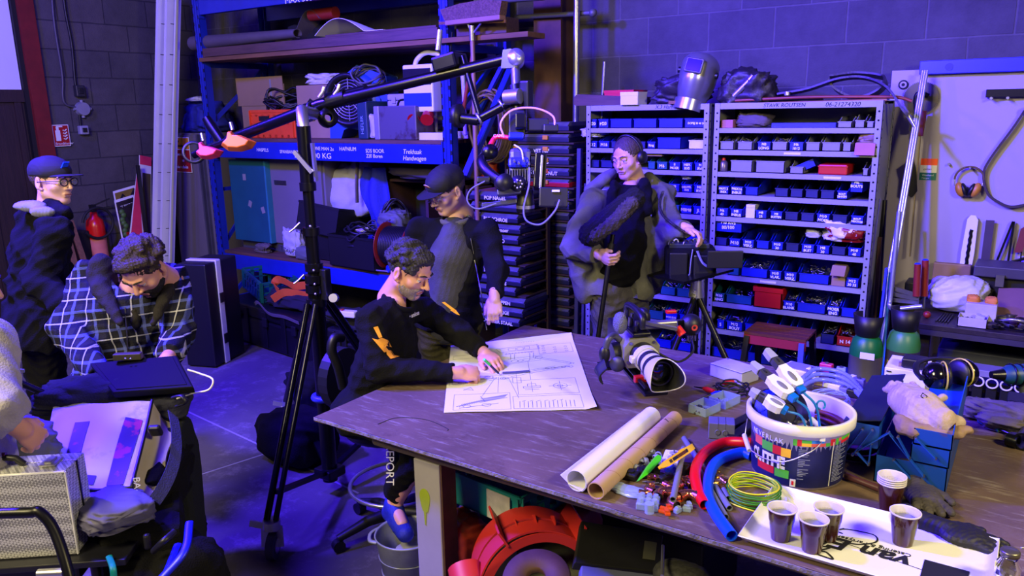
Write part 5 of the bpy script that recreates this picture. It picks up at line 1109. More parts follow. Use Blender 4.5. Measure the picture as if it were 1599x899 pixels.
LEGP=mat('leg_paint',(.60,.58,.60),.55,.1,.08,6);LEGSH=mat('leg_side_shade',(.30,.20,.16),.7,.1,.3,20)
m=MB();m.bx((-1.70,1.878,0),(-1.585,1.96,TZ-.085));lg=m.make('leg',LEGP,tb,bevel=.004)
MB().bx((-1.5845,1.882,0),(-1.578,1.958,TZ-.086)).make('shaded_leg_side',LEGSH,lg)  # shade painted in: brown plate for the side the blue light misses
mm=MB();mm.prism([(.022*cos(a)*(1+.15*sin(3*a)),.05*sin(a)*(1+.1*cos(2*a))-(.05 if abs(a-4.7)<.15 else 0)) for a in [2*PI*i/40 for i in range(40)]],0,.0008,VT(Ve((-1.655,1.8775,.665))));mm.make('yellow_paint_blot',mat('paint_blot',(.55,.62,.12),.6),lg)
for x,y in ((-1.72,3.08),(.8,1.88),(.8,3.08)):MB().bx((x,y,0),(x+.115,y+.08,TZ-.085)).make('leg',LEGP,tb,bevel=.004)
MB().tube(spline([pz(590,662,TZ+.0006),pz(620,652,TZ+.0006),pz(665,655,TZ+.0006),pz(697,668,TZ+.0006),pz(699,672,TZ+.0006)]),.0012,4).make('scratched_arc',INK,tb)
# ---- drawing sheet
C0,C1,C2,C3=pz(693,645,TZ),pz(932,640,TZ),pz(892,523,TZ),pz(704,541,TZ)
def shp(u,v):# u left->right, v front->back
 p=(C0*(1-u)+C1*u)*(1-v)+(C3*(1-u)+C2*u)*v
 z=.003+.012*max(0,u-.93)/.07*max(0,1-v*6)+.010*max(0,v-.9)/.1*u+.0012*sin(u*9+v*4)**2
 return Ve((p.x,p.y,TZ+z))
pp=thing('technical_drawing','large technical drawing of a crane sheet lying on the work table','drawing',(C0+C1+C2+C3)/4)
MB().sheet(shp,40,40,.0012).make('paper_sheet',PAPER,pp)
LINE=mat('print_line',(.16,.17,.28),.8)
ln=MB()
def L2(u0,v0,u1,v1,w=.0011):
 n=max(1,int(max(abs(u1-u0),abs(v1-v0))*14))
 for i in range(n):
  a=shp(u0+(u1-u0)*i/n,v0+(v1-v0)*i/n)+Ve((0,0,.0012));b_=shp(u0+(u1-u0)*(i+1)/n,v0+(v1-v0)*(i+1)/n)+Ve((0,0,.0012));ln.bar(a,b_,w,.0003)
def R2(u0,v0,u1,v1,w=.0011):
 for a in ((u0,v0,u1,v0),(u1,v0,u1,v1),(u1,v1,u0,v1),(u0,v1,u0,v0)):L2(*a,w)
def O2(u,v,r,n=12,w=.0011,asp=.62):
 for i in range(n):L2(u+r*cos(2*PI*i/n),v+r*asp*sin(2*PI*i/n),u+r*cos(2*PI*(i+1)/n),v+r*asp*sin(2*PI*(i+1)/n),w)
 # plan view of the base, top right
L2(.36,.86,.70,.88);L2(.40,.79,.71,.81);L2(.36,.86,.40,.79);L2(.70,.88,.71,.81);L2(.69,.88,.70,.81);R2(.46,.81,.52,.85);R2(.53,.81,.58,.85);R2(.59,.82,.63,.86)
L2(.43,.765,.66,.775);L2(.43,.755,.66,.765);
for k in range(9):L2(.44+.025*k,.755,.44+.025*k,.775,.0009)
for u in (.47,.50,.62,.65):L2(u,.67,u+.005,.75,.0014)
for k,(u,v) in enumerate(((.50,.64),(.545,.635),(.59,.645),(.64,.66),(.69,.67))):O2(u,v,.022 if k % 2 else .028)
L2(.45,.60,.70,.63);L2(.45,.68,.72,.70)
# boom arms
for a,b_ in (((.66,.69),(.93,.56)),((.66,.67),(.93,.54)),((.44,.44),(.91,.53)),((.46,.42),(.90,.51)),((.70,.50),(.93,.515)),((.5,.47),(.80,.53))):L2(*a,*b_,.0012)
for u,v in ((.93,.55),(.915,.505),(.86,.51),(.78,.505),(.735,.50)):O2(u,v,.016)
L2(.60,.36,.60,.62,.0008);L2(.25,.18,.34,.40,.0009);L2(.36,.22,.37,.42,.0008);L2(.50,.14,.44,.41,.0009);R2(.47,.33,.53,.40);L2(.50,.31,.50,.46,.0008)
R2(.22,.41,.33,.44);L2(.2,.40,.36,.405);O2(.29,.43,.02);O2(.41,.40,.028);O2(.41,.40,.014);O2(.34,.41,.018);L2(.30,.38,.50,.41)
L2(.33,.44,.60,.47);L2(.60,.47,.62,.44)
# dimension and detail views
R2(.50,.18,.92,.36,.0008);R2(.06,.02,.44,.21,.0008);R2(.46,.02,.92,.16,.0008);R2(.70,.72,.97,.86,.0008);R2(.02,.33,.22,.42,.0006)
for k in range(10):O2(.74+.09*(k % 3),.74+.035*(k//3),.012,8,.0008)
for k in range(14):L2(.50+.028*k,.03,.50+.028*k+.004,.10,.0012);
for k in range(6):L2(.52+.05*k,.10,.545+.05*k,.11,.0012)
R2(.54,.26,.66,.28,.0014);R2(.57,.28,.63,.31);L2(.55,.24,.65,.24);L2(.60,.21,.60,.34,.0008);O2(.80,.27,.05);O2(.80,.27,.02);L2(.72,.27,.88,.27);L2(.80,.22,.80,.33)
O2(.11,.37,.03);O2(.14,.37,.012);R2(.04,.35,.20,.39,.0008);L2(.12,.28,.19,.26);L2(.12,.26,.17,.30);L2(.19,.26,.17,.30)
R2(.03,.74,.2,.80,.0007);O2(.14,.88,.012);
# shaded crane perspective
for k in range(14):L2(.24+.012*k,.10+.004*k,.27+.012*k,.155+.003*k,.0016)
for k in range(10):L2(.10+.016*k,.055+.006*k,.12+.016*k,.09+.006*k,.0016)
L2(.08,.06,.26,.13,.0022);L2(.10,.04,.36,.09,.0018);L2(.24,.15,.41,.175,.0022);L2(.26,.12,.42,.15,.0018);O2(.15,.06,.025,10,.0014);O2(.28,.075,.03,10,.0014);L2(.27,.11,.24,.18,.0022)
for k in range(16):L2(.53+.02*(k % 8),.93-.0*k,.535+.02*(k % 8),.935,.0008)
ln.make('printed_lines',LINE,pp)
MB().sheet(lambda u,v:shp(.40+.20*u,.455+.028*v)+Ve((0,0,.004)),6,2,.0015).make('steel_ruler',mat('ruler_grey',(.50,.52,.54),.35,.6),None,'narrow grey steel ruler lying on the technical drawing','ruler')
# ---- paper roll and cardboard tube
a=Ve((-1.019,1.823,TZ+.034));b_=Ve((-1.038,2.40,TZ+.030));d_=b_-a
def rollf(u,v):
 th=-2.2+u*(2*PI*1.45);r=.034*(1-.10*u)*(1+.0*v);lift=.0
 x=cos(th);z=sin(th);p=a+d_*v
 if u<.12:k=(.12-u)/.12;return Ve((p.x-.034*.6-.04*k*(1-.2*v),p.y+.01*k,TZ+.010+.018*k*(1-.5*v)+.006))
 return p+Ve((x*r,0,z*r))
MB().sheet(rollf,60,10,.0012).make('paper_roll',PAPER,None,'rolled white paper sheet lying on the work table beside the cardboard tube','paper roll')
TUBC=mat('tube_board',(.70,.58,.42),.75,var=.06)
t=thing('cardboard_tube','long brown cardboard postal tube lying beside the white paper roll','tube',(-.957,2.12,TZ))
a=Ve((-.950,1.812,TZ+.0265));b_=Ve((-.963,2.43,TZ+.0265));MB().pipe(a,b_,.0262,.003,32).make('tube_body',TUBC,t)
m=MB();ax=(b_-a).normalized();u_,w_=perp(ax);m.tube([a+ax*(.02+.56*i/160)+(u_*cos(i*.24)+w_*sin(i*.24))*.0263 for i in range(160)],.0005,4);m.make('spiral_seam',mat('tube_seam',(.52,.37,.22),.8),t)
text('7',.022,a+ax*.52+Ve((.012,0,.0240)),(0,1,0),(-1,0,.45),INK,'pen_mark',t)
# ---- cinema camera with white telephoto lens
H=pd(1037,589,2.72);M_=pd(1003,553,2.93);ax=(H-M_).normalized();L_=(H-M_).length
s_=ax.cross(Ve((0,0,1))).normalized() # camera's right
CT=Matrix.Translation(M_) @ Matrix(((ax.x,-s_.x,0,0),(ax.y,-s_.y,0,0),(ax.z,-s_.z,0,0),(0,0,0,1)))
up=s_.cross(ax).normalized();up=up if up.z>0 else -up;lf=up.cross(ax).normalized()
CT=Matrix(((ax.x,lf.x,up.x,M_.x),(ax.y,lf.y,up.y,M_.y),(ax.z,lf.z,up.z,M_.z),(0,0,0,1)))
t=thing('cinema_camera','cinema camera with big white telephoto lens resting on the work table','camera',T=CT)
MW[t.name]=Matrix.Identity(4)
def cp(name,m,mm,**k):return m.make(name,mm,t,world=0,**k)
CGR=mat('camera_grey',(.52,.51,.47),.45,.2)
m=MB();m.prism([(-.06,-.055),(.05,-.055),(.07,-.02),(.07,.03),(.045,.06),(-.045,.06),(-.07,.03),(-.07,-.02)],-.11,-.005,Matrix(((0,0,1,0),(1,0,0,0),(0,1,0,0),(0,0,0,1))));cp('camera_body',m,CGR,bevel=.006)
cp('rear_body',MB().bx((-.24,-.055,-.06),(-.11,.055,.055)),BLACK,bevel=.008)
for y,z in ((.045,.045),(-.045,.045),(.055,-.03),(-.055,-.03)):cp('mount_screw',MB().cyl((-.006,y,z),(0,y,z),.006,n=10),STEEL)
cp('lens_mount',MB().cyl((-.005,0,0),(.02,0,0),.048,.044,32),BLACK)
LW=mat('lens_white',(.80,.79,.77),.35)
k_=L_
cp('lens_barrel',MB().lathe([(.040,.018),(.041,.05),(.043,.075),(.0435,.10)],(0,0,0),(1,0,0),36),LW)
cp('focus_ring',MB().lathe([(.0445,.075),(.0455,.078),(.0455,.098),(.0445,.101)],(0,0,0),(1,0,0),36),RUBBER)
cp('front_barrel',MB().lathe([(.0435,.100),(.045,.112),(.0455,.132)],(0,0,0),(1,0,0),36),LW)
cp('zoom_ring',MB().lathe([(.047,.130),(.0485,.133),(.0485,.160),(.047,.163)],(0,0,0),(1,0,0),36),RUBBER)
def hood(u,v):
 a=2*PI*u;r=.050+.014*v;x=.160+(k_-.150+.028*cos(2*a)**1)*v;return (x,r*cos(a),r*sin(a))
cp('lens_hood',MB().sheet(hood,64,8,.0025),LW)
m=MB();m.sheet(lambda u,v:(lambda q:(q[0]-.001,q[1]*.955,q[2]*.955))(hood(u,.02+.96*v)),64,8,.001);cp('hood_lining',m,mat('hood_dark',(.05,.05,.06),.6))
cp('front_element',MB().ell((.172,0,0),(.010,.040,.040),24,12),mat('lens_glass',(.05,.07,.06),.05,.2,coat=1))
cp('front_ring',MB().pipe((.158,0,0),(.19,0,0),.047,.006,32),BLACK)
cp('tripod_collar',MB().pipe((.03,0,0),(.055,0,0),.049,.006,28),LW)
m=MB();m.bx((.028,-.062,-.012),(.057,-.046,.012));cp('collar_knob',m,LW,bevel=.003)
cp('mattebox_bracket',MB().bx((.02,-.012,-.075),(.07,.012,-.045)),CGR,bevel=.003)
for y in (-.03,.03):cp('support_rod',MB().cyl((-.22,y,-.078),(.14,y,-.078),.0075),BLKM)
cp('rod_clamp',MB().bx((.035,-.045,-.092),(.06,.045,-.065)),mat('clamp_red_small',(.70,.10,.08),.4),bevel=.003)
cp('base_plate',MB().bx((-.25,-.045,-.10),(.16,.045,-.086)),BLKM,bevel=.003)
cp('top_plate',MB().bx((-.22,-.035,.065),(-.01,.035,.08)),BLKM,bevel=.003)
m=MB();m.tube(spline([(-.20,0,.08),(-.19,0,.135),(-.10,0,.15),(-.02,0,.14),(-.01,0,.10)]),.012,8);cp('top_handle',m,BLACK)
cp('monitor_arm',MB().bar((-.03,0,.12),(-.02,.14,.085),.018,.012),mat('rail_silver',(.50,.50,.52),.35,.7))
cp('viewfinder_bar',MB().bx((-.06,.0,.085),(-.03,.15,.112)),mat('rail_silver'),bevel=.006)
cp('red_lever',MB().bx((-.07,.11,.135),(-.05,.15,.147)),RED,bevel=.003)
cp('red_knob',MB().cyl((-.05,.155,.08),(-.03,.17,.055),.014,.016,14),mat('knob_red',(.85,.15,.08),.4))  # plain red knob, no emission
WS=mat('windshield_fluff',(.40,.41,.44),.95,bump=1,bs=200)
v,fc=cloud((0,0,0),(.075,.05,.085),11,.10,22,16,box=.95);m=MB(Matrix.Translation((-.02,-.085,.125)));m.add(v,fc,True);cp('fluffy_microphone',m,WS)
m=MB()
for k in range(8):cp('top_connector',MB().cyl((-.03-.022*k,-.02+.012*(k % 3),.082),(-.03-.022*k,-.02+.012*(k % 3),.105+.012*(k % 2)),.008,n=8),STEEL if k % 2 else BLACK)
cp('motor_wheel',MB().lathe([(0,-.012),(.034,-.012),(.036,0),(.034,.012),(0,.012)],(-.10,.03,.115),(.4,-.9,0),24),BLACK)
# grip and pads on its right side
cp('side_rosette',MB().cyl((-.07,-.06,-.01),(-.07,-.095,-.015),.04,n=24),BLACK)
m=MB();m.tube(spline([(-.07,-.07,.04),(-.06,-.095,.060),(-.05,-.12,.05),(-.05,-.13,.015)]),.013,10);cp('hand_grip',m,mat('grip_grey',(.28,.28,.30),.35))
cp('grip_head',MB().ell((-.05,-.133,-.01),(.020,.022,.036),16,12),BLACK)
cp('follow_wheel',MB().lathe([(0,-.012),(.028,-.012),(.030,0),(.028,.012),(0,.012)],(-.02,-.09,-.04),(.7,-.7,0),24),mat('wheel_grey',(.20,.20,.22),.5))
m=MB();m.sheet(lambda u,v:(-.0+.06*(u-.5),-.145-.03*sin(v*2.6),-.025-.06*v+.01*sin(5*u)),8,8,.006);cp('rubber_flap',m,RUBBER)
cp('lower_bracket',MB().bx((-.12,-.14,-.082),(-.06,-.05,-.066)),BLKM,bevel=.003)
cp('battery_pack',MB().bx((-.30,-.045,-.05),(-.24,.045,.05)),BLACK,bevel=.006)
# side monitor ball
m=MB();m.ell((-.13,.245,.055),(.042,.045,.045),22,14);cp('side_monitor',m,BLACK)
cp('monitor_logo',MB().lathe([(.006,0),(.013,.001)],(-.088,.243,.058),(1,0,0),16),mat('logo_red',(.75,.25,.2),.4))
cp('monitor_bracket',MB().bar((-.07,.13,.09),(-.13,.21,.07),.02,.02),BLKM)
m=MB();m.tube(spline([(-.10,.24,.01),(-.06,.23,-.03),(-.03,.16,-.055),(-.04,.085,-.02),(-.06,.06,0)]),.0045,6);cp('monitor_cable',m,CAB)
for k in range(3):cp('cable_plug',MB().cyl((-.10,.225+.014*k,.022),(-.10,.225+.014*k,.0),.005,n=8),STEEL)
# ---- scattered plumbing and electrical bits
def at(x,y,z=TZ):return pz(x,y,z)
PP=mat('conduit_grey',(.42,.43,.48),.5)
def pipe_(name,p,q,r,m,lab,h0=0,h1=0,th=.0018,cat='pipe'):
 a=at(*p)+Ve((0,0,r+h0));b_=at(*q)+Ve((0,0,r+h1));return MB().pipe(a,b_,r,th,18).make(name,m,None,lab,cat)
pipe_('conduit_pipe',(1050,800),(1067,718),.009,PP,'short grey plastic conduit lying over the copper fittings',.030,.03)
pipe_('conduit_pipe',(1139,798),(1068,688),.009,PP,'upper grey conduit running under the red and blue tubes')
pipe_('conduit_pipe',(1133,812),(1090,735),.009,PP,'lower grey conduit whose open end lies left of the blue tube',.0)
pipe_('conduit_pipe',(1137,782),(1120,748),.008,PP,'stub of grey conduit beside the brass fittings',.0)
REDT=mat('corrugated_red',(.85,.05,.06),.35,var=.03);BLUT=mat('corrugated_blue',(.02,.28,.92),.35,var=.03)
def hosef(name,pts,r,m,lab):
 P=spline(pts,10);n=len(P);rs=[r*(1+.045*(i % 2)) for i in range(n)];Q=[]
 PP_=[]
 for i in range(n-1):PP_+=[P[i],P[i].lerp(P[i+1],.5)]
 PP_.append(P[-1]);t=thing(name,lab,'tube',(P[0].x,P[0].y,TZ))
 MB().tube(PP_,r,16,rs=[r*(1+.04*(i % 2)) for i in range(len(PP_))],cap=False).make('corrugated_wall',m,t)
 e=PP_[-1];d=(PP_[-1]-PP_[-2]).normalized();MB().pipe(e-d*.02,e+d*.0006,r*1.0,.0022,18).make('cut_end',m,t)
hosef('red_tube',[at(1172,705)+Ve((0,0,.03)),at(1160,703)+Ve((0,0,.03)),at(1128,700)+Ve((0,0,.02)),at(1098,718)+Ve((0,0,.02)),at(1085,750)+Ve((0,0,.03)),at(1090,778)+Ve((0,0,.02)),at(1100,797)+Ve((0,0,.0185))],.0155,REDT,'curved bright red corrugated tube lying beside the blue one')
hosef('blue_tube',[at(1172,720)+Ve((0,0,.02)),at(1155,716)+Ve((0,0,.02)),at(1122,728)+Ve((0,0,.02)),at(1108,750)+Ve((0,0,.02)),at(1105,782)+Ve((0,0,.018)),at(1118,812)+Ve((0,0,.018)),at(1142,846)+Ve((0,0,.018))],.016,BLUT,'curved bright blue corrugated tube reaching toward the table edge')
CU=mat('copper',(.88,.58,.44),.22,.95,.12,15)
def elbow(c,ang,R,r,lab,m=CU,sweep=PI/2,tilt=0):
 T=Matrix.Translation(c+Ve((0,0,r))) @ rotm('Z',ang) @ rotm('X',tilt);t=thing('pipe_elbow',lab,'fitting',T=T)
 P=arc((0,0,0),R,0,sweep,8);e0=Ve((0,-1,0));e1=Ve((-sin(sweep),cos(sweep),0))
 MB().tube([P[0]+e0*r]+P+[P[-1]+e1*r],r*.9,14,cap=False).make('bend',m,t,world=0)
 for p,e in ((P[0],e0),(P[-1],e1)):MB().pipe(p+e*r*.2,p+e*r*1.3,r*1.06,.0016,18).make('socket',m,t,world=0);MB().cyl(p+e*r*.9,p+e*r*.92,r*.92,n=14).make('bore',HOLE,t,world=0)
E_=[((1040,780),1.9,.022,.015,'large copper elbow in front, open end toward the viewer'),((1060,790),2.6,.022,.014,'copper elbow lying left of the conduit end'),((1076,785),1.2,.022,.016,'biggest copper elbow right of the short conduit'),((1018,752),.5,.018,.010,'slim copper elbow under the green cutter'),((1020,768),2.9,.016,.011,'small copper elbow left of the large one'),((1072,762),.2,.020,.013,'copper elbow behind the biggest one'),((1082,758),3.5,.018,.012,'copper elbow touching the red tube'),((1050,762),4.4,.018,.012,'copper elbow beneath the yellow knife'),((1005,770),5.0,.014,.009,'tiny copper elbow at the left of the heap'),((1090,772),5.3,.014,.009,'copper elbow half hidden by the red tube')]
for p,a,R,r,lab in E_:elbow(at(*p),a,R,r,lab)
BR=mat('brass',(.80,.62,.30),.22,.95,.1)
for k,(x,y) in enumerate(((1112,748),(1122,752),(1130,756),(1118,760),(1128,764),(1116,742))):
 c=at(x,y)+Ve((0,0,.011));t=thing('brass_fitting',['leftmost','middle','rightmost','front left','front right','rear'][k]+' brass compression fitting in the cluster right of the blue tube','fitting',c-Ve((0,0,.011)))
 d=Ve((cos(k*1.3),sin(k*1.3),.1)).normalized();MB().cyl(c-d*.008,c+d*.008,.0125,n=6).make('hex_nut',BR,t);MB().cyl(c-d*.016,c+d*.016,.009,n=16).make('thread',BR,t)
 # grey white junction pieces and clips
CL=mat('clear_plastic',(.62,.70,.80),.08,0,.02,alpha=.55)
def blk(name,p,d,m,lab,cat,rz=0,tilt=0,bevel=.003,h0=0):
 c=at(*p);T=Matrix.Translation(c+Ve((0,0,d[2]/2+h0))) @ rotm('Z',rz) @ rotm('X',tilt);t=thing(name,lab,cat,T=T);MB().box((0,0,0),d).make('body',m,t,world=0,bevel=bevel);return t
t=blk('double_socket',(1051,728),(.062,.082,.024),WHITE,'white double socket plate lying on the small parts','socket',.25,h0=.012)
for y in (-.018,.018):
 MB().lathe([(0,.0125),(.015,.0125),(.019,.0145),(.021,.0125)],(0,y,0),(0,0,1),24).make('socket_ring',WHITE,t,world=0);MB().ell((0,y,.0128),(.016,.016,.0015),18,6).make('socket_well',mat('socket_shade',(.62,.62,.64),.5),t,world=0)
 MB().cyl((0,y,.012),(.0,y,.024),.003,n=8).make('pin',mat('rail_silver'),t,world=0)
a=at(1030,762)+Ve((0,0,.065));b_=at(1080,724)+Ve((0,0,.058));T=frame((a+b_)/2,b_-a,(0,0,1)) @ rotm('X',-PI/2+.9)
t=thing('utility_knife','yellow snap-off utility knife lying on top of the parts heap','knife',T=T);L_=(b_-a).length
YEL=mat('knife_yellow',(.95,.75,.05),.4)
MB().prism([(-L_/2,-.003),(-L_*.32,-.010),(L_*.3,-.011),(L_/2,-.009),(L_/2,.009),(L_*.3,.010),(L_*.18,.013),(L_*.12,.010),(-L_*.32,.010),(-L_/2,.005)],-.006,.006).make('handle',YEL,t,world=0,bevel=.002)
m=MB();m.bx((-L_*.16,-.005,.006),(L_*.30,.005,.0068));m.make('slide_window',BLACK,t,world=0)
for k in range(7):MB().bx((L_*(-.02+.04*k),-.005,.0068),(L_*(-.005+.04*k),.005,.0078)).make('slider_tooth',mat('knife_brown',(.45,.22,.05),.5),t,world=0)
MB().bx((-L_*.26,-.005,.0062),(-L_*.19,.005,.0074)).make('slider_tooth',mat('knife_print',(.2,.12,.04),.5),t,world=0)
a=at(995,765)+Ve((0,0,.028));b_=at(1030,735)+Ve((0,0,.05));L_=(b_-a).length;T=frame((a+b_)/2,b_-a,(0,0,1)) @ rotm('X',-PI/2+.9)
MB(T).prism([(-L_/2,0),(-L_*.1,-.009),(L_*.4,-.010),(L_/2,-.002),(L_*.42,.009),(0,.008)],-.005,.005).make('green_cutter',mat('lime_green',(.25,.85,.10),.4),None,'bright lime green plastic stripper lying left of the yellow knife','tool',bevel=.002)
t=blk('wago_housing',(1012,790),(.062,.060,.020),CL,'clear blue-grey plastic junction housing at the front of the heap','housing',.3,h0=0)
for x in (-.018,.002,.02):
 for y in (-.016,.012):MB().cyl((x,y,.010),(x,y,.022),.009,.007,14).make('cable_port',CL,t,world=0)
MB().cyl(at(1014,800),at(1014,800)+Ve((0,0,.028)),.013,n=20).make('clear_plastic_cap',CL,None,'small clear plastic cap standing at the front of the heap','cap')  # a small clear plastic cap
OR2=mat('clamp_orange',(.88,.32,.08),.35,alpha=.9)
for k,(x,y) in enumerate(((1035,800),(1046,797),(1060,785),(1042,806))):
 t=blk('wire_connector',(x,y),(.022,.016,.010),OR2,['left','middle','rear','front'][k]+' orange lever connector in front of the copper elbows','connector',k*.7,h0=.002*k)
 MB().box((0,.003,.008),(.018,.010,.005)).make('lever',OR2,t,world=0)
for k,(x,y) in enumerate(((1072,798),(1058,800),(1076,793))):
 t=blk('wire_connector',(x,y),(.024,.014,.014),CL,['clear lever connector nearest the table edge','greenish clear connector beneath the conduit end','clear connector right of the conduit end'][k],'connector',.3+k,h0=0);MB().box((0,0,.008),(.016,.01,.006)).make('lever',CL,t,world=0)
PCL=mat('pipe_clip_grey',(.50,.52,.62),.45)
for k,(x,y) in enumerate(((1015,713),(1022,722),(1000,730),(995,738),(1010,726),(1028,716))):
 c=at(x,y);t=thing('pipe_clip',['grey-lilac pipe clip highest in the row by the cardboard tube','grey-lilac pipe clip touching the socket plate','grey-lilac pipe clip left of the black plug','lowest grey-lilac pipe clip by the cardboard tube','grey-lilac clip lying between two others','small clip behind the socket plate'][k],'clip',c)
 MB().lathe([(.010,0),(.013,0),(.013,.014),(.010,.014),(.010,0)],c+Ve((0,0,.012)),(cos(k),sin(k),.2),18,a0=.4,a1=5.6).make('ring',PCL,t);MB().box(c+Ve((0,0,.005)),(.02,.016,.01),rotm('Z',k)).make('foot',PCL,t,bevel=.002)
for k,(x,y,d,m_,lab) in enumerate(((985,748,(.05,.035,.022),BLACK,'black plug top with a silver rim at the left of the heap'),(1005,745,(.045,.03,.025),BLACK,'black plastic block behind the green tool'),(1022,740,(.03,.03,.03),BLACK,'dark cable gland beside the green tool'),(1040,752,(.05,.02,.02),BLACK,'black gripper part under the yellow knife'),(1068,742,(.035,.03,.03),BLACK,'black switch block beside the knife'),(1030,726,(.03,.025,.02),PCL,'small lilac-grey block behind the green tool'))):
 t=blk('plug_part',(x,y),d,m_,lab,'electrical part',.4*k,.1,.006,h0=.004);MB().cyl((0,0,d[2]*.4),(0,0,d[2]*.7),min(d[0],d[1])*.32,n=14).make('collar',m_,t,world=0)
c=at(1047,742)+Ve((0,0,.02));t=thing('blue_gland','blue ribbed cable gland beside the yellow knife','gland',c-Ve((0,0,.02)))
MB().cyl(c,c+Ve((-.005,-.01,.02)),.018,.015,12).make('ribbed_nut',mat('gland_blue',(.08,.15,.8),.4),t);MB().cyl(c-Ve((0,0,.018)),c,.012,n=14).make('thread',mat('gland_blue'),t)
lump(at(978,768)+Ve((0,0,.008)),(.10,.06,.014),141,.4,24,12).make('clear_wrapper',CL,None,'flat clear plastic wrapper at the left end of the parts heap','wrapper')
for k in range(9):
 a=at(1000+9*(k % 5)+3,742+7*(k//5)+k);MB().cyl(a+Ve((0,0,.004)),a+Ve((.014,.006,.006)),.003,n=6).make('screw',STEEL,None,'small steel screw scattered among the parts heap','screw','screws scattered in the parts heap')
 # yellow-green wire coil
t=thing('wire_coil','coil of green and yellow earth wire lying beside the white tray','wire coil',at(1172,782))
c=pz(1174,780,TZ);rw=random.Random(6)
for k in range(16):
 z=TZ+.004+.0028*k;r=.068+.004*sin(k*2.1);MB().tube([(c.x+.0+rw.uniform(-.0008,.0008)+(r+.0025*sin(3*a+k))*cos(a),c.y+.012+(r+.0025*sin(2*a+k))*sin(a),z+.0025*sin(a*2+k)) for a in [2*PI*i/36 for i in range(36)]],.0022,6,closed=True).make('wire_turn',(mat('wire_yellow',(.85,.85,.10),.4),mat('wire_green',(.20,.50,.12),.4),mat('wire_lime',(.62,.75,.12),.4))[k % 3],t)
MB().tube(spline([c+Ve((-.066,-.01,.004)),c+Ve((-.06,-.045,.003)),c+Ve((-.02,-.062,.003)),c+Ve((.03,-.066,.003))]),.0022,6).make('wire_tail',mat('wire_yellow'),t)
# ---- paint bucket
BC_=Ve((-.515,2.30,TZ));RB,RTp,HB=.131,.150,.205
t=thing('paint_bucket','white rimmed paint bucket with dark blue printed label full of cables','bucket',BC_)
def BP(a,h,off=0):# point on the wall: angle a measured from the camera side, + to the right
 f=h/HB;r=RB+(RTp-.008-RB)*f+off;th=math.atan2(-BC_.y,-BC_.x)+a;return BC_+Ve((r*cos(th),r*sin(th),h))
WBK=mat('bucket_white',(.88,.87,.85),.35,var=.03,vs=9)
MB().lathe([(0,.001),(RB,.001),(RTp-.008,HB-.03),(RTp-.004,HB-.03),(RTp+.001,HB-.034),(RTp+.006,HB-.03),(RTp+.006,HB-.002),(RTp+.002,HB),(RTp-.006,HB),(RTp-.008,HB-.004),(RB-.003,.006),(0,.006)],BC_,n=64).make('bucket_shell',WBK,t)
LAB=mat('label_navy',(.07,.09,.30),.4,var=.25,vs=20)
def patch(a0,a1,h0,h1,m,nm,off=.0012,n=12,slant=0):
 return MB().sheet(lambda u,v:BP(a0+(a1-a0)*u,h0+(h1-h0)*v+slant*(u-.5),off),n,1,.0008).make(nm,m,t)
patch(-2.6,2.6,.008,HB-.042,LAB,'blue_label',.0008,64)
LG=mat('label_green',(.30,.70,.22),.5);LR=mat('label_red',(.78,.12,.16),.5);LY=mat('label_yellow',(.92,.72,.15),.5);LB=mat('label_sky',(.15,.50,.90),.5);LO=mat('label_coral',(.85,.35,.30),.5)
for a0,a1,h0,h1,m in ((-1.05,-.80,.108,.135,LO),(-.80,-.52,.102,.130,LG),(-.52,-.33,.100,.127,LR),(-.33,-.13,.098,.125,LY),(-.95,-.48,.034,.057,LR),(-.46,-.15,.030,.056,LG)):patch(a0,a1,h0,h1,m,'label_colour_block')
top=[(-.10,-.02,LG,2),(-.02,.07,LR,2),(.07,.26,LG,1),(.07,.26,LY,0),(.26,.52,LB,1),(.26,.56,LO,0),(.56,.66,LG,0),(.66,.78,LR,2),(.80,.88,LG,2),(.88,.96,LO,1),(.96,1.3,LR,0),(.96,1.4,LG,1),(1.3,1.5,LY,0)]
for a0,a1,m,r in top:patch(a0,a1,.140 if r != 1 else .150,.160 if r != 0 else .150,m,'label_colour_block',n=5)
patch(-1.25,-.80,.132,.160,mat('label_lilac',(.35,.33,.55),.5),'label_pale_block');patch(.735,.755,.010,.150,WHITE,'label_white_rule',n=1);patch(-.12,.0,.008,.032,WHITE,'label_hazard_square',n=2)
patch(-.085,-.04,.014,.026,LR,'label_hazard_mark',.002,n=1)
for cx in (.02,.80):
 for k in range(19 if cx<.5 else 24):
  if cx<.5 and k % 6==5:continue
  w_=(.24 if cx<.5 else .42)*(.7+.3*sin(k*2.3));h=.128-.0052*k if cx<.5 else .132-.0048*k
  if h>.02:patch(cx,cx+abs(w_),h,h+.0016,mat('label_grey_text',(.55,.57,.70),.5),'label_small_print',n=3)
def btext(s,size,a0,h,m=WHITE,da=.1,bold=0,sx=1):
 x=0
 for ch in s:
  P_=BP(a0+x,h,.0022);Q_=BP(a0+x+.01,h,.0022);text(ch,size,P_,Q_-P_,BP(a0+x,h+.01,.0022)-P_,m,'label_lettering',t,bold=bold,sx=sx);x+=da*(.45 if ch in 'I.' else 1)
btext('NEVERLAK',.022,-1.12,.138,WHITE,.105)
btext('OLITHE',.050,-1.12,.060,WHITE,.165,.0022,.82)
m=MB();e0=BP(-1.45,HB-.05,.012);e1=BP(.42,HB-.05,.012)
hp=[e0,BP(-1.42,.13,.016),BP(-1.3,.100,.022),BP(-1.15,.088,.024),BP(-.95,.085,.022),BP(-.6,.080,.016),BP(-.2,.090,.012),BP(.2,.125,.010),BP(.40,.150,.008),BP(.44,HB-.035,.008)]
MB().tube(spline(hp,6),.0018,6).make('wire_handle',CHROME,t)
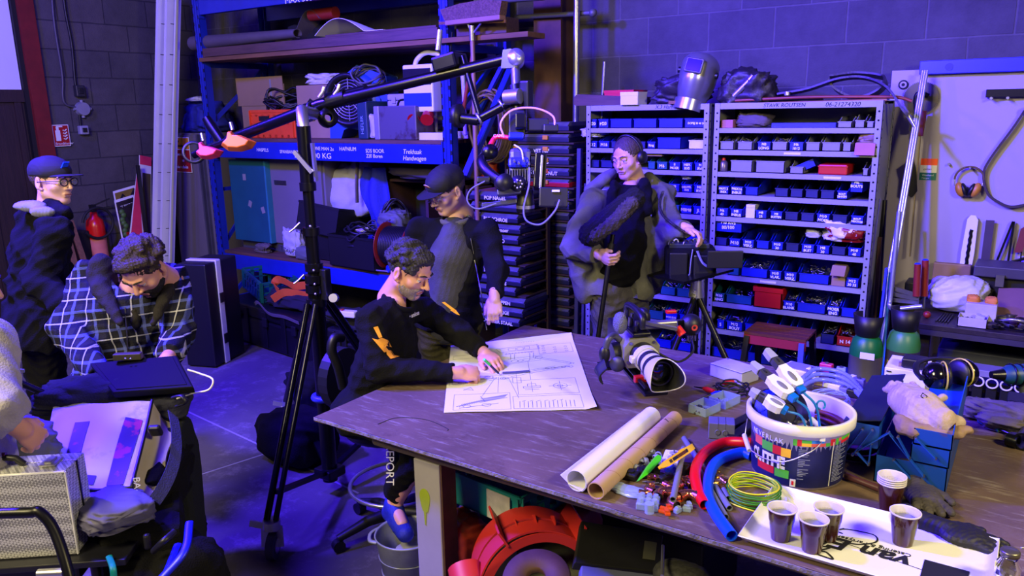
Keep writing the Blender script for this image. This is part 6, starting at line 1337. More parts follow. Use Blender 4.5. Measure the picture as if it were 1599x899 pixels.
MB().cyl(BP(-1.38,.106,.022),BP(-1.0,.082,.025),.0075,n=14).make('handle_grip',WHITE,t)
MB().box(BP(.44,HB-.035,.009),(.016,.006,.018),rotm('Z',.5)).make('handle_lug',WBK,t,bevel=.002);MB().box(BP(.85,HB-.018,.008),(.012,.004,.012)).make('rim_mark',mat('socket_shade'),t,bevel=.002)
# contents of the bucket
BK=BC_+Ve((0,0,HB))
CBL=mat('cable_blue',(.04,.10,.80),.4);CY=mat('cable_cyan',(.10,.48,.85),.4)
t=thing('blue_cable_reel','reel of bright blue wire standing in the left of the paint bucket','cable reel',BK+Ve((-.07,-.01,-.15)))
ax=Ve((.75,-.55,.30)).normalized();c=BK+Ve((-.062,.0,-.03))
u_,w_=perp(ax);P=[]
for k in range(26*18+1):
 a=2*PI*k/18;P.append(c+ax*(-.035+.07*((k/18) % 13)/13)+(u_*cos(a)+w_*sin(a))*(.062+.006*(k//(18*13))+.0015*sin(k*1.7)))
MB().tube(P,.0028,5).make('wound_wire',CBL,t);MB().cyl(c-ax*.04,c+ax*.04,.05,n=24).make('core',mat('core_dark',(.06,.06,.15),.5),t)
for s,dx in ((-1,.041),(1,.041)):MB().lathe([(.03,0),(.073,0),(.073,.003),(.03,.003)],c+ax*s*dx,ax,28).make('side_disc',mat('disc_smoke',(.10,.10,.22),.3),t)
WC=mat('connector_white',(.88,.88,.88),.35,var=.02);WG=mat('connector_grey',(.22,.22,.24),.4)
def wconn(p0,p1,dz0,dz1,lab,roll=0):
 a=pd(*p0,dz0);b_=pd(*p1,dz1);L_=(b_-a).length;T=frame(a,b_-a,_U-_F*.5) @ rotm('X',-PI/2+roll);t=thing('network_tester_plug',lab,'connector',T=T)
 g=lambda f:f*L_
 MB().prism([(0,-.010),(g(.14),-.013),(g(.24),-.014),(g(.24),.014),(g(.14),.013),(0,.010),(-g(.02),0)],-.009,.009).make('clear_tip',mat('tip_lilac',(.62,.62,.70),.3),t,world=0,bevel=.004)
 MB().prism([(g(.24),-.010),(g(.32),-.013),(g(.46),-.014),(g(.46),.014),(g(.32),.013),(g(.24),.010)],-.010,.010).make('grey_neck',WG,t,world=0,bevel=.003);MB().ell((g(.33),0,.010),(.008,.004,.002),10,6).make('neck_slot',HOLE,t,world=0)
 MB().prism([(g(.46),-.015),(g(.55),-.017),(g(.66),-.024),(g(.92),-.022),(g(1),-.014),(g(1),.014),(g(.92),.022),(g(.66),.024),(g(.55),.017),(g(.46),.015)],-.011,.011).make('white_shell',WC,t,world=0,bevel=.004)
 MB().ell((g(.77),0,.0115),(.020,.009,.001),14,6).make('shell_slot',mat('slot_grey',(.45,.45,.47),.5),t,world=0)
 MB().bx((g(1),-.012,-.009),(g(1.14),.012,.009)).make('blue_boot',mat('boot_blue',(.05,.42,.80),.35),t,world=0,bevel=.002)
 return b_+(b_-a)*.14
e1=wconn((1172,617-17+10),(1222,638),2.24,2.20,'lowest white cable connector, leaning left over the bucket rim')
e1=e1
e2=wconn((1174,568),(1234,617),2.30,2.20,'middle white connector sticking up out of the bucket')
e3=wconn((1196,547),(1247,604),2.33,2.24,'tallest white connector sticking up at the back of the bucket')
for k,(e,q,dd) in enumerate(((e1,(1262,668),2.22),(e2,(1270,668),2.23),(e3,(1282,665),2.25))):
 b_=pd(*q,dd)-Ve((0,0,.03));mid=(e+b_)/2+Ve((.01,0,.025));MB().tube(spline([e,mid,b_,b_-Ve((0,0,.05))]),.0035,8).make('patch_cable',CY,None,['light blue patch cable from the lowest connector','light blue patch cable from the middle connector','light blue patch cable from the tallest connector'][k],'cable')
MB().tube(arc(pd(1282,632,2.24),.012,-1,4.6,16,_R,_U),.003,6).make('patch_cable_loop',CY,None,'small loop of light blue cable above the bucket contents','cable')
m=MB();m.tube(arc(BK+Ve((.02,.02,-.07)),.10,-1.2,1.6,20),.009,8);m.tube(arc(BK+Ve((.02,.02,-.052)),.104,-1.2,1.6,20),.009,8);m.make('brown_hose',mat('brown_hose',(.48,.24,.12),.5),None,'brown hose curled against the inner right wall of the bucket','hose')
rb=random.Random(9)
for k in range(16):
 a=rb.uniform(0,2*PI);r=rb.uniform(.0,.10);c=BK+Ve((.02+r*cos(a)*.9,r*sin(a)*.9,-.05+rb.uniform(-.02,.012)));d=Ve((rb.uniform(-1,1),rb.uniform(-1,1),rb.uniform(-.3,.6))).normalized()
 mm_=(WC,BLACK,CHROME,mat('navy_plug',(.05,.06,.25),.4))[k % 4];t=thing('cable_plug',f'small {("white", "black", "chromed", "navy")[k % 4]} plug in the jumble inside the bucket','plug',c,group='plugs jumbled in the bucket')
 MB().cyl(c-d*.018,c+d*.010,.011,.009,12).make('plug_body',mm_,t);MB().cyl(c+d*.010,c+d*.024,.006,n=10).make('plug_tip',CHROME if k % 4 else WC,t)
coil('black_cable',BK+Ve((.01,.0,-.10)),.10,7,.010,CAB,'black cable coiled in the bottom of the bucket','cable',33,.35)
# ---- tray with cups
WT=mat('tray_white',(.88,.88,.87),.3,var=.02)
t=thing('serving_tray','rectangular white serving tray with printed lettering at the table front','tray',(-.26,1.96,TZ))
x0,x1,y0,y1=-.535,.022,1.800,2.130
def trf(u,v):
 x=x0+(x1-x0)*u;y=y0+(y1-y0)*v;e=min(u*(x1-x0),(1-u)*(x1-x0),v*(y1-y0),(1-v)*(y1-y0));return (x,y,TZ+.003+.020*max(0,1-e/.022)**1.3)
MB().sheet(trf,60,40,.003).make('tray_body',WT,t)
def ttext(s,size,p,m=INK,**k):c=pz(*p,TZ+.005);return text(s,size,Ve((c.x,c.y,TZ+.0055)),(-1,.0,0),(0,-1,0),m,'tray_lettering',t,**k)
ttext('van Es',.080,(1427,872),shear=.25,bold=.0022,sx=1.05);ttext('Catering & Partyservice',.0215,(1424,872-6),shear=.05)
def tl(P,r=.0011,flat=1):Q=[pz(x,y,TZ+.005) for x,y in P];Q=[Ve((q.x,q.y,TZ+.0056)) for q in Q];MB().tube(spline(Q,6),r,5,flat=.4).make('tray_flourish',INK,t)
tl([(1441,890),(1375,867),(1306,843)]);tl([(1325,848),(1345,850),(1368,846),(1366,836),(1345,830),(1320,826),(1306,828)],.0024);tl([(1318,825),(1305,828),(1316,833)],.0022)
tl([(1275,865),(1300,873),(1290,862),(1278,860),(1296,855),(1282,852),(1292,846),(1283,845)],.003)
c=pz(1475,890,TZ);MB().bx((c.x-.045,1.80+.02,TZ+.0052),(c.x+.05,c.y+.015,TZ+.0062)).make('black_square_print',INK,t)
CUPB=mat('cup_brown',(.24,.10,.07),.22,var=.05,coat=.4);CUPW=mat('cup_inner',(.82,.80,.80),.35)
def cup(c,lab,n=1,h=.088,liquid=True,grp=None):
 t=thing('coffee_cup',lab,'cup',c,group=grp);r0,r1=.0235,.0355
 MB().lathe([(0,0),(r0,0),(r0+.0005,.004),(r0+(r1-r0)*.6,h*.60),(r0+(r1-r0)*.6+.0012,h*.62),(r1-.001,h-.003)],c,n=40).make('cup_wall',CUPB,t)
 MB().lathe([(r1-.001,h-.004),(r1+.0015,h-.003),(r1+.0018,h),(r1-.0006,h+.0008),(r1-.002,h-.002),(r1-.0035,h-.02),(r0,.012),(0,.012)],c,n=40).make('white_rim',CUPW,t)
 for k in range(5):MB().lathe([(r1-.0055+.0006*k-.0005,h*.60+.004*k),(r1-.0048+.0006*k,h*.60+.004*k+.0012),(r1-.0053+.0006*k,h*.60+.004*k+.0024)],c,n=32).make('grip_ridge',CUPB,t)
 if liquid:MB().lathe([(0,h*.78),(r1-.0068,h*.78)],c,n=32).make('milky_drink',mat('drink',(.42,.42,.50),.15),t)
 return t
ZC=TZ+.0046
for p,lab in (((1215,846),'leftmost brown plastic cup on the white tray'),((1264,864),'front brown cup of the three on the left of the tray'),((1288,846),'brown cup behind the front cup on the tray'),((1407,853),'lone brown cup on the right part of the tray')):
 q=pz(*p,ZC);cup(Ve((q.x,q.y+.02,ZC)),lab)
q=pz(1386,802,TZ);q=Ve((q.x,q.y+.02,TZ))
for k in range(4):cup(q+Ve((0,0,.006*k)),['lowest','second','third','topmost'][k]+' cup in the stack of nested brown cups behind the tray',liquid=False,grp='nested stack of brown cups') if k in (0,1,2,3) else None
# glass jar
c=pz(1570,915,TZ);c.z=TZ;t=thing('glass_jar','small glass jar with metal lid at the right end of the tray','jar',c)
GL=mat('glass',(.9,.92,.95),.03,0,.01,trans=1)
MB().lathe([(0,0),(.022,0),(.026,.006),(.027,.055),(.018,.072),(.018,.085),(.0165,.085),(.0165,.072),(.025,.054),(.024,.008),(0,.006)],c,n=36).make('glass_body',GL,t);MB().lathe([(0,.0935),(.018,.0935),(.0205,.091),(.0205,.081),(.019,.081)],c,n=36).make('metal_lid',mat('lid_tin',(.50,.48,.40),.35,.8),t)
MB().tube(spline([c+Ve((.02,.03,.09)),c+Ve((.05,.05,.085)),c+Ve((.09,.05,.07))]),.0025,6).make('wire_clip',CHROME,None,'bent silver wire behind the glass jar','wire')
# ---- cantilever toolbox
TBB=mat('toolbox_blue',(.08,.28,.62),.4,.2,.1,5,col2=(.36,.20,.16),mix=(.60,.66));TBG=mat('toolbox_dark',(.06,.10,.22),.5,.2)
t=thing('cantilever_toolbox','worn blue cantilever toolbox with one wing open on the work table','toolbox',(-.21,2.65,TZ))
yf,yb=2.345,2.80
def tray_(x0,x1,z0,z1,y0,y1,nm,par=t):
 m=MB();w_=.003
 m.bx((x0,y0,z0),(x1,y1,z0+w_));m.bx((x0,y0,z0),(x1,y0+w_,z1));m.bx((x0,y1-w_,z0),(x1,y1,z1));m.bx((x0,y0,z0),(x0+w_,y1,z1));m.bx((x1-w_,y0,z0),(x1,y1,z1));return m.make(nm,TBB,par)
tray_(-.305,-.118,TZ+.001,TZ+.085,yf,yb,'base_tray');tray_(-.215,-.116,TZ+.088,TZ+.140,yf,yb,'middle_tray');tray_(-.212,-.114,TZ+.143,TZ+.190,yf,yb,'upper_tray')
tray_(-.392,-.300,TZ+.105,TZ+.175,yf-.005,yb,'left_tray');
m=MB();m.box((-.348,(yf+yb)/2,TZ+.184),(.105,yb-yf+.01,.003),rotm('Y',-.22));m.make('left_lid',TBG,t)
m=MB();m.prism([(0,.190),(.03,.205),(.30,.225),(.42,.235),(.455,.22),(.455,.19)],0,.003,Matrix(((0,0,1,-.117),(1,0,0,yf),(0,1,0,TZ),(0,0,0,1))));m.make('right_wing_lid',TBB,t)
m=MB();m.box((-.165,2.60,TZ+.193),(.095,.38,.003));m.make('inner_lid',TBB,t)
AR=mat('arm_blue',(.08,.28,.72),.35,.2)
for k,(p,q) in enumerate((((-.372,.160),(-.385,.112)),((-.345,.160),(-.392,.065)),((-.318,.165),(-.365,.075)),((-.318,.120),(-.320,.06)),((-.275,.165),(-.175,.055)),((-.250,.158),(-.215,.10)),((-.205,.165),(-.150,.115)),((-.255,.085),(-.175,.010)),((-.355,.085),(-.320,.055)))):
 MB().bar((p[0],yf-.008-.002*(k % 3),TZ+p[1]),(q[0],yf-.008-.002*(k % 3),TZ+q[1]),.003,.017,(0,1,0)).make('hinge_arm',AR,t,bevel=.001)
 for e in (p,q):MB().cyl((e[0],yf-.014-.002*(k % 3),TZ+e[1]),(e[0],yf-.004,TZ+e[1]),.0038,n=10).make('rivet',STEEL,t)
MB().bar((-.272,yf-.013,TZ+.168),(-.350,yf-.013,TZ+.095),.003,.019,(0,1,0)).make('hinge_arm',AR,t,bevel=.001)
# black ear muffs on the toolbox
t=thing('ear_muffs','pair of glossy black ear muffs with yellow seams on top of the toolbox','ear muffs',(-.21,2.86,TZ+.2))
GB=mat('gloss_black',(.03,.03,.035),.15,coat=.6);YS=mat('seam_yellow',(.75,.70,.25),.4)
for p,D_,rz,r in (((1467,587),2.52,.25,(.030,.050,.047)),((1502,582),2.55,-.35,(.024,.050,.052))):
 c=pd(*p,D_);T=frame(c,_R*cos(rz)-_F*sin(rz),_U) ;T=T @ rotm('X',.15)
 m=MB(T);m.ell((-.012 if rz>0 else .012,0,0),(r[0]*1.35,r[1]*.92,r[1]*.95),26,16);m.make('ear_cup',GB,t)
 m=MB(T);m.tube([((.012 if rz>0 else -.006),r[1]*.93*cos(a),r[1]*.96*sin(a)) for a in [2*PI*i/28 for i in range(28)]],.0028,6,closed=True);m.make('yellow_seam',YS,t)
 m=MB(T);m.ell((.022 if rz>0 else -.016,0,0),(.012,r[1]*.86,r[1]*.88),22,12);m.make('cushion',BLACK,t)
MB().tube(spline([pd(1440,592,2.5),pd(1431,580,2.54),pd(1434,566,2.6),pd(1460,560,2.66),pd(1500,562,2.66),pd(1520,575,2.6)]),.010,8,flat=.5).make('headband',BLACK,t)
# white box with slots left of the ear muffs, black block on it
c=at(1400,610);
t=thing('white_drawer_box','white box with dark slots standing behind the open toolbox wing','box',(c.x,3.02,TZ));MB().bx((-.385,2.98,TZ),(-.25,3.15,TZ+.155)).make('body',WHITE,t,bevel=.003)
for z in (.14,.125,.105,.085):MB().bx((-.378,2.977,TZ+z),(-.362,2.981,TZ+z+.004)).make('slot',HOLE,t)
t=thing('black_adapter','black adapter block sitting on top of the white slotted box','adapter',(-.31,3.05,TZ+.156));MB().bx((-.335,3.0,TZ+.156),(-.255,3.07,TZ+.192)).make('body',BLACK,t,bevel=.006);MB().bx((-.345,3.01,TZ+.156),(-.335,3.03,TZ+.170)).make('tan_stub',CARD,t)
# ================================================================ ORGANIC SURFACES: smooth union of limbs, meshed by surface nets
def _tr(T,p):return np.array(T @ Ve(p)) if T is not None else np.array(p,float)
def sdf(P,res,k=.012,folds=None,T=None):
 Q=[];lo=np.full(3,1e9);hi=-lo
 for pr in P:
  op=pr[0];kk=k;T_=T
  if isinstance(pr[-1],dict):kk=pr[-1].get('k',k);T_=pr[-1].get('T',T);pr=pr[:-1]
  neg=op[0]=='-';op=op.lstrip('-');a=_tr(T_,pr[1])
  if op=='c':b=_tr(T_,pr[2]);r=max(pr[3],pr[4]);l=np.minimum(a,b)-r;h=np.maximum(a,b)+r;q=(op,a,b,pr[3],pr[4])
  elif op=='e':
   R=np.array(T_.to_3x3()) if T_ is not None else np.eye(3)
   if len(pr)>3:R=R @ np.array(pr[3].to_3x3())
   r=max(pr[2]);l=a-r;h=a+r;q=(op,a,R,np.array(pr[2],float))
  else:l=a-pr[3];h=a+pr[3];n=np.array(T_.to_3x3() @ Ve(pr[2])) if T_ is not None else np.array(pr[2],float);q=(op,a,n/np.linalg.norm(n),pr[3])
  Q.append((neg,kk,l,h,q))
  if not neg and op != 'x':lo=np.minimum(lo,l);hi=np.maximum(hi,h)
 lo -= 3*res;hi+=3*res;N=np.ceil((hi-lo)/res).astype(int)+1
 F=np.full(N,.5,np.float32);ax=[lo[i]+res*np.arange(N[i]) for i in range(3)]
 for neg,kk,l,h,q in Q:
  i0=np.clip(((l-kk*1.2-2*res-lo)/res).astype(int),0,N-1);i1=np.clip(((h+kk*1.2+2*res-lo)/res).astype(int)+2,1,N);sl=tuple(slice(i0[i],i1[i]) for i in range(3))
  if any(i1 <= i0):continue
  X,Y,Z=np.meshgrid(*[ax[i][sl[i]] for i in range(3)],indexing='ij',sparse=True);f=F[sl]
  if q[0]=='c':
   a,b=q[1],q[2];d=b-a;L2_=max(d@d,1e-9);t=np.clip(((X-a[0])*d[0]+(Y-a[1])*d[1]+(Z-a[2])*d[2])/L2_,0,1)
   D=np.sqrt((X-a[0]-t*d[0])**2+(Y-a[1]-t*d[1])**2+(Z-a[2]-t*d[2])**2)-(q[3]+(q[4]-q[3])*t)
  elif q[0]=='e':
   a,R,r=q[1],q[2],q[3];x,y,z=X-a[0],Y-a[1],Z-a[2];u=[x*R[0,i]+y*R[1,i]+z*R[2,i] for i in range(3)]
   k0=np.sqrt(sum((u[i]/r[i])**2 for i in range(3)));k1=np.sqrt(sum((u[i]/r[i]**2)**2 for i in range(3)))+1e-9;D=k0*(k0-1)/k1
  else:
   a,n,r=q[1],q[2],q[3];D=(X-a[0])*n[0]+(Y-a[1])*n[1]+(Z-a[2])*n[2];m_=((X-a[0])**2+(Y-a[1])**2+(Z-a[2])**2)<r*r;F[sl]=np.where(m_,np.maximum(f,D),f);continue
  if neg:hh=np.clip(.5-.5*(f+D)/kk,0,1);F[sl]=f+(-D-f)*hh+kk*hh*(1-hh)
  else:hh=np.clip(.5+.5*(f-D)/kk,0,1);F[sl]=f+(D-f)*hh-kk*hh*(1-hh)
 ins=F<0;c=[ins[i:N[0]-1+i,j:N[1]-1+j,l:N[2]-1+l] for i in (0,1) for j in (0,1) for l in (0,1)]
 cnt=sum(x.astype(np.int8) for x in c);act=(cnt>0) & (cnt<8);I=np.argwhere(act);ids=np.full(act.shape,-1,np.int64);ids[act]=np.arange(len(I))
 off=[(i,j,l) for i in (0,1) for j in (0,1) for l in (0,1)];V=[F[I[:,0]+o[0],I[:,1]+o[1],I[:,2]+o[2]] for o in off];S=np.zeros((len(I),3));W=np.zeros(len(I))
 for a in range(8):
  for b in range(a+1,8):
   if sum(x != y for x,y in zip(off[a],off[b])) != 1:continue
   m_=(V[a]<0) != (V[b]<0);t=np.where(m_,V[a]/np.where(m_,V[a]-V[b],1),0);p=np.array(off[a])[None]+t[:,None]*(np.array(off[b])-np.array(off[a]))[None];S+=p*m_[:,None];W+=m_
 VV=lo+(I+S/np.maximum(W,1)[:,None])*res;faces=[]
 for d in range(3):
  e,g=[(1,2),(2,0),(0,1)][d];A=ins;sa=[slice(None)]*3;sb=[slice(None)]*3;sa[d]=slice(0,-1);sb[d]=slice(1,None);df=A[tuple(sa)] != A[tuple(sb)];E=np.argwhere(df)
  E=E[(E[:,e]>0) & (E[:,g]>0) & (E[:,e]<N[e]-1) & (E[:,g]<N[g]-1)];q=[]
  for de,dg in ((0,0),(-1,0),(-1,-1),(0,-1)):G=E.copy();G[:,e]+=de;G[:,g]+=dg;q.append(ids[G[:,0],G[:,1],G[:,2]])
  q=np.stack(q,1);fl=A[E[:,0],E[:,1],E[:,2]];q[~fl]=q[~fl][:,::-1];faces.append(q)
 faces=np.concatenate(faces);
 return VV,faces,folds
def org(name,P,m,res=.008,k=.012,folds=None,parent=None,T=None,label=None,cat=None,group=None,post=None):
 VV,fc,_=sdf(P,res,k,T=T);loc=None
 I=MW[parent.name].inverted() if parent is not None and parent.name in MW else None
 me=bpy.data.meshes.new(name);me.vertices.add(len(VV));me.loops.add(len(fc)*4);me.polygons.add(len(fc))
 me.vertices.foreach_set('co',VV.ravel());me.loops.foreach_set('vertex_index',fc.ravel().astype(np.int32));me.polygons.foreach_set('loop_start',np.arange(0,len(fc)*4,4,dtype=np.int32));me.polygons.foreach_set('use_smooth',np.ones(len(fc),bool));me.update();me.validate()
 n=np.empty(len(VV)*3);me.vertices.foreach_get('normal',n);n=n.reshape(-1,3)
 if folds:
  amp,fr,sd=folds;r=np.random.default_rng(sd);d=np.zeros(len(VV))
  for j in range(5):
   w1=r.normal(size=3)*fr*(1+.5*j);w2=r.normal(size=3)*fr*.6;d+=(.5-np.abs(np.sin(VV@w1+1.6*np.sin(VV@w2)+r.uniform(0,6))))/(1+.5*j)
  VV=VV+n*(d*amp)[:,None]
 if post:VV=post(VV,n)
 if I is not None:A=np.array(I);VV=VV@A[:3,:3].T+A[:3,3]
 elif parent is None:loc=np.array([(VV[:,0].min()+VV[:,0].max())/2,(VV[:,1].min()+VV[:,1].max())/2,VV[:,2].min()]);VV=VV-loc
 me.vertices.foreach_set('co',VV.ravel());me.update();me.materials.append(m)
 o=bpy.data.objects.new(name,me);C.objects.link(o)
 if loc is not None:o.location=loc;MW[o.name]=Matrix.Translation(Ve(loc))
 if parent is not None:o.parent=parent;MW[o.name]=MW.get(parent.name,Matrix.Identity(4))
 return tag(o,label,cat,group)
def hand(T,curl,s=.92,thumb=.8,flat=1.,pinch=0):
 """right hand: wrist at origin, fingers +x, thumb +y, back of the hand +z"""
 P=[('e',(.045*s,.002,0),(.048*s,.040*s,.0155*flat)),('c',(-.03,0,0),(.012,0,0),.026,.027),('e',(.028*s,.026*s,-.008),(.032*s,.018*s,.015))]
 for i,(yy,ln_,rr_) in enumerate(((.030,.072,.0088),(.010,.080,.0090),(-.010,.074,.0086),(-.029,.058,.0078))):
  a=yy*3.2*(1-pinch);d=Ve((cos(a),sin(a),0));p=Ve(((.082-.010*(i==3))*s,yy*s*(1-.2*pinch),-.001));P.append(('c',p-d*.03,p,rr_*1.1,rr_*1.12));ang=.1
  for j,q_ in enumerate((.46,.30,.24)):ang+=curl[i]*(1.1 if j<2 else .7);q=p+Ve((d.x*cos(ang),d.y*cos(ang),-sin(ang)))*ln_*s*q_;P.append(('c',p,q,rr_,rr_*.93));p=q
 p=Ve((.018*s,.026*s,-.006));q=p+Ve((.030,.024*thumb,-.008-.010*pinch))*s;r=q+Ve((.030,.006*thumb-.010*pinch,-.008-.012*pinch))*s
 P+=[('c',p,q,.0135,.0112),('c',q,r,.0108,.0090)]
 return [(*x,{'k':.006,'T':T}) for x in P]
GLV=mat('glove_grey',(.24,.22,.22),.75,var=.2,vs=20,bump=.2)
# grey rubber glove lying palm down, and a second one
g0=pz(1415,742,TZ+.02);g1=pz(1492,808,TZ+.02)
def glove(T,s,curl,m,lab,sp=1.):
 P=[('c',(-.10,0,.004),(.0,0,.002),.036,.032),('c',(-.13,.012,.010),(-.13,-.012,.010),.034,.034),('e',(.045,0,0),(.062,.050,.019))]
 for i,(yy,ln_) in enumerate(((.036,.072),(.012,.080),(-.012,.074),(-.035,.060))):
  a=yy*5*sp;d=Ve((cos(a),sin(a),0));p=Ve((.085-.012*(i==3),yy,0));P.append(('c',p-d*.03,p,.014,.0135));ang=.03
  for q_ in (.45,.32,.23):ang+=curl[i];q=p+Ve((d.x,d.y,-sin(ang)*.3))*ln_*q_;P.append(('c',p,q,.0132,.0122));p=q
 p=Ve((.01,.038,0));P+=[('c',p,p+Ve((.035,.030,-.004)),.017,.0145),('c',p+Ve((.035,.030,-.004)),p+Ve((.072,.040,-.006)),.0142,.0125)]
 T=T @ Matrix.Diagonal((s,s,s*.8,1));P=[(x[0],x[1],x[2],x[3]*s,x[4]*s,{'k':.007}) if x[0]=='c' else (x[0],x[1],tuple(q*s for q in x[2]),{'k':.007}) for x in P]
 return org('work_glove',P,m,.0034,.007,(.0012,90,3),None,T,lab,'glove')
dr=(pz(1480,812,TZ)-pz(1428,745,TZ));glove(frame(pz(1432,762,TZ+.018),dr,dr.cross(Ve((0,0,1)))) @ rotm('X',PI),.86,(.05,.05,.05,.05),GLV,'grey rubber work glove lying palm up in front of the toolbox')
dr=(pz(1545,845,TZ)-pz(1440,812,TZ));glove(frame(pz(1480,828,TZ+.014),dr,Ve((0,0,1)).cross(dr)),.80,(.3,.3,.3,.3),mat('glove_black',(.09,.09,.10),.6,bump=.2),'black work glove lying behind the white tray',.4)
# hammer handle lying left of the stack of cups
a=pz(1320,742,TZ+.013);b_=pz(1372,762,TZ+.013);MB().tube([a+(b_-a)*f for f in (0,.03,.5,1,1.35)],.011,12,rs=[.008,.011,.009,.011,.011]).make('wooden_bar',mat('handle_purple_brown',(.30,.16,.20),.4),None,'dark wooden tool handle lying in front of the blue toolbox','handle')
# leather gauntlets on the toolbox
LG_=mat('pale_leather',(.66,.58,.54),.75,var=.15,vs=14,bump=.25,bs=120)
o=pd(1416,615,2.66);u_=(pd(1440,660,2.55)-o).normalized();T=frame(o,-u_,_U*.8-_F*.6+_R*.3);T=T @ rotm('X',-PI/2)
f3=lambda x,y,z=0:o+_R*x*.0022-_U*y*.0022-_F*(z)
def gp(x,y,d):return pd(x,y,d-.27)
P=[('c',gp(1415,625,2.62),gp(1440,640,2.56),.052,.058),('c',gp(1440,640,2.56),gp(1470,655,2.50),.055,.040),('c',gp(1430,655,2.54),gp(1495,660,2.50),.034,.022),('c',gp(1420,650,2.55),gp(1470,668,2.49),.028,.020)]
P2=[('c',gp(1412,618,2.62),gp(1392,600,2.68),.016,.0125),('c',gp(1405,612,2.64),gp(1383,607,2.70),.014,.011),('c',gp(1425,612,2.64),gp(1402,598,2.72),.014,.011),('c',gp(1438,615,2.64),gp(1425,600,2.72),.014,.012),('c',gp(1455,628,2.60),gp(1474,620,2.62),.014,.011)]
t=thing('leather_gauntlet','pale leather welding gauntlet folded over the top of the blue toolbox','glove',gp(1440,660,2.55))
org('gauntlet_body',P+P2,LG_,.005,.016,(.003,30,8),t)
t2=thing('leather_gauntlet','second leather gauntlet, its folded cuff hanging below the first over the toolbox','glove',gp(1460,675,2.5))
org('gauntlet_cuff',[('c',gp(1410,668,2.52),gp(1512,672,2.47),.020,.014),('c',gp(1430,675,2.50),gp(1500,679,2.46),.018,.014),('c',gp(1405,655,2.54),gp(1430,672,2.50),.02,.02)],mat('brown_leather',(.52,.42,.35),.75,var=.2,vs=14,bump=.25),.005,.014,(.003,30,9),t2)
MB().tube([gp(x,y,2.555)-_F*.035 for x,y in ((1428,616),(1431,611),(1438,616),(1434,620),(1428,616))],.0015,5).make('glove_mark',INK,t)
# things at the right rear of the table: drill, screwdriver, cloths, ring parts
TEAL=mat('drill_teal',(.07,.24,.30),.45)
t=thing('power_drill','teal and grey cordless drill standing at the right edge of the table','drill',pz(1588,650,TZ))
c=pd(1590,585,3.0)
m=MB();m.tube([c+_R*-.06,c+_R*-.04,c+_R*.05,c+_R*.10],.04,20,rs=[.025,.038,.044,.042]);m.make('motor_housing',TEAL,t)
m=MB();m.tube([c+_R*-.105,c+_R*-.06],.022,16,rs=[.014,.024]);m.make('chuck',BLKM,t)
m=MB();m.tube([c+_R*.03-_U*.03,c+_R*.03-_U*.09,c+_R*.025-_U*.135],.022,14,rs=[.026,.022,.026]);m.make('grip',mat('drill_grey',(.22,.24,.27),.5),t)
b_=pz(1588,645,TZ);MB().box((b_.x+.01,b_.y+.02,TZ+.028),(.09,.12,.054)).make('battery',BLACK,t,bevel=.008)
for k in range(3):MB().tube(arc(c+_R*(-.03+.03*k),.0425,0,2*PI,20,_U,_F)[:-1],.003,5,closed=True).make('cooling_rib',BLKM,t)
a=pz(1530,655,TZ+.015);b_=pz(1562,670,TZ+.012);d=(b_-a)
t=thing('screwdriver','screwdriver with teal ribbed handle lying right of the toolbox','screwdriver',a-Ve((0,0,.015)));MB().tube([a+d*(i/24.) for i in range(25)],.013,12,rs=[.012+.0015*(i % 2) for i in range(25)]).make('ribbed_handle',mat('grip_teal',(.10,.38,.45),.5),t);MB().cyl(b_,b_+d*1.2,.0035,n=10).make('shaft',STEEL,t)
for k,(x,y,d_,lab) in enumerate(((1555,640,(.22,.13,.07),'dark crumpled cloth left of the drill'),(1570,660,(.16,.10,.05),'grey crumpled cloth under the drill'))):
 c=pz(x,y,TZ+d_[2]/2+.001);lump(c,d_,210+k,.4,24,14).make('work_cloth',mat('grey_rag'),None,lab,'cloth')
for k,(p,q,r) in enumerate((((1573,685),(1590,690),.022),((1598,690),(1612,675),.03))):
 a=pz(*p,TZ+r);b_=pz(*q,TZ+r);MB().pipe(a,b_,r,.006).make('rubber_sleeve',BLKM,None,('short dark pipe sleeve right of the teal screwdriver','large black ring at the right edge of the table')[k],'sleeve')
 # items at the rear middle of the table
t=blk('white_enclosure',(1146,590),(.16,.11,.055),mat('enclosure_grey',(.68,.68,.72),.4),'pale grey plastic enclosure box at the rear of the table','box',-.35,h0=.001)
MB().box((0,0,.024),(.162,.112,.003)).make('lid_seam',mat('seam_dark',(.35,.35,.40),.5),t,world=0)
for s in (-1,1):MB().cyl((s*.068,.043,.02),(s*.068,.043,.0285),.005,n=10).make('lid_screw',mat('seam_dark'),t,world=0)
t=thing('clear_parts_box','clear plastic two-compartment box with small screws on the table','box',at(1115,640))
for k,(x,y) in enumerate(((1100,642),(1131,630))):
 c=at(x,y);m=MB();w_,d_,h=.075,.095,.032;T=Matrix.Translation(c) @ rotm('Z',-.25);m.T=T
 m.bx((-w_/2,-d_/2,.001),(w_/2,d_/2,.003));m.bx((-w_/2,-d_/2,0),(w_/2,-d_/2+.002,h));m.bx((-w_/2,d_/2-.002,0),(w_/2,d_/2,h));m.bx((-w_/2,-d_/2,0),(-w_/2+.002,d_/2,h));m.bx((w_/2-.002,-d_/2,0),(w_/2,d_/2,h));m.make('compartment',CL,t)
 q=hardware(w_*.9,d_*.9,.015,60+k);q2=MB(T @ Matrix.Translation((0,-d_/2,0)));q2.add(q.v,q.f,True);q2.make('screws',STEEL,t)
t=blk('transformer',(1126,680),(.085,.065,.055),mat('trafo_grey',(.42,.42,.50),.5),'lilac-grey terminal block cube with round holes near the bucket','terminal block',.35,h0=.001,bevel=.002)
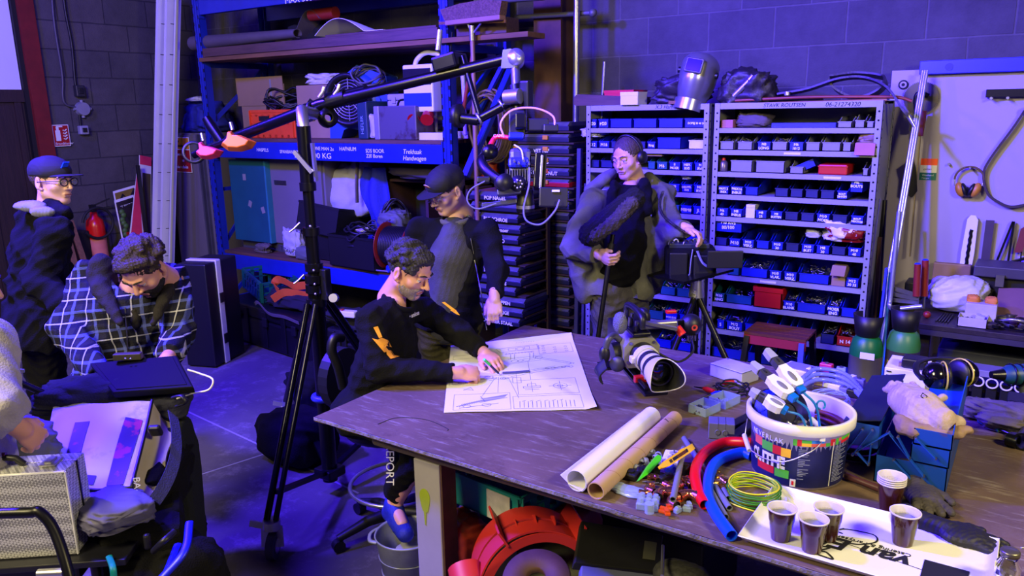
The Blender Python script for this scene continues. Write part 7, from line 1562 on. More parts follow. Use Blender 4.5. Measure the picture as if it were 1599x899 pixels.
for s in (-1,1):MB().lathe([(.006,0),(.010,.001),(.010,-.002)],(s*.012,-.033,-.004),(0,-1,0),16).make('round_hole',mat('seam_dark'),t,world=0);MB().bx((s*.012-.001,-.033,-.02),(s*.012+.001,.032,.0285)).make('groove',mat('seam_dark'),t,world=0)
for k,(a_,b_,z) in enumerate((((1122,672),(1175,655),.012),((1125,690),(1172,670),.012))):
 p=at(*a_)+Ve((.03,.01,z));q=at(*b_)+Ve((0,.02,z));MB().bar(p,q,.035,.02).make('terminal_rail',BLACK,None,('black slotted terminal strip running toward the bucket','plain black profile just in front of the slotted strip')[k],'strip',bevel=.003)
coil('test_lead',at(1143,615)+Ve((0,0,.025)),.055,4,.0035,CAB,'thin black test lead looped in front of the pale enclosure','cable',44,.6)
for p,q,lab,m_ in (((1098,612),(1114,618),'red clip with dark jaw at the left of the test lead',RED),((1128,604),(1145,602),'second red clip beside the pale enclosure',RED),((1110,622),(1126,620),'blue glinting connector behind the clear box',mat('gland_blue'))):
 a=at(*p)+Ve((0,0,.016));b_=at(*q)+Ve((0,0,.018));t=thing('test_clip',lab,'clip',a-Ve((0,0,.016)));MB().tube([a,a.lerp(b_,.4),b_],.009,10,rs=[.006,.011,.009]).make('clip_body',m_,t);MB().cyl(a,a+(a-b_)*.9-Ve((0,0,.006)),.004,.002,8).make('clip_jaw',BLKM,t)
t=blk('open_white_tray',(1247,585),(.12,.10,.035),WHITE,'small open white plastic tray behind the bucket','tray',-.2,h0=.001);MB().box((0,0,.0185),(.104,.084,.002)).make('recess',mat('recess_blue',(.45,.45,.62),.5),t,world=0)
cc=[(1268,590,.045,.03,.04,WHITE),(1290,580,.05,.03,.035,mat('relay_pink',(.70,.15,.35),.4)),(1312,592,.035,.03,.05,CL),(1325,598,.05,.03,.035,WC),(1340,606,.045,.03,.04,mat('trafo_grey')),(1283,602,.06,.02,.02,YS),(1300,606,.07,.03,.02,WHITE),(1333,620,.05,.03,.03,BLACK),(1262,606,.04,.03,.02,STEEL),(1345,622,.03,.02,.03,WHITE),(1318,614,.03,.03,.025,mat('trafo_grey')),(1300,590,.03,.02,.03,BLACK)]
nm_=['white leftmost','pink-red','clear','white central','grey right','yellow-green','flat white','black right','steel','white rightmost','grey low','black rear']
for k,(x,y,a,b2,h,m_) in enumerate(cc):
 t=blk('din_component',(x,y),(a,b2,h),m_,nm_[k]+' electrical component in the jumble behind the bucket','electrical part',-.3+.2*(k % 3),h0=.001);MB().cyl((0,0,h/2),(0,0,h/2+.005),min(a,b2)*.25,n=10).make('terminal',STEEL,t,world=0)
cH=pz(1285,640,TZ+.02)
for k in range(3):MB().tube(spline([at(1240+6*k,622-6*k)+Ve((0,0,.03+.012*k)),at(1275,606-5*k)+Ve((0,0,.035+.01*k)),at(1320,612-4*k)+Ve((0,0,.03+.01*k)),at(1352,640-4*k)+Ve((0,0,.02)),at(1348,670)+Ve((0,0,.012)),at(1320,682)+Ve((0,0,.012))]),.0085,10).make('clear_hose',mat('clear_blue_hose',(.45,.50,.85),.15,alpha=.8),None,['lowest','middle','top'][k]+' turn of clear blue-tinted hose behind the bucket','hose')
coil('thin_wire',at(1298,632)+Ve((0,0,.03)),.06,5,.0022,mat('clear_plastic'),'coil of thin clear tubing behind the bucket','tubing',51,.3)
coil('black_hose',at(1335,705)+Ve((0,0,.02)),.075,3,.009,RUBBER,'black hose coiled between bucket and toolbox','hose',52,.3)
lump(at(1295,648)+Ve((0,0,.012)),(.05,.03,.022),230,.3,14,10).make('blue_clip',mat('gland_blue'),None,'small blue clip inside the loop of clear hose','clip')
# ================================================================ PEOPLE
SKIN=mat('skin',(.80,.58,.50),.5,var=.06,vs=12);SKIN2=mat('skin_pale',(.84,.66,.60),.5,var=.06,vs=12)
EYEW=mat('eye_white',(.75,.73,.72),.25);IRIS=mat('iris',(.10,.09,.08),.2)
def cloth(n,c,**k):return mat(n,c,.9,spec=.15,var=.18,vs=10,bump=.35,bs=170,**k)
BLKC=cloth('black_fabric',(.055,.055,.07));NAVY=cloth('navy_fabric',(.055,.055,.085));GRYC=cloth('grey_green_coat',(.38,.38,.35));TRG=cloth('grey_trousers',(.30,.29,.31));KHK=cloth('khaki_trousers',(.22,.21,.15));SWT=cloth('grey_sweater',(.27,.27,.29))
HRD=mat('dark_hair',(.09,.075,.07),.7,var=.6,vs=60,bump=.8,bs=120);HRG=mat('greying_hair',(.17,.16,.17),.7,var=.7,vs=70,bump=.8,bs=120);HRB=mat('brown_hair',(.27,.22,.17),.7,var=.4,vs=60,bump=.6,bs=120);STB=mat('stubble',(.52,.46,.45),.8,var=.4,vs=160)
def headT(c,fwd,up):
 f=Ve(fwd).normalized();u=Ve(up);u=(u-f*u.dot(f)).normalized();r=f.cross(u);return Matrix(((r.x,f.x,u.x,c[0]),(r.y,f.y,u.y,c[1]),(r.z,f.z,u.z,c[2]),(0,0,0,1)))
def headP(T,nose=1.,jaw=1.):
 a=[('e',(0,-.012,.028),(.076,.096,.086)),('e',(0,.022,-.035),(.060,.066,.068)),('c',(0,.062,-.092*jaw),(0,.05,-.080),.019,.024),('c',(-.048,.0,-.055),(-.016,.062,-.093*jaw),.022,.016),('c',(.048,.0,-.055),(.016,.062,-.093*jaw),.022,.016),('e',(-.043,.052,-.024),(.022,.022,.020)),('e',(.043,.052,-.024),(.022,.022,.020)),('c',(0,-.02,-.06),(0,-.04,-.17),.054,.058)]
 b=[('c',(-.036,.072,.024),(-.008,.084,.020),.0105,.010),('c',(.036,.072,.024),(.008,.084,.020),.0105,.010),('-e',(-.032,.092,.003),(.017,.015,.010)),('-e',(.032,.092,.003),(.017,.015,.010)),
 ('c',(0,.084,.012),(0,.106*nose,-.027),.0075,.0105),('e',(-.011,.094,-.031),(.0085,.010,.0075)),('e',(.011,.094,-.031),(.0085,.010,.0075)),('e',(-.031,.077,.009),(.0165,.011,.006)),('e',(.031,.077,.009),(.0165,.011,.006)),('e',(-.031,.076,-.007),(.015,.009,.004)),('e',(.031,.076,-.007),(.015,.009,.004)),
 ('e',(0,.078,-.060),(.025,.014,.014)),('c',(-.019,.084,-.0575),(.019,.084,-.0575),.0045,.0045),('c',(-.015,.083,-.0680),(.015,.083,-.0680),.0055,.0055),('-c',(-.022,.093,-.0625),(.022,.093,-.0625),.0025,.0025)]
 for s in (-1,1):b+=[('e',(s*.080,-.012,-.006),(.009,.019,.032),rotm('Z',-s*.35)),('-e',(s*.089,-.006,-.004),(.006,.010,.018),rotm('Z',-s*.35)),('c',(s*.078,-.004,-.03),(s*.076,.004,-.036),.008,.007)]
 return [(*x,{'k':.020,'T':T}) for x in a]+[(*x,{'k':.006,'T':T}) for x in b]
def faceparts(t,T,hair=None,brow=HRD,glasses=None,beard=None,iris=IRIS,curl=0,full=0,res=.0042):
 def mk(n,m,mm):m.v=[tuple(T @ Ve(p)) for p in m.v];return m.make(n,mm,t)
 for s in (-1,1):
  e=mk('eyeball',MB().ell((s*.031,.0735,.001),.0118,14,10),EYEW);mk('iris',MB().ell((s*.031+.001,.0835,-.0015),(.0048,.0022,.0048),12,8),iris)
  mk('eyebrow',MB().tube([(s*.014,.0955,.025),(s*.030,.093,.031),(s*.047,.080,.026)],.0035,6,rs=[.004,.0042,.0022],flat=.7),brow)
 mk('lips',MB().tube([(-.021,.0865,-.0625),(-.010,.0905,-.0585),(0,.0915,-.0600),(.010,.0905,-.0585),(.021,.0865,-.0625)],.004,6,flat=.8),mat('lips',(.60,.34,.32),.5)) if beard is None or beard else None
 if hair:
  P=[('e',(0,-.018,.034),(.081,.100,.087)),('-e',(0,.085,-.035),(.090,.075,.090)),('-e',(0,.115,.02),(.064,.055,.075)),('-c',(0,.0,-.16),(0,.03,-.07),.090,.080),('-e',(0,-.09,-.085),(.10,.07,.055)),('-e',(-.088,.012,-.020),(.024,.030,.042)),('-e',(.088,.012,-.020),(.024,.030,.042))]
  if full:P.insert(1,('e',(0,.035,.088),(.062,.050,.030)))
  if curl:
   r=random.Random(int(curl*100))
   for k in range(90):
    a=r.uniform(0,2*PI);z=r.uniform(-.25,1);q=math.sqrt(1-z*z);p=(.083*q*cos(a),-.018+.100*q*sin(a),.036+.088*z)
    if p[1]>.052 and p[2]<.075:continue
    P.append(('e',p,(.020,.016,.012),{'k':.013}))
  org('hair',[(*(x[:-1] if isinstance(x[-1],dict) else x),{**(x[-1] if isinstance(x[-1],dict) else {'k':.010}),'T':T}) for x in P],hair,res,.01,(.0035 if curl else .0018,110,5),t)
 if beard:
  P=[('e',(0,.024,-.052),(.0625,.0665,.062)),('c',(0,.063,-.094),(0,.052,-.080),.0215,.026),('c',(-.050,.0,-.052),(-.016,.064,-.093),.0235,.0185),('c',(.050,.0,-.052),(.016,.064,-.093),.0235,.0185),('c',(-.024,.081,-.047),(.024,.081,-.047),.0085,.0085),('-c',(-.020,.096,-.063),(.020,.096,-.063),.0100,.0100),('-e',(0,.09,-.012),(.048,.05,.030)),('-e',(-.045,.06,-.005),(.032,.045,.034)),('-e',(.045,.06,-.005),(.032,.045,.034)),('-e',(0,-.02,.0),(.2,.03,.2))]
  org('beard',[(*x,{'k':.008,'T':T}) for x in P],beard,res,.008,(.001,150,2),t)
 if glasses:
  m=MB()
  for s in (-1,1):m.tube([(s*.033+.0235*cos(a),.103-.004*abs(cos(a)),.002+.0185*sin(a)) for a in [2*PI*i/20 for i in range(20)]],.0026 if glasses==1 else .0014,6,closed=True);m.tube([(s*.056,.098,.006),(s*.078,.06,.006),(s*.086,-.01,.0)],.0024 if glasses==1 else .0014,6)
  m.tube([(-.010,.104,.006),(0,.106,.008),(.010,.104,.006)],.0024,6);mk('spectacles',m,BLACK if glasses==1 else CHROME)
  for s in (-1,1):mk('spectacle_lens',MB().ell((s*.033,.102,.002),(.021,.0008,.016),18,6),mat('spec_glass',(.8,.8,.9),.05,alpha=.12))
def cap(t,T,m,badge):
 P=[('e',(0,-.012,.050),(.088,.108,.078)),('-e',(0,-.01,-.045),(.2,.2,.075))]
 org('cap_crown',[(*x,{'k':.008,'T':T}) for x in P],m,.005,.008,(.0015,30,1),t)
 q=MB(T @ Matrix.Translation((0,.075,.040)) @ rotm('X',-.02));q.sheet(lambda u,v:((.078*sin((u-.5)*PI*.95))*(1-.10*v),-.045+.045*cos((u-.5)*PI*.9)+.070*v*cos((u-.5)*PI*.86)**.6+.02,-.010*((u-.5)*2)**2),18,6,.004);q.make('cap_peak',m,t)
 q=MB(T @ Matrix.Translation(badge[0]) @ rotm('X',-.55));q.cyl((0,0,0),(0,.003,0),badge[1],n=20) if badge[3] else q.box((0,0,0),(.036,.004,.044));b=q.make('cap_badge',mat(*badge[2]),t)
 if badge[3]:q=MB(T @ Matrix.Translation(badge[0]) @ rotm('X',-.55));q.prism([(-.010,-.006),(.010,-.006),(0,.010)],.0032,.0042,Matrix(((1,0,0,0),(0,0,1,0),(0,1,0,0),(0,0,0,1))));q.make('badge_emblem',mat('badge_orange',(.85,.30,.12),.5),b)
def person(label,base,J,H,skin,top,leg,shoe,topk={},hands=(),headk={},group=None):
 t=thing('person',label,'person',base);V={k:Ve(v) for k,v in J.items()}
 R_=(V['SR']-V['SL']).normalized();N_=V['NK'];UP=(N_-V['PV']).normalized();FW=UP.cross(R_).normalized()
 V['_']=(R_,UP,FW);P=[('c',V['PV'],V['CH'],.08,.085),('c',V['CH'],N_,.08,.045),('c',V['SR'],V['SL'],.03,.03)]
 for s in 'RL':
  P+=[('c',V['S'+s],V['E'+s],.036,.030),('c',V['E'+s],V['W'+s],.026,.024)]
  if 'K'+s in V:hp=V['PV']+R_*(.09 if s=='R' else -.09);P+=[('c',hp,V['K'+s],.06,.045),('c',V['K'+s],V['A'+s],.048,.034),('c',V['A'+s],V['A'+s]+V['F'+s]*.12-Ve((0,0,.03)),.035,.025)]
 P=[(*x,{'k':.02}) for x in P]+headP(H,**headk)+[x for h in hands for x in h]
 org('body',P,skin,.0038,.01,None,t)
 # trousers and shoes
 Q=[('c',V['PV']+R_*.06,V['PV']-R_*.06,.115,.115)]
 for s in 'RL':
  if 'K'+s in V:hp=V['PV']+R_*(.09 if s=='R' else -.09);Q+=[('c',hp,V['K'+s],.098,.072),('c',V['K'+s],V['A'+s]+Ve((0,0,.05)),.070,.055),('x',V['A'+s]+Ve((0,0,.05)),V['A'+s]-V['K'+s],.12)]
 org('trousers',Q,leg,.0085,.02,(.010,14,4),t)
 for s in 'RL':
  if 'K'+s in V and shoe:a=V['A'+s];f=V['F'+s];org('shoe',[('c',a-Ve((0,0,.02)),a-f*.03-Ve((0,0,.045)),.042,.040),('c',a-f*.03-Ve((0,0,.05)),a+f*.16-Ve((0,0,.055)),.042,.036),('c',a+f*.0+Ve((0,0,.01)),a+f*.10-Ve((0,0,.045)),.038,.035),('x',a-Ve((0,0,.085)),(0,0,-1),.4)],shoe,.006,.015,None,t)
  # upper garment
 g=dict(r=.155,d=.105,sl=(.066,.056,.046),hem=.1,fold=(.012,13,3),name='jacket',neck=.062,res=.0075);g.update(topk);r,d=g['r'],g['d']
 T=Matrix(((R_.x,FW.x,UP.x,0),(R_.y,FW.y,UP.y,0),(R_.z,FW.z,UP.z,0),(0,0,0,1)));
 def tl(p):m_=T.copy();m_.translation=p;return m_
 hemp=V['PV']-UP*g['hem']
 Q=[('e',(0,0,0),(r,d,.21),{'T':tl(V['CH']),'k':.05}),('e',(0,0,0),(r*.95,d*1.02,.17),{'T':tl(V['CH'].lerp(V['PV'],.55)),'k':.05}),('c',V['PV']+R_*.05,V['PV']-R_*.05,d+.015,d+.015),('c',hemp+R_*.06,hemp-R_*.06,d+.01,d+.01),('c',V['SR']-R_*.02,N_-UP*.03,.055,.07),('c',V['SL']+R_*.02,N_-UP*.03,.055,.07)]
 for s in 'RL':
  w0=V['W'+s]-(V['W'+s]-V['E'+s]).normalized()*.012;Q+=[('c',V['S'+s],V['E'+s],g['sl'][0],g['sl'][1]),('c',V['E'+s],w0,g['sl'][1],g['sl'][2])]
 Q=[(*x,{'k':.03}) if not isinstance(x[-1],dict) else x for x in Q]
 for s in 'RL':w0=V['W'+s]-(V['W'+s]-V['E'+s]).normalized()*.015;Q.append(('x',w0,V['W'+s]-V['E'+s],.065))
 Q.append(('x',hemp-UP*.05,-UP,.22));Q.append(('-c',N_-UP*.01+FW*.01,N_+UP*.2+FW*.06,g['neck'],g['neck']+.02,{'k':.01}))
 for x in g.get('extra',()):Q.append(x)
 o=org(g['name'],Q,top,g['res'],.03,g['fold'],t)
 if 'collar' in g:c=V['NK']-UP*.005+FW*.012;MB().tube([c+R_*.072*cos(a)+FW*(.066*sin(a))+UP*(.012-.016*sin(a)) for a in [2*PI*i/28 for i in range(28)]],.012,8,closed=True,flat=1.3).make('collar',g['collar'],o)
 return t,V,o
 # ---- seated man drawing
hA=headT(pd(640,422,3.36),(.92,.10,-.46),(.42,.05,.9))
A_=dict(PV=pd(575,640,3.42),CH=pd(606,552,3.40),NK=pd(618,474,3.4),SR=pd(578,500,3.2),SL=pd(662,484,3.6),ER=pz(592,576,.972),WR=pz(714,582,.955),EL=pd(718,520,3.58),WL=pz(756,551,.955))
A_['KR']=Ve((-1.97,2.26,.66));A_['AR']=pz(614,788,.33);A_['FR']=Ve((.85,-.5,0)).normalized();A_['KL']=A_['KR']+Ve((.02,.30,0));A_['AL']=A_['AR']+Ve((.0,.32,0));A_['FL']=A_['FR']
T1=frame(A_['WR'],pz(768,583,.935)-A_['WR'],Ve((-.1,.95,.35)));dL=(pz(790,578,.925)-A_['WL']);T2=frame(A_['WL'],dL,Ve((-.9,-.4,0))) @ Matrix.Diagonal((1,1,-1,1))
tA,VA,oA=person('man seated at the table in black long-sleeved shirt, drawing with a green pen',(A_['PV'].x,A_['PV'].y,.3),A_,hA,SKIN,BLKC,BLKC,mat('shoe_blue',(.06,.12,.55),.7,bump=.4),dict(name='long_sleeved_shirt',sl=(.062,.056,.040),d=.11,r=.165,hem=.02,fold=(.007,14,3),neck=.054,collar=BLKC,extra=[('e',pd(598,484,3.46),(.085,.085,.05)),('c',pd(592,492,3.38),pd(612,500,3.30),.05,.05)]),[hand(T1,(.85,.95,1.0,1.05),1.0,.9,1.2,.6),hand(T2,(.25,.35,.45,.55),1.0,.8)],dict(nose=1.05))
faceparts(tA,hA,HRG,HRD,beard=STB,curl=1.3,full=1)
YP=mat('print_yellow',(.92,.62,.12),.5)
def decal(polys,c,w_,x,y,m,nm,par,lift):
 for i,o in enumerate(polys):q=MB(frame(c,x,y));q.prism([(a*w_,b*w_) for a,b in o],lift,lift+.003);q.make(nm,m,par)
def onsurf(x,y,D,par):# a point on the visible garment at this pixel
 bpy.context.view_layer.update();o=par;I=o.matrix_world.inverted();d=_ray(x,y).normalized();ok,loc,n,_=o.ray_cast(I @ CAMP,(I.to_3x3() @ d).normalized());return (o.matrix_world @ loc,(o.matrix_world.to_3x3() @ n).normalized()) if ok else (pd(x,y,D),-_F)
def surfpatch(polys,par,m,nm,D=2.8,lift=.004,sub=6):
 for P_ in polys:
  c=sum((Ve((*p,0)) for p in P_),Ve())/len(P_);vs=[];fs=[];ring=[]
  for i in range(len(P_)):
   for k in range(sub):ring.append(Ve((*P_[i],0)).lerp(Ve((*P_[(i+1) % len(P_)],0)),k/sub))
  L2_=[c]+[c.lerp(p,.5) for p in ring]+ring;W_=[]
  for p in L2_:h,n=onsurf(p.x,p.y,D,par);W_.append(h-_ray(p.x,p.y).normalized()*lift)
  n=len(ring);F_=[(0,1+i,1+(i+1) % n) for i in range(n)]+[(1+i,1+n+i,1+n+(i+1) % n,1+(i+1) % n) for i in range(n)]
  MB().add(W_,F_,True).make(nm,m,par)
surfpatch([[(583,511),(590,509),(597,526),(592,528)],[(581,528),(590,530),(596,527),(606,531),(612,542),(604,540),(600,543),(608,548),(600,550)],[(603,546),(611,547),(617,556),(624,556),(610,560),(604,553)]],oA,YP,'yellow_sleeve_print')
surfpatch([[(690,472),(694,471),(712,484),(709,487)],[(703,484),(712,484),(718,492),(712,490)]],oA,YP,'yellow_sleeve_print',3.1)
h,n=onsurf(640,497,2.9,oA);xd=(onsurf(656,490,2.9,oA)[0]-h);text('• amicus',.026,h-_F*.006,xd,n.cross(xd),WHITE,'chest_print',oA,bold=.0006)
a=pz(756,561,1.0);b_=pz(780,584,.907);t=thing('pen','green and black pen held in the seated man\'s right hand','pen',a)
MB().cyl(a,a.lerp(b_,.35),.006,n=12).make('green_cap',mat('lime_green'),t);MB().cyl(a.lerp(b_,.3),b_.lerp(a,.1),.005,n=12).make('pen_barrel',BLACK,t);MB().cyl(b_.lerp(a,.1),b_,.005,.001,12).make('pen_tip',BLACK,t)
# drafting stool under him
P0_=Ve((-2.38,2.50,0));t=thing('office_chair','black drafting chair with chrome foot ring under the seated man','chair',P0_);zs=A_['PV'].z-.17
MB().lathe([(0,0),(.22,0),(.24,.03),(.22,.07),(0,.08)],P0_+Ve((0,0,zs)),n=30).make('seat',BLACK,t);MB().cyl(P0_+Ve((0,0,.10)),P0_+Ve((0,0,zs)),.028).make('gas_column',BLKM,t)
rc_=P0_+Ve((.02,0,.27));MB().tube(arc(rc_,.23,0,2*PI,40)[:-1],.010,8,closed=True).make('foot_ring',CHROME,t)
for k in range(5):
 a=.5+k*2*PI/5;e=P0_+Ve((.30*cos(a),.30*sin(a),.065));MB().tube([P0_+Ve((0,0,.12)),P0_+Ve((.15*cos(a),.15*sin(a),.11)),e],.026,8,rs=[.032,.026,.018]).make('base_arm',BLACK,t)
 MB().cyl(e+Ve((-.02*sin(a),.02*cos(a),-.035)),e-Ve((-.02*sin(a),.02*cos(a),.035)),.029,n=16).make('castor',BLACK,t)
MB().tube(spline([pd(536,605,3.5),pd(528,572,3.45),pd(518,547,3.42),pd(522,528,3.42),pd(534,527,3.46)]),.022,10).make('arm_rest',BLACK,t)
T=frame(pd(533,590,3.66),(0,1,0),(0,0,1));MB(T).prism([(.12*cos(a),.15*sin(a)) for a in [2*PI*i/24 for i in range(24)]],-.03,.03).make('backrest',BLACK,t,bevel=.02)
MB().bar(pd(533,610,3.66),P0_+Ve((0,0,zs)),.05,.02).make('back_bar',BLKM,t)
text('REPORT',.045,pd(603,692,3.02),-_U,_R,WPAINT,'trouser_print',tA)
# ---- man in dark cap standing behind
hB=headT(pd(697,297,3.92),(-.26,-.88,-.42),(.02,-.1,1))
B_=dict(PV=pd(700,505,4.05),CH=pd(705,405,3.98),NK=pd(712,345,3.96),SL=pd(762,362,3.90),SR=pd(652,358,4.02),EL=pd(776,420,3.85),WL=pd(772,465,3.72),ER=pd(628,430,4.0),WR=pd(650,490,3.8))
for s,dx in (('L',14),('R',-16)):B_['K'+s]=pd(700+dx,590,4.18);B_['A'+s]=Ve((pd(700+dx,590,4.2).x,pd(700+dx,590,4.2).y,.09));B_['F'+s]=Ve((-.5,-.8,0)).normalized()
TB=frame(B_['WL'],pd(773,500,3.68)-B_['WL'],-_R) @ Matrix.Diagonal((1,1,-1,1))
open_=lambda V0:[]
fB=(Ve((-.62,-.75,0))).normalized()
cB=pd(703,415,3.98)
tB,VB,oB=person('standing man in dark cap and open bomber jacket over a grey sweater',(B_['PV'].x,B_['PV'].y,0),B_,hB,SKIN2,NAVY,KHK,BLACK,dict(name='bomber_jacket',r=.175,d=.115,hem=-.02,neck=.05,collar=GRYC,fold=(.010,12,7),extra=[('-c',pd(699,345,3.78),pd(715,520,3.80),.026,.050,{'k':.012})]),[hand(TB,(.5,.7,.8,.9),.95,.7)])
org('grey_sweater',[('c',B_['PV'],pd(705,400,3.93),.118,.112),('c',pd(705,400,3.93),pd(710,352,3.93),.112,.062),('-c',B_['NK']+Ve((0,0,.02)),B_['NK']+Ve((-.02,-.03,.2)),.050,.07)],SWT,.008,.03,(.004,16,2),tB)
faceparts(tB,hB,HRB,HRB,glasses=2);cap(tB,hB,mat('cap_black',(.045,.045,.075),.8),((0,.094,.074),.019,('badge_white',(.75,.62,.62),.5),1))
P_=[onsurf(x,y,3.8,oB)[0]-_F*.004 for x,y in ((735,372),(742,410),(750,450),(756,490),(760,515))];MB().tube(spline(P_),.0028,6).make('zipper',STEEL,oB)
P_=[onsurf(x,y,3.8,oB)[0]-_F*.004 for x,y in ((690,370),(700,400),(698,440),(692,480))];MB().tube(spline(P_),.0028,6).make('zipper',STEEL,oB)
# ---- sound recordist
hC=headT(pd(980,246,4.50),(-.14,-.94,-.22),(-.10,-.10,1))
C_=dict(PV=pd(968,455,4.52),CH=pd(975,360,4.52),NK=pd(984,292,4.52),SR=pd(928,315,4.46),SL=pd(1030,308,4.62),ER=pd(896,385,4.36),WR=pd(936,398,4.20),EL=pd(1048,362,4.50),WL=pd(1074,357,4.36))
for s,dx in (('L',20),('R',-22)):B2=pd(968+dx,560,4.62);C_['K'+s]=B2;C_['A'+s]=Ve((B2.x,B2.y,.09));C_['F'+s]=Ve((-.5,-.8,0)).normalized()
TR=frame(C_['WR'],pd(957,410,4.12)-C_['WR'],-_F+_U*.8+_R*.1);TL=frame(C_['WL'],pd(1098,368,4.30)-C_['WL'],_F*-.2-_R*.2+_U*-.1-_F) @ Matrix.Diagonal((1,1,-1,1))
tC,VC,oC=person('sound recordist with headphones, grey parka, holding a boom microphone',(C_['PV'].x,C_['PV'].y,0),C_,hC,SKIN2,GRYC,TRG,BLACK,dict(name='parka',r=.185,d=.135,sl=(.082,.076,.056),hem=-.01,collar=BLKC,fold=(.010,11,12),neck=.075,extra=[('-c',pd(972,300,4.32),pd(972,520,4.36),.060,.105,{'k':.015}),('c',pd(922,298,4.60),pd(955,272,4.62),.045,.035),('c',pd(1045,300,4.62),pd(1012,280,4.66),.05,.04),('c',pd(905,400,4.45),pd(915,455,4.5),.075,.075),('c',pd(1030,380,4.55),pd(1020,450,4.6),.06,.05)]),[hand(TR,(.7,.8,.85,.9),1.0,.7),hand(TL,(.5,.6,.6,.6),.95,.8)])
org('black_shirt',[('c',pd(968,420,4.46),pd(975,370,4.44),.125,.125),('c',pd(975,370,4.44),pd(982,312,4.45),.125,.082),('c',pd(960,290,4.43),pd(952,330,4.36),.035,.03),('c',pd(1006,290,4.48),pd(1012,330,4.44),.045,.03),('-c',pd(980,300,4.35),pd(978,250,4.4),.045,.075)],BLKC,.008,.025,(.007,14,6),tC)
faceparts(tC,hC,HRB,HRB)
m=MB(hC);m.tube([(.092*sin(a),-.02,.112*cos(a)+.015) for a in [-1.75+3.5*i/24 for i in range(25)]],.011,8,flat=.6);hp=m.make('headphones',BLACK,tC)
for s in (-1,1):m=MB(hC);m.lathe([(0,0),(.034,0),(.038,.008),(.034,.026),(.018,.032),(0,.032)],(s*.080,-.012,-.006),(s,0,0),24);m.make('ear_pad',BLACK,hp)
m=MB(hC);m.lathe([(.006,.033),(.014,.0335)],(.080,-.012,-.006),(1,0,0),16);m.make('badge_ring',WHITE,hp)
t=thing('boom_microphone','boom microphone in a dark fur windshield held against the recordist\'s chest','microphone',pd(935,530,4.25))
a=pd(922,366,4.14);b_=pd(990,310,4.12)
org('fur_windshield',[('c',a,b_,.066,.060)],mat('fur_black',(.045,.045,.05),.95,bump=1,bs=160),.005,.01,(.006,60,2),t)
org('grey_fur_panel',[('c',pd(928,368,4.10),pd(956,349,4.08),.036,.040),('c',pd(956,349,4.08),pd(986,318,4.07),.040,.040)],mat('fur_grey',(.28,.25,.26),.95,var=.35,vs=40,bump=1,bs=160),.005,.01,(.006,60,3),t)
MB().cyl(pd(957,366,4.16),pd(932,540,4.20),.013).make('boom_pole',BLKM,t)
MB().cyl(pd(955,380,4.16),pd(950,402,4.17),.020).make('foam_grip',BLACK,t)
# recorder bag on its tripod
c=pd(1078,432,4.42);t=thing('tripod','black tripod with a flat platform carrying the recorder bag','tripod',Ve((c.x,c.y,0)))
pT=[pd(1012,428,4.42),pd(1068,440,4.18),pd(1146,420,4.32),pd(1085,408,4.60)];MB().add([p for p in pT]+[p-Ve((0,0,.014)) for p in pT],[(0,1,2,3),(7,6,5,4),(0,4,5,1),(1,5,6,2),(2,6,7,3),(3,7,4,0)]).make('platform',BLKM,t)
hd=pd(1088,452,4.36);MB().cyl(hd+Ve((0,0,.06)),hd-Ve((0,0,.04)),.035,.045).make('tripod_head',CHROME,t);MB().cyl(hd,hd-Ve((0,0,.45)),.018).make('centre_column',BLKM,t)
for e in (pd(1040,575,4.2),pd(1135,562,4.3),pd(1082,560,4.62)):
 d=(e-hd);f=hd+d*(hd.z/(hd.z-e.z));MB().cyl(hd-Ve((0,0,.02)),hd.lerp(f,.5),.018).cyl(hd.lerp(f,.45),f+Ve((0,0,.01)),.012).make('leg',BLKM,t);MB().cyl(f,f+Ve((0,0,.03)),.02).make('foot',RUBBER,t);MB().cyl(hd+d*.05,hd+d*.12,.022).make('leg_lock',CHROME,t)
cb=pd(1080,400,4.42);t=thing('recorder_bag','black audio recorder bag with cables standing on the tripod platform','bag',cb-Ve((0,0,.12)));ux=(pT[1]-pT[0]).normalized();ux=(_R*.95-_F*.2).normalized();T=frame(cb,Ve((ux.x,ux.y,0)),(0,0,1))
T=Matrix.Translation(cb-Ve((0,0,.01))) @ rotm('Z',.45)
m=MB(T);m.bx((-.15,-.10,-.10),(.13,.10,.07));m.make('bag_body',cloth('bag_nylon',(.05,.05,.06)),t,bevel=.025);m=MB(T);m.bx((-.13,-.115,-.085),(-.03,-.10,.05));m.make('front_pocket',BLACK,t,bevel=.012);m=MB(T);m.bx((.0,-.12,-.08),(.11,-.10,.04));m.make('side_pocket',BLACK,t,bevel=.012)
m=MB(T);m.box((-.02,0,.08),(.22,.15,.03));m.make('recorder',mat('rec_grey',(.20,.22,.28),.4,.4),t,bevel=.006)
for k in range(8):m=MB(T);m.tube(arc((-.12+.027*k,-.06+.03*(k % 3),.09),.022,0,PI,8,(.7,.7,0),(0,0,1)),.004,6);m.make('signal_cable',(GREYC,WHITE,BLACK,STEEL)[k % 4],t)
m=MB(T);m.tube(spline([(.02,-.11,.06),(.05,-.15,.0),(.10,-.14,-.02),(.13,-.10,.06)]),.009,8,flat=.5);m.make('grey_strap',mat('strap_lilac',(.42,.42,.55),.6),t);m=MB(T);m.tube(spline([(-.005,-.11,.07),(-.015,-.13,.0),(-.02,-.13,-.09),(-.03,-.14,-.085),(-.02,-.15,-.06)]),.004,6);m.make('loop_cord',mat('strap_lilac'),t)
p=pd(1132,405,4.22);m=MB();m._bar(frame(p,Ve((.95,.55,0)),(0,0,1)),.19,.02,.095);m.make('transmitter_screen',BLACK,None,'flat black panel standing on the tripod platform right of the bag','screen',bevel=.004)
P_=[];a=pd(1035,300,4.5);b_=pd(1068,362,4.34)
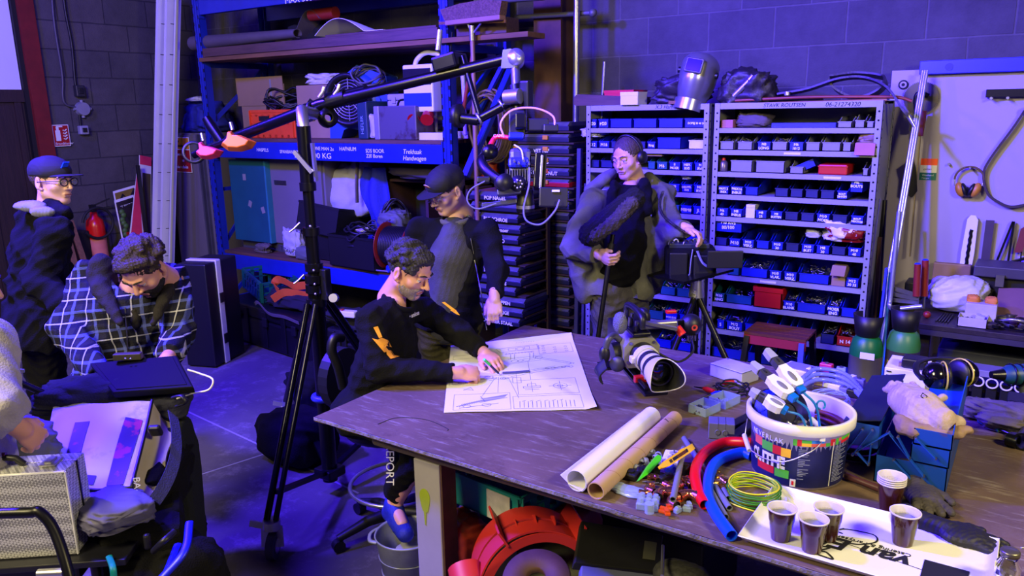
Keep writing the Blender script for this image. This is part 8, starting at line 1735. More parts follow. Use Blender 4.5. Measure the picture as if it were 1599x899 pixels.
for i in range(220):q=a.lerp(b_,i/220)+Ve((-.05*sin(PI*i/220),-.05*sin(PI*i/220),0));P_.append(q+_R*.008*cos(i*1.1)+_U*.008*sin(i*1.1))
MB().tube(P_,.0022,5).make('coiled_cord',CAB,hp)
# ---- man in cap and glasses at the far left
hD=headT(pd(82,283,3.90),(.93,.34,-.05),(.02,.05,1))
D_=dict(PV=pd(58,500,3.98),CH=pd(62,395,3.95),NK=pd(74,332,3.93),SR=pd(85,362,3.74),SL=pd(52,345,4.15),ER=pd(62,440,3.72),WR=pd(118,486,3.66),EL=pd(95,430,4.2),WL=pd(125,470,4.1))
for s,dx in (('R',8),('L',-10)):q=pd(75+dx,600,4.05);D_['K'+s]=q;D_['A'+s]=Ve((q.x,q.y,.09));D_['F'+s]=Ve((.9,.3,0)).normalized()
tD,VD,oD=person('man in black cap and thick-rimmed glasses, dark jacket, standing by the red doorpost',(D_['PV'].x,D_['PV'].y,0),D_,hD,SKIN2,cloth('jacket_black',(.055,.055,.075)),BLKC,BLACK,dict(name='hooded_jacket',r=.18,d=.14,sl=(.085,.075,.060),hem=.08,fold=(.014,10,22),neck=.05,extra=[('c',pd(88,345,3.86),pd(60,338,3.86),.055,.06),('c',pd(40,338,3.9),pd(70,345,3.95),.055,.06),('c',pd(102,330,3.85),pd(78,325,3.86),.035,.05)]),[hand(frame(D_['WR'],Ve((.5,-.2,-.7)),_U),(.6,.6,.6,.6),.9)])
faceparts(tD,hD,HRB,HRB,glasses=1);cap(tD,hD,mat('cap_charcoal',(.10,.095,.12),.85),((.012,.091,.082),.02,('badge_blue',(.12,.35,.95),.4),0))
org('hood_lining',[('e',pd(46,322,3.78),(.085,.035,.028),rotm('Z',.6)),('e',pd(66,330,3.74),(.06,.03,.03),rotm('Z',.6))],mat('lining_pale',(.50,.50,.58),.7),.006,.02,(.005,26,2),tD)
# ---- man in checked shirt bent over the monitor
hE=headT(pd(224,418,3.15),(.28,-.72,-.78),(.22,-.58,.62))
def plaid():
 m=cloth('plaid_flannel',(.13,.13,.17));nt=m.node_tree;N=nt.nodes;L=nt.links;b=N['Principled BSDF'];cur=b.inputs['Base Color'].links[0].from_socket;tc=N.new('ShaderNodeTexCoord');mp=N.new('ShaderNodeMapping');mp.inputs['Rotation'].default_value=(.05,.12,-.6);L.new(tc.outputs['Object'],mp.inputs[0]);sp=N.new('ShaderNodeSeparateXYZ');L.new(mp.outputs[0],sp.inputs[0])
 for axn,per,wd,off,col in (('X',.085,.30,.045,(.04,.05,.16)),('Z',.085,.30,.05,(.04,.05,.16)),('X',.085,.13,0,(.34,.38,.70)),('Z',.085,.13,0,(.34,.38,.70)),('X',.085,.06,.03,(.72,.72,.80)),('Z',.085,.06,.035,(.72,.72,.80))):
  a=N.new('ShaderNodeMath');a.operation='ADD';a.inputs[1].default_value=off+9;L.new(sp.outputs[axn],a.inputs[0]);d=N.new('ShaderNodeMath');d.operation='DIVIDE';d.inputs[1].default_value=per;L.new(a.outputs[0],d.inputs[0]);f=N.new('ShaderNodeMath');f.operation='FRACT';L.new(d.outputs[0],f.inputs[0]);l=N.new('ShaderNodeMath');l.operation='LESS_THAN';l.inputs[1].default_value=wd;L.new(f.outputs[0],l.inputs[0]);q=N.new('ShaderNodeMath');q.operation='MULTIPLY';q.inputs[1].default_value=.62;L.new(l.outputs[0],q.inputs[0])
  x=N.new('ShaderNodeMix');x.data_type='RGBA';L.new(q.outputs[0],x.inputs[0]);L.new(cur,x.inputs[6]);x.inputs[7].default_value=(*lin(col),1);cur=x.outputs[2]
 L.new(cur,b.inputs['Base Color']);return m
E_=dict(PV=pd(185,610,3.35),CH=pd(192,505,3.28),NK=pd(210,438,3.25),SR=pd(145,432,3.28),SL=pd(266,440,3.34),ER=pd(108,515,3.18),WR=pd(160,592,2.92),EL=pd(280,520,3.22),WL=pd(262,558,2.98))
E_['KR']=pd(150,640,2.98);E_['KL']=pd(235,650,3.0);E_['AR']=Ve((-3.35,1.75,.10));E_['AL']=pz(308,842,.10);E_['FR']=Ve((.2,-.9,0)).normalized();E_['FL']=Ve((.5,-.8,0)).normalized()
tE,VE,oE=person('bearded man in blue checked flannel shirt bending over a monitor',(E_['PV'].x,E_['PV'].y,0),E_,hE,SKIN,plaid(),cloth('jeans_dark',(.08,.08,.16)),mat('shoe_beige',(.62,.58,.42),.6),dict(name='flannel_shirt',r=.20,d=.14,sl=(.082,.072,.050),hem=.04,fold=(.014,11,31),neck=.07),[hand(frame(E_['WR'],pd(182,612,2.85)-E_['WR'],_R),(.5,.5,.6,.6),.95),hand(frame(E_['WL'],pd(245,580,2.85)-E_['WL'],-_R) @ Matrix.Diagonal((1,1,-1,1)),(.5,.5,.6,.6),.95)])
faceparts(tE,hE,mat('hair_brown_dark',(.17,.12,.11),.7,var=.6,vs=60,bump=.8,bs=120),HRD,beard=HRD,curl=2.1,full=1)
HDG=cloth('hood_grey',(.15,.14,.15));org('hood',[('e',pd(214,408,3.42),(.15,.07,.075)),('e',pd(160,432,3.23),(.062,.06,.10)),('e',pd(207,500,3.20),(.05,.03,.07)),('c',pd(158,450,3.17),pd(188,505,3.08),.042,.016),('e',pd(262,450,3.30),(.045,.055,.08)),('c',pd(262,455,3.24),pd(240,505,3.10),.035,.014)],HDG,.007,.04,(.004,18,3),tE)
MB().tube([onsurf(x,0+y,3.1,oE)[0]-_F*.004 for x,y in ((196,480),(197,500),(199,520),(200,545))],.003,6).make('zipper',STEEL,oE)
# ---- person cut by the left edge
hF=headT(pd(-62,440,2.35),(.4,.6,-.2),(0,0,1))
F_=dict(PV=pd(-70,700,2.30),CH=pd(-60,590,2.32),NK=pd(-58,495,2.34),SR=pd(-16,540,2.20),SL=pd(-120,530,2.5),ER=pd(-8,640,2.12),WR=pd(30,668,2.16),EL=pd(-140,620,2.5),WL=pd(-100,690,2.4))
tF,VF,oF=person('person in pale lilac sweatshirt cut off by the left edge, arm reaching in',(F_['PV'].x,F_['PV'].y,0),F_,hF,SKIN,cloth('lilac_sweatshirt',(.62,.60,.66)),BLKC,None,dict(name='sweatshirt',r=.17,d=.12,sl=(.075,.068,.048),fold=(.010,13,41)),[hand(frame(F_['WR'],pd(52,682,2.2)-F_['WR'],_U),(.5,.6,.6,.6),.9)])
faceparts(tF,hF,HRD,HRD)
# ================================================================ CAMERA CRANE ON ITS ROLLING STAND
hub=pz(515,735,.13);mt=Ve((hub.x,hub.y,1.93));BM2=mat('crane_black',(.06,.06,.07),.28,.4)
t=thing('crane_stand','tall black rolling stand with chrome levers carrying the camera crane','stand',(hub.x,hub.y,0))
V0=lambda z:Ve((hub.x,hub.y,z))
for nm,z0,z1,r in (('lower_column',.08,1.12,.040),('middle_column',1.10,1.42,.033),('upper_column',1.40,1.66,.027),('head_column',1.64,1.93,.034)):MB().cyl(V0(z0),V0(z1),r,n=20).make(nm,BM2,t)
for z,r in ((1.13,.05),(1.06,.052),(1.24,.045),(1.42,.042),(1.64,.04),(1.18,.05)):MB().cyl(V0(z-.02),V0(z+.02),r,n=20).make('collar',BLKM,t)
for z,s in ((1.46,-1),(1.20,-1)):a=V0(z)+_R*s*.045-_F*.03;MB().tube([a,a+_R*s*.03-_U*.03,a+_R*s*.05-_U*.045],.011,8,flat=.5).make('lever',CHROME,t)
MB().box(V0(1.15)+_R*.055-_F*.02,(.05,.04,.16)).make('brake_plate',BLACK,t,bevel=.006);MB().cyl(V0(1.08)+_R*.10-_F*.03,V0(1.08)+_R*.10-_F*.07,.022,n=14).make('knob',CHROME,t)
for z in (1.10,1.15,1.22,1.44):MB().ell(V0(z)-_F*.05+_R*.01,.007,8,6).make('bolt',CHROME,t)
MB().tube(arc(V0(.55),.05,0,2*PI,24)[:-1],.018,8,closed=True).make('blue_clamp',mat('clamp_blue',(.30,.35,.75),.35,.3),t)
MB().box(V0(.13),(.12,.12,.05)).make('hub',BLKM,t,bevel=.008)
w1=pz(428,872,.0);w2=pz(404,690,0)+Ve((0,.25,0));w3=pz(640,700,0);top=V0(1.06)
def caster(w,tt):
 MB().cyl(w+Ve((0,0,.065))+_R*.018,w+Ve((0,0,.065))-_R*.018,.062,n=26).make('wheel',mat('wheel_rubber',(.25,.25,.28),.6),tt);MB().cyl(w+Ve((0,0,.065))+_R*.022,w+Ve((0,0,.065))-_R*.022,.035,n=20).make('wheel_hub',CHROME,tt)
 for s in (-1,1):MB().bar(w+Ve((0,0,.06))+_R*s*.027,w+Ve((-.02,.02,.15))+_R*s*.024,.006,.05,_R).make('fork',CHROME,tt)
 MB().cyl(w+Ve((-.02,.02,.14)),w+Ve((-.02,.02,.18)),.04,n=18).make('swivel',CHROME,tt);MB().bar(w+Ve((-.02,.02,.15))-_R*.03,w+Ve((-.02,.02,.165))-_R*.10,.01,.03).make('brake_pedal',CHROME,tt)
for w in (w1,w2,w3):
 d=(w-V0(0)).normalized();u_=Ve((-d.y,d.x,0));a=top+d*.06;b_=w+Ve((-.02,.02,.18))
 for s in (-1,1):MB().cyl(a+u_*s*.022,b_+u_*s*.022,.013 if s>0 else .016,n=12).make('leg',BM2 if s>0 else mat('leg_steel_black',(.12,.12,.14),.18,.8),t)
 MB().bar(V0(.13),a.lerp(b_,.88),.03,.02).make('spreader',BM2,t);caster(w,t)
 # ---- crane arm
piv=V0(2.02);A0=pd(357,219,4.35);A1=pd(800,90,3.72)
t=thing('camera_crane','long black crane arm with counterweights, reaching over to the gimbal camera','crane',piv)
q_=pd(500,163,4.02)
MB().tube([A0,q_,q_.lerp(A1,.5),A1],.030,16,rs=[.030,.031,.028,.026]).make('arm_tube',BM2,t)
MB().tube([pd(357,219,4.35),pd(325,232,4.42),pd(303,242,4.46)],.022,12).make('rear_tube',BM2,t);MB().tube([pd(322,184,4.40),pd(330,197,4.40),pd(350,226,4.38)],.03,14,rs=[.024,.030,.028]).make('rear_handle',BM2,t)
c=pd(303,238,4.46);MB().lathe([(.05,-.008),(.062,-.012),(.066,0),(.062,.012),(.05,.008)],c,-_F+_R*.3,28).make('end_wheel',BLACK,t)
for x,y in ((472,178),(480,176),(488,173)):d=(A1-A0).normalized();c=pd(x,y,4.03);MB().tube(arc(c,.042,0,2*PI,20,*perp(d))[:-1],.008,6,closed=True).make('clamp_ring',STEEL,t)
for p,D in (((527,155),4.0),((700,110),3.84),((560,148),3.98)):c=pd(*p,D);d=(A1-q_).normalized();MB().cyl(c-d*.05,c+d*.05,.042,n=18).make('joint_sleeve',BLKM,t)
for p in ((522,148),(498,152)):MB().tube([pd(*p,3.97),pd(p[0]+6,p[1]-8,3.96),pd(p[0]+8,p[1]-16,3.96)],.010,8).make('clamp_lever',CHROME,t)
m=MB();m.tube([V0(1.90),V0(2.0),pd(492,178,4.03)],.03,12);m.make('pivot_fork',CHROME,t);MB().lathe([(.02,-.02),(.05,-.018),(.05,.018),(.02,.02)],pd(512,184,4.02),-_F+_R*.5,28).make('tilt_disc',BLKM,t)
MB().bar(V0(1.80)-_F*.05-_R*.04,V0(1.70)-_F*.06+_R*.04,.012,.02).make('chrome_latch',CHROME,t);MB().bar(V0(1.84)-_F*.05+_R*.05,V0(1.66)-_F*.05+_R*.055,.016,.014).make('chrome_bar',CHROME,t)
# upper clamp and parallel rod
c=pd(703,98,3.84);m=MB(frame(c,(A1-A0),(0,0,1)));m.box((0,0,0),(.13,.075,.17));m.make('top_clamp',BLKM,t,bevel=.012);MB().cyl(c+_U*.06-_R*.06,c+_U*.16-_R*.05,.014).make('clamp_screw',CHROME,t)
MB().cyl(pd(722,88,3.80),pd(750,184,3.76),.014).make('link_strut',BM2,t);MB().cyl(pd(744,188,3.76),pd(800,158,3.72),.022).make('lower_rod',BM2,t);MB().lathe([(.0,-.02),(.055,-.016),(.058,.016),(0,.02)],pd(715,181,3.80),(_R*.9-_F*.4),28).make('counter_disc',BLACK,t);MB().cyl(pd(722,185,3.79),pd(748,188,3.76),.026,n=16).make('rod_end',BLKM,t)
for x,y in ((748,186),(783,165)):MB().tube(arc(pd(x,y,3.74),.027,0,2*PI,20,*perp(pd(800,158,3.7)-pd(744,188,3.7)))[:-1],.007,6,closed=True).make('rod_ring',CHROME,t)
c=pd(801,92,3.71);m=MB(frame(c,(A1-A0),(0,0,1)));m.prism([(-.06,-.03),(-.03,.05),(.01,.045),(.05,0),(.01,-.045)],-.03,.03);m.make('end_bracket',mat('bracket_lilac',(.40,.40,.50),.3,.7),t,bevel=.004);MB().lathe([(0,-.04),(.04,-.04),(.04,.04),(0,.04)],c+_R*.015,-_F,22).make('end_gear',CHROME,t)
for k,(a,b_,r,m_) in enumerate((((804,98),(806,140),.022,'bracket_lilac'),((806,135),(810,165),.042,'crane_black'),((809,160),(811,205),.038,'crane_black'))):MB().cyl(pd(*a,3.71),pd(*b_,3.70),r,n=18).make('drop_post',MC[m_],t)
MB().cyl(pd(790,152,3.68),pd(812,150,3.64),.035,n=20).make('motor',CHROME,t);MB().box(pd(822,148,3.68),(.05,.05,.13)).make('motor_block',BLACK,t,bevel=.008)
def weight(pts,D,th,m,lab):
 P_=[pd(x,y,D) for x,y in pts];c=sum(P_,Ve())/len(P_);n=len(P_);f=[p-_F*.0 for p in P_];nf=[c+(p-c)*.72-_F*th for p in P_];bk=[c+(p-c)*.8+_F*th for p in P_];vs=nf+f+bk
 fs=[(i,(i+1) % n,n+(i+1) % n,n+i) for i in range(n)]+[(n+i,n+(i+1) % n,2*n+(i+1) % n,2*n+i) for i in range(n)]+[tuple(reversed(range(n))),tuple(range(2*n,3*n))]
 t=thing('counterweight',lab,'weight',c);MB().add(vs,fs,False).make('faceted_body',m,t,bevel=.004);MB().cyl(pd((pts[0][0]+pts[1][0])/2+4,pts[0][1]-2,D),pd((pts[0][0]+pts[1][0])/2+1,pts[0][1]-14,D),.010).make('lock_pin',CHROME,t)
weight([(356,205),(362,205),(366,211),(376,211),(388,216),(401,222),(394,232),(377,237),(357,236),(345,227),(354,218)],4.2,.05,mat('weight_orange',(.98,.48,.06),.5),'bright orange faceted counterweight on the crane arm')
weight([(311,222),(316,222),(321,228),(331,229),(350,236),(343,245),(328,249),(315,248),(306,240),(313,234)],4.35,.045,mat('weight_pink',(.92,.25,.30),.5),'pink-red faceted counterweight at the rear end of the crane arm')
# ---- gimbal with camera
g=pd(812,262,3.62);t=thing('gimbal_camera','cinema camera on a black gimbal hanging from the crane above the assortment cases','camera',g-Ve((0,0,.15)))
def bx_(nm,x,y,D,w_,h,d_,m,roll=0,bev=.006):T=frame(pd(x,y,D),_R,_U) @ rotm('Z',roll);q=MB(T);q.box((0,0,0),(w_,h,d_));return q.make(nm,m,t,bevel=bev)
bx_('gimbal_mount',807,195,3.66,.075,.12,.09,BLACK);bx_('pan_motor',813,190,3.60,.05,.07,.06,BLKM);bx_('receiver_arm',840,196,3.62,.10,.06,.05,BLACK);bx_('receiver_block',860,201,3.60,.07,.035,.05,BLACK);bx_('mount_foot',806,213,3.62,.07,.03,.06,mat('gland_blue'))
MB().tube(spline([pd(795,215,3.66),pd(775,214,3.68),pd(765,228,3.66),pd(760,240,3.64)]),.012,8).make('red_trim_arm',mat('trim_red',(.85,.15,.20),.4),t)
MB().tube(spline([pd(768,240,3.64),pd(752,246,3.62),pd(756,262,3.58),pd(772,277,3.54),pd(786,284,3.52)]),.026,12,flat=.6).make('roll_arm',BLKM,t);MB().lathe([(0,-.03),(.033,-.03),(.035,.03),(0,.03)],pd(764,238,3.62),(_R*.3-_F),24).make('roll_motor',BLKM,t)
MB().lathe([(0,-.03),(.036,-.03),(.038,.03),(0,.03)],pd(786,285,3.50),(-_F+_R*.3),26).make('tilt_motor',BLACK,t)
CBL2=mat('camera_blue_lit',(.30,.30,.42),.35,.3)  # blue stage light mixed into the colours of camera body and top
bx_('camera_body',812,262,3.62,.10,.17,.12,CBL2,0,.02);bx_('camera_top',810,254,3.555,.095,.05,.03,mat('cam_top_blue_lit',(.15,.18,.65),.35),0,.012);
for k in range(9):bx_('cooling_fin',792+4*k,274,3.556-.001*(k % 2),.004,.055,.02,STEEL,0,0)
for x,y in ((803,250),(810,253),(818,249),(826,254)):MB().cyl(pd(x,y,3.54),pd(x,y+2,3.50),.006,n=8).make('camera_port',CHROME,t)
MB().lathe([(0,0),(.034,0),(.036,-.02),(0,-.025)],pd(809,287,3.53),_F,24).make('dial',BLACK,t)
for k in range(7):a=k*PI*2/7;MB().ell(pd(809,287,3.50)+_R*.018*cos(a)+_U*.018*sin(a),.004,8,6).make('dial_dot',WHITE,t)
bx_('battery',843,268,3.58,.055,.16,.11,BLKM,-.06);bx_('battery_rail',845,268,3.52,.010,.15,.02,CHROME,-.06,.002)
MB().lathe([(0,0),(.036,0),(.038,-.05),(.042,-.06),(.042,-.10),(0,-.10)],pd(820,296,3.58),(0,0,1),28).make('lens',BLACK,t);MB().lathe([(.043,-.07),(.043,-.085)],pd(820,296,3.58),(0,0,1),28).make('lens_ring',CHROME,t)
bx_('gimbal_base',795,300,3.56,.11,.03,.08,mat('bracket_lilac'),.1);bx_('base_rail',780,318,3.60,.16,.02,.06,mat('bracket_lilac'),.12,.003);bx_('wireless_unit',864,308,3.52,.13,.09,.03,BLACK,-.02);bx_('unit_label',868,298,3.50,.035,.01,.008,WHITE,0,.001);bx_('side_box',755,281,3.54,.06,.03,.03,BLACK)
text('CAM',.02,pd(770,214,3.60),_R,_U,WHITE,'cable_tag',t)
MB().tube(spline([pd(787,214,3.6),pd(782,192,3.58),pd(800,172,3.58),pd(835,169,3.58),pd(862,180,3.58),pd(866,195,3.58),pd(858,201,3.58)]),.005,8).make('pink_cable',mat('cable_pinkwhite',(.85,.65,.70),.4),t)
MB().tube(spline([pd(803,226,3.56),pd(814,234,3.55),pd(817,250,3.54)]),.004,6).make('white_cable',WHITE,t)
MB().tube(spline([pd(827,262,3.50),pd(826,290,3.48),pd(818,325,3.48),pd(823,345,3.48),pd(845,350,3.48),pd(866,330,3.48),pd(874,312,3.48)]),.0045,6).make('hanging_cable',mat('strap_lilac'),t)
MB().tube(spline([pd(757,283,3.52),pd(735,296,3.52),pd(730,314,3.52),pd(745,326,3.52),pd(775,318,3.52)]),.004,6).make('left_cable',mat('strap_lilac'),t)
# ================================================================ LEFT FOREGROUND: TROLLEY, CASES, BAGS
def obox(name,c,yaw,d,m,par=None,lab=None,cat=None,bev=.008,pitch=0,roll=0,**k):
 T=Matrix.Translation(c) @ rotm('Z',yaw) @ rotm('X',pitch) @ rotm('Y',roll);q=MB(T);q.box((0,0,0),d);return q.make(name,m,par,lab,cat,bevel=bev,**k)
CK=mat('chequer_alu',(.60,.60,.64),.32,.75,.03)
nt=CK.node_tree;N=nt.nodes;L=nt.links;tc=N.new('ShaderNodeTexCoord');mp=N.new('ShaderNodeMapping');mp.inputs['Scale'].default_value=(1,1,1);mp.inputs['Rotation'].default_value=(0,PI/4,.4);L.new(tc.outputs['Object'],mp.inputs[0]);ck=N.new('ShaderNodeTexChecker');ck.inputs['Scale'].default_value=150;L.new(mp.outputs[0],ck.inputs[0]);bp=N.new('ShaderNodeBump');bp.inputs['Strength'].default_value=.8;bp.inputs['Distance'].default_value=.003;L.new(ck.outputs['Fac'],bp.inputs['Height']);L.new(bp.outputs[0],N['Principled BSDF'].inputs['Normal']);ck.inputs['Color1'].default_value=(.62,.62,.66,1);ck.inputs['Color2'].default_value=(.22,.22,.25,1);L.new(ck.outputs['Color'],N['Principled BSDF'].inputs['Base Color']);N['Principled BSDF'].inputs['Metallic'].default_value=.4
yw=_y+.10;cr=pd(100,737,2.22);ux=Ve((cos(yw),sin(yw),0));uy=Ve((-sin(yw),cos(yw),0));H_=.262;W_=.46;DP_=.135
cc=cr-ux*W_/2+uy*DP_/2-Ve((0,0,H_/2));t=thing('aluminium_case','silver chequer-plate aluminium case with handle in the left foreground','case',cc-Ve((0,0,H_/2)))
obox('case_front_shell',cc-uy*DP_*.20,yw,(W_,DP_*.6,H_),CK,t,bev=.004);obox('case_lid',cc+uy*DP_*.31,yw,(W_,DP_*.38,H_),CK,t,bev=.004)
for s in (0,1):obox('edge_trim',cc+ux*(W_/2+.001)-uy*(DP_*.5-.004 if s else -.012)+Ve((0,0,0)),yw,(.004,.008,H_),ALU if s else BLKM,t,bev=.001)
obox('edge_trim',cc-uy*(DP_*.5-.003)+Ve((0,0,H_/2)),yw,(W_,.008,.005),ALU,t,bev=.001)
hc_=cc+Ve((0,0,H_/2+.012))-ux*.015;MB().tube([hc_+ux*x+Ve((0,0,z)) for x,z in ((-.09,-.01),(-.08,.012),(.06,.014),(.085,.010),(.105,-.010))],.012,10,flat=.8).make('case_handle',BLACK,t);MB().tube([hc_+ux*x+Ve((0,0,.022)) for x in (-.08,.06)],.008,8).make('handle_inlay',mat('handle_rose',(.50,.25,.28),.4),t)
lc=cc+Ve((0,0,H_/2+.004))+ux*.165;obox('latch_plate',lc,yw,(.045,.055,.006),CHROME,t,bev=.002);obox('latch_loop',lc+Ve((0,0,.006)),yw,(.022,.040,.008),CHROME,t,bev=.003)
zc=cc.z-H_/2
t=thing('equipment_cart','black tubular equipment cart with dark shelf carrying the silver case','cart',(cc.x,cc.y,0));BK2=mat('cart_black',(.04,.04,.045),.35,.3)
bo=cc+ux*.02+uy*.20;obox('shelf_board',Ve((bo.x,bo.y,zc-.012))+ux*.06,yw,(.60,.62,.02),mat('board_navy',(.06,.06,.10),.45),t,bev=.003)
f0=pd(-30,802,2.08);f1=pd(62,800,2.08);MB().tube(spline([f0,f1-_R*.03,f1,f1+_R*.04-_U*.05,pd(108,899,2.06),pd(125,990,2.05)]),.0145,12).make('front_hoop',BK2,t)
for x in (-.20,.28):
 for y in (-.08,.42):b_=Ve((cc.x,cc.y,0))+ux*x+uy*y;MB().cyl(b_+Ve((0,0,.08)),b_+Ve((0,0,zc-.02)),.013).make('post',BK2,t);MB().cyl(b_+ux*.015+Ve((0,0,.05)),b_-ux*.015+Ve((0,0,.05)),.05,n=18).make('castor',RUBBER,t)
obox('lower_shelf',Ve((bo.x,bo.y,.14))+ux*.04,yw,(.56,.60,.02),BK2,t)
MB().cyl(pd(60,895,2.1),pd(100,893,2.1),.012).make('chrome_knob',CHROME,t)
obox('dark_liner',Ve((cc.x,cc.y,zc-.06)),yw,(.44,.10,.07),BLACK,t)
# bag pile behind the case: black holdall, white shoulder bag, charcoal jacket
NYL=cloth('black_nylon',(.05,.05,.06));ZB2=zc
v,fc=cloud((0,0,0),(.50,.40,.20),301,.10,40,26,box=.35);q=MB(Matrix.Translation(pd(165,690,2.66)-Ve((0,0,.15))) @ rotm('Z',yw));q.add(v,fc,True);q.make('black_holdall',NYL,None,'black holdall under the white shoulder bag on the cart','bag')
BAG=mat('white_tarpaulin',(.74,.73,.76),.5,col2=(.55,.54,.60),mix=(.58,.72),vs=9)
t=thing('messenger_bag','large white tarpaulin messenger bag with dark red stripes lying on the pile','bag',pd(160,700,2.6))
Qb=[pd(84,633,2.78),pd(238,628,2.74),pd(206,765,2.42),pd(60,768,2.42)]
def fq(u,v,h=0):p=(Qb[0]*(1-u)+Qb[1]*u)*(1-v)+(Qb[3]*(1-u)+Qb[2]*u)*v;return p+Ve((0,0,.022*sin(PI*min(1,u*1.02))*sin(PI*v*.9+.2)+.004*sin(9*u+5*v)+h))
MB().sheet(lambda u,v:fq(u,v),26,22,.004).make('front_flap',BAG,t)
def strip(P_,m,nm):MB().sheet(lambda u,v:fq(*(lambda k:(P_[0][0]*(1-u)*(1-v)+P_[1][0]*u*(1-v)+P_[2][0]*u*v+P_[3][0]*(1-u)*v,P_[0][1]*(1-u)*(1-v)+P_[1][1]*u*(1-v)+P_[2][1]*u*v+P_[3][1]*(1-u)*v))(0),.004),8,12,.002).make(nm,m,t)
ST=mat('stripe_dark_red',(.07,.06,.10),.5,col2=(.55,.06,.06),mix=(.55,.60),vs=14);strip([(.27,.28),(.42,.28),(.40,.66),(.24,.66)],ST,'dark_stripe');strip([(.78,.24),(.95,.24),(.90,.96),(.72,.96)],ST,'dark_stripe');strip([(.50,.88),(.60,.88),(.58,.96),(.48,.96)],mat('black_label',(.06,.06,.07),.5),'small_label')
MB().tube([fq(1,v,.006) for v in [i/12 for i in range(13)]]+[fq(1-u,1,.004) for u in [i/8 for i in range(9)]],.006,6).make('flap_binding',BLACK,t)
Sb=[pd(236,625,2.74),pd(268,635,2.80),pd(252,735,2.50),pd(205,770,2.44)]
MB().sheet(lambda u,v:(Sb[0]*(1-u)+Sb[1]*u)*(1-v)+(Sb[3]*(1-u)+Sb[2]*u)*v+Ve((.01*sin(8*v),0,-.03*sin(PI*u)-.06*u)),14,16,.006).make('side_gusset',mat('gusset_cream',(.70,.66,.58),.6),t)
MB().sheet(lambda u,v:pd(262+14*sin(v*2.4)-38*v*v+14*u,640+135*v,2.74-.34*v)+Ve((0,0,-.03*u)),4,16,.004).make('shoulder_strap',cloth('strap_grey',(.20,.20,.28)),t)
obox('strap_buckle',pd(243,672,2.60),yw,(.04,.02,.05),BLACK,t,pitch=.6);text('BAAN',.030,pd(208,745,2.42),-_U+_R*.1,_R,WHITE,'side_lettering',t)
v,fc=cloud((0,0,0),(.52,.20,.13),305,.28,44,26,box=.7);q=MB(Matrix.Translation(pd(165,612,2.86)) @ rotm('Z',yw));q.add(v,fc,True);q.make('charcoal_jacket',cloth('charcoal_cloth',(.13,.13,.17)),None,'crumpled charcoal jacket lying behind the white messenger bag','jacket')
v,fc=cloud((0,0,0),(.18,.2,.10),306,.2,26,18,box=.6);q=MB(Matrix.Translation(pd(258,628,2.86)) @ rotm('Z',yw));q.add(v,fc,True);q.make('grey_pouch_bag',cloth('grey_nylon',(.18,.18,.24)),None,'small grey pouch at the right end of the bag pile','pouch')
v,fc=cloud((0,0,0),(.26,.2,.08),307,.25,28,18);q=MB(Matrix.Translation(pd(168,790,2.36)-Ve((0,0,.01))));q.add(v,fc,True);q.make('lilac_cloth_bag',mat('lilac_cloth',(.30,.29,.40),.7),None,'soft lilac-grey cloth sticking out right of the silver case','cloth')
v,fc=cloud((0,0,0),(.30,.2,.10),308,.25,28,18);q=MB(Matrix.Translation(pd(30,690,2.5)));q.add(v,fc,True);q.make('grey_cloth',mat('grey_foam'),None,'grey cloth between the lilac sleeve and the silver case','cloth')
b1=pd(225,830,2.5);t=thing('camera_bag','black camera bag with grab handle standing below the shelf of the cart','bag',(b1.x,b1.y,.3));obox('bag_shell',b1-Ve((0,0,.08)),yw+.3,(.24,.30,.30),NYL,t,bev=.03);MB().tube(spline([pd(240,860,2.28),pd(255,845,2.24),pd(272,830,2.28)]),.010,8).make('grab_handle',BLACK,t);obox('zip_buckle',pd(230,845,2.30),yw,(.02,.02,.05),BLACK,t)
MB().tube([b1+Ve((-.10,-.16,.075))+ux*x for x in (0,.12,.24)],.003,6).make('zip_line',GREYC,t)
t=thing('backpack','dark backpack with bright blue straps at the bottom left','bag',pd(270,899,2.4)-Ve((0,0,.2)));v,fc=cloud((0,0,0),(.24,.36,.44),310,.14,30,22,box=.6);q=MB(Matrix.Translation(pd(265,905,2.42)-Ve((0,0,.10))));q.add(v,fc,True);q.make('pack_body',NYL,t)
for k,(a,b_,c_) in enumerate((((296,815),(288,860),(250,905)),((278,850),(266,880),(255,905)))):MB().tube(spline([pd(*a,2.30),pd(*b_,2.20),pd(*c_,2.16)]),.012,8,flat=.5).make('blue_strap',mat('strap_bright_blue',(.05,.08,.85),.4),t)
MB().tube(spline([pd(170,868,2.25),pd(176,885,2.2),pd(178,905,2.2)]),.009,8,flat=.4).make('hanging_teal_cord',mat('teal_cord',(.05,.60,.60),.5),None,'teal cord hanging below the cart shelf','cord')  # a teal cord hanging from the cart
v,fc=cloud((0,0,0),(.13,.20,.60),311,.12,28,26,box=.45);q=MB(Matrix.Translation(pd(277,735,2.86)-Ve((0,0,.10))) @ rotm('Z',yw));q.add(v,fc,True);q.make('tall_backpack',cloth('charcoal_pack',(.11,.12,.15)),None,'tall charcoal backpack standing behind the pile, right side','bag')
MB().tube(spline([pd(270,620,2.72),pd(284,618,2.70),pd(290,628,2.70),pd(276,634,2.72)]),.010,8,flat=.5).make('carry_loop',BLACK,None,'black carry loop standing up from the tall backpack','loop')
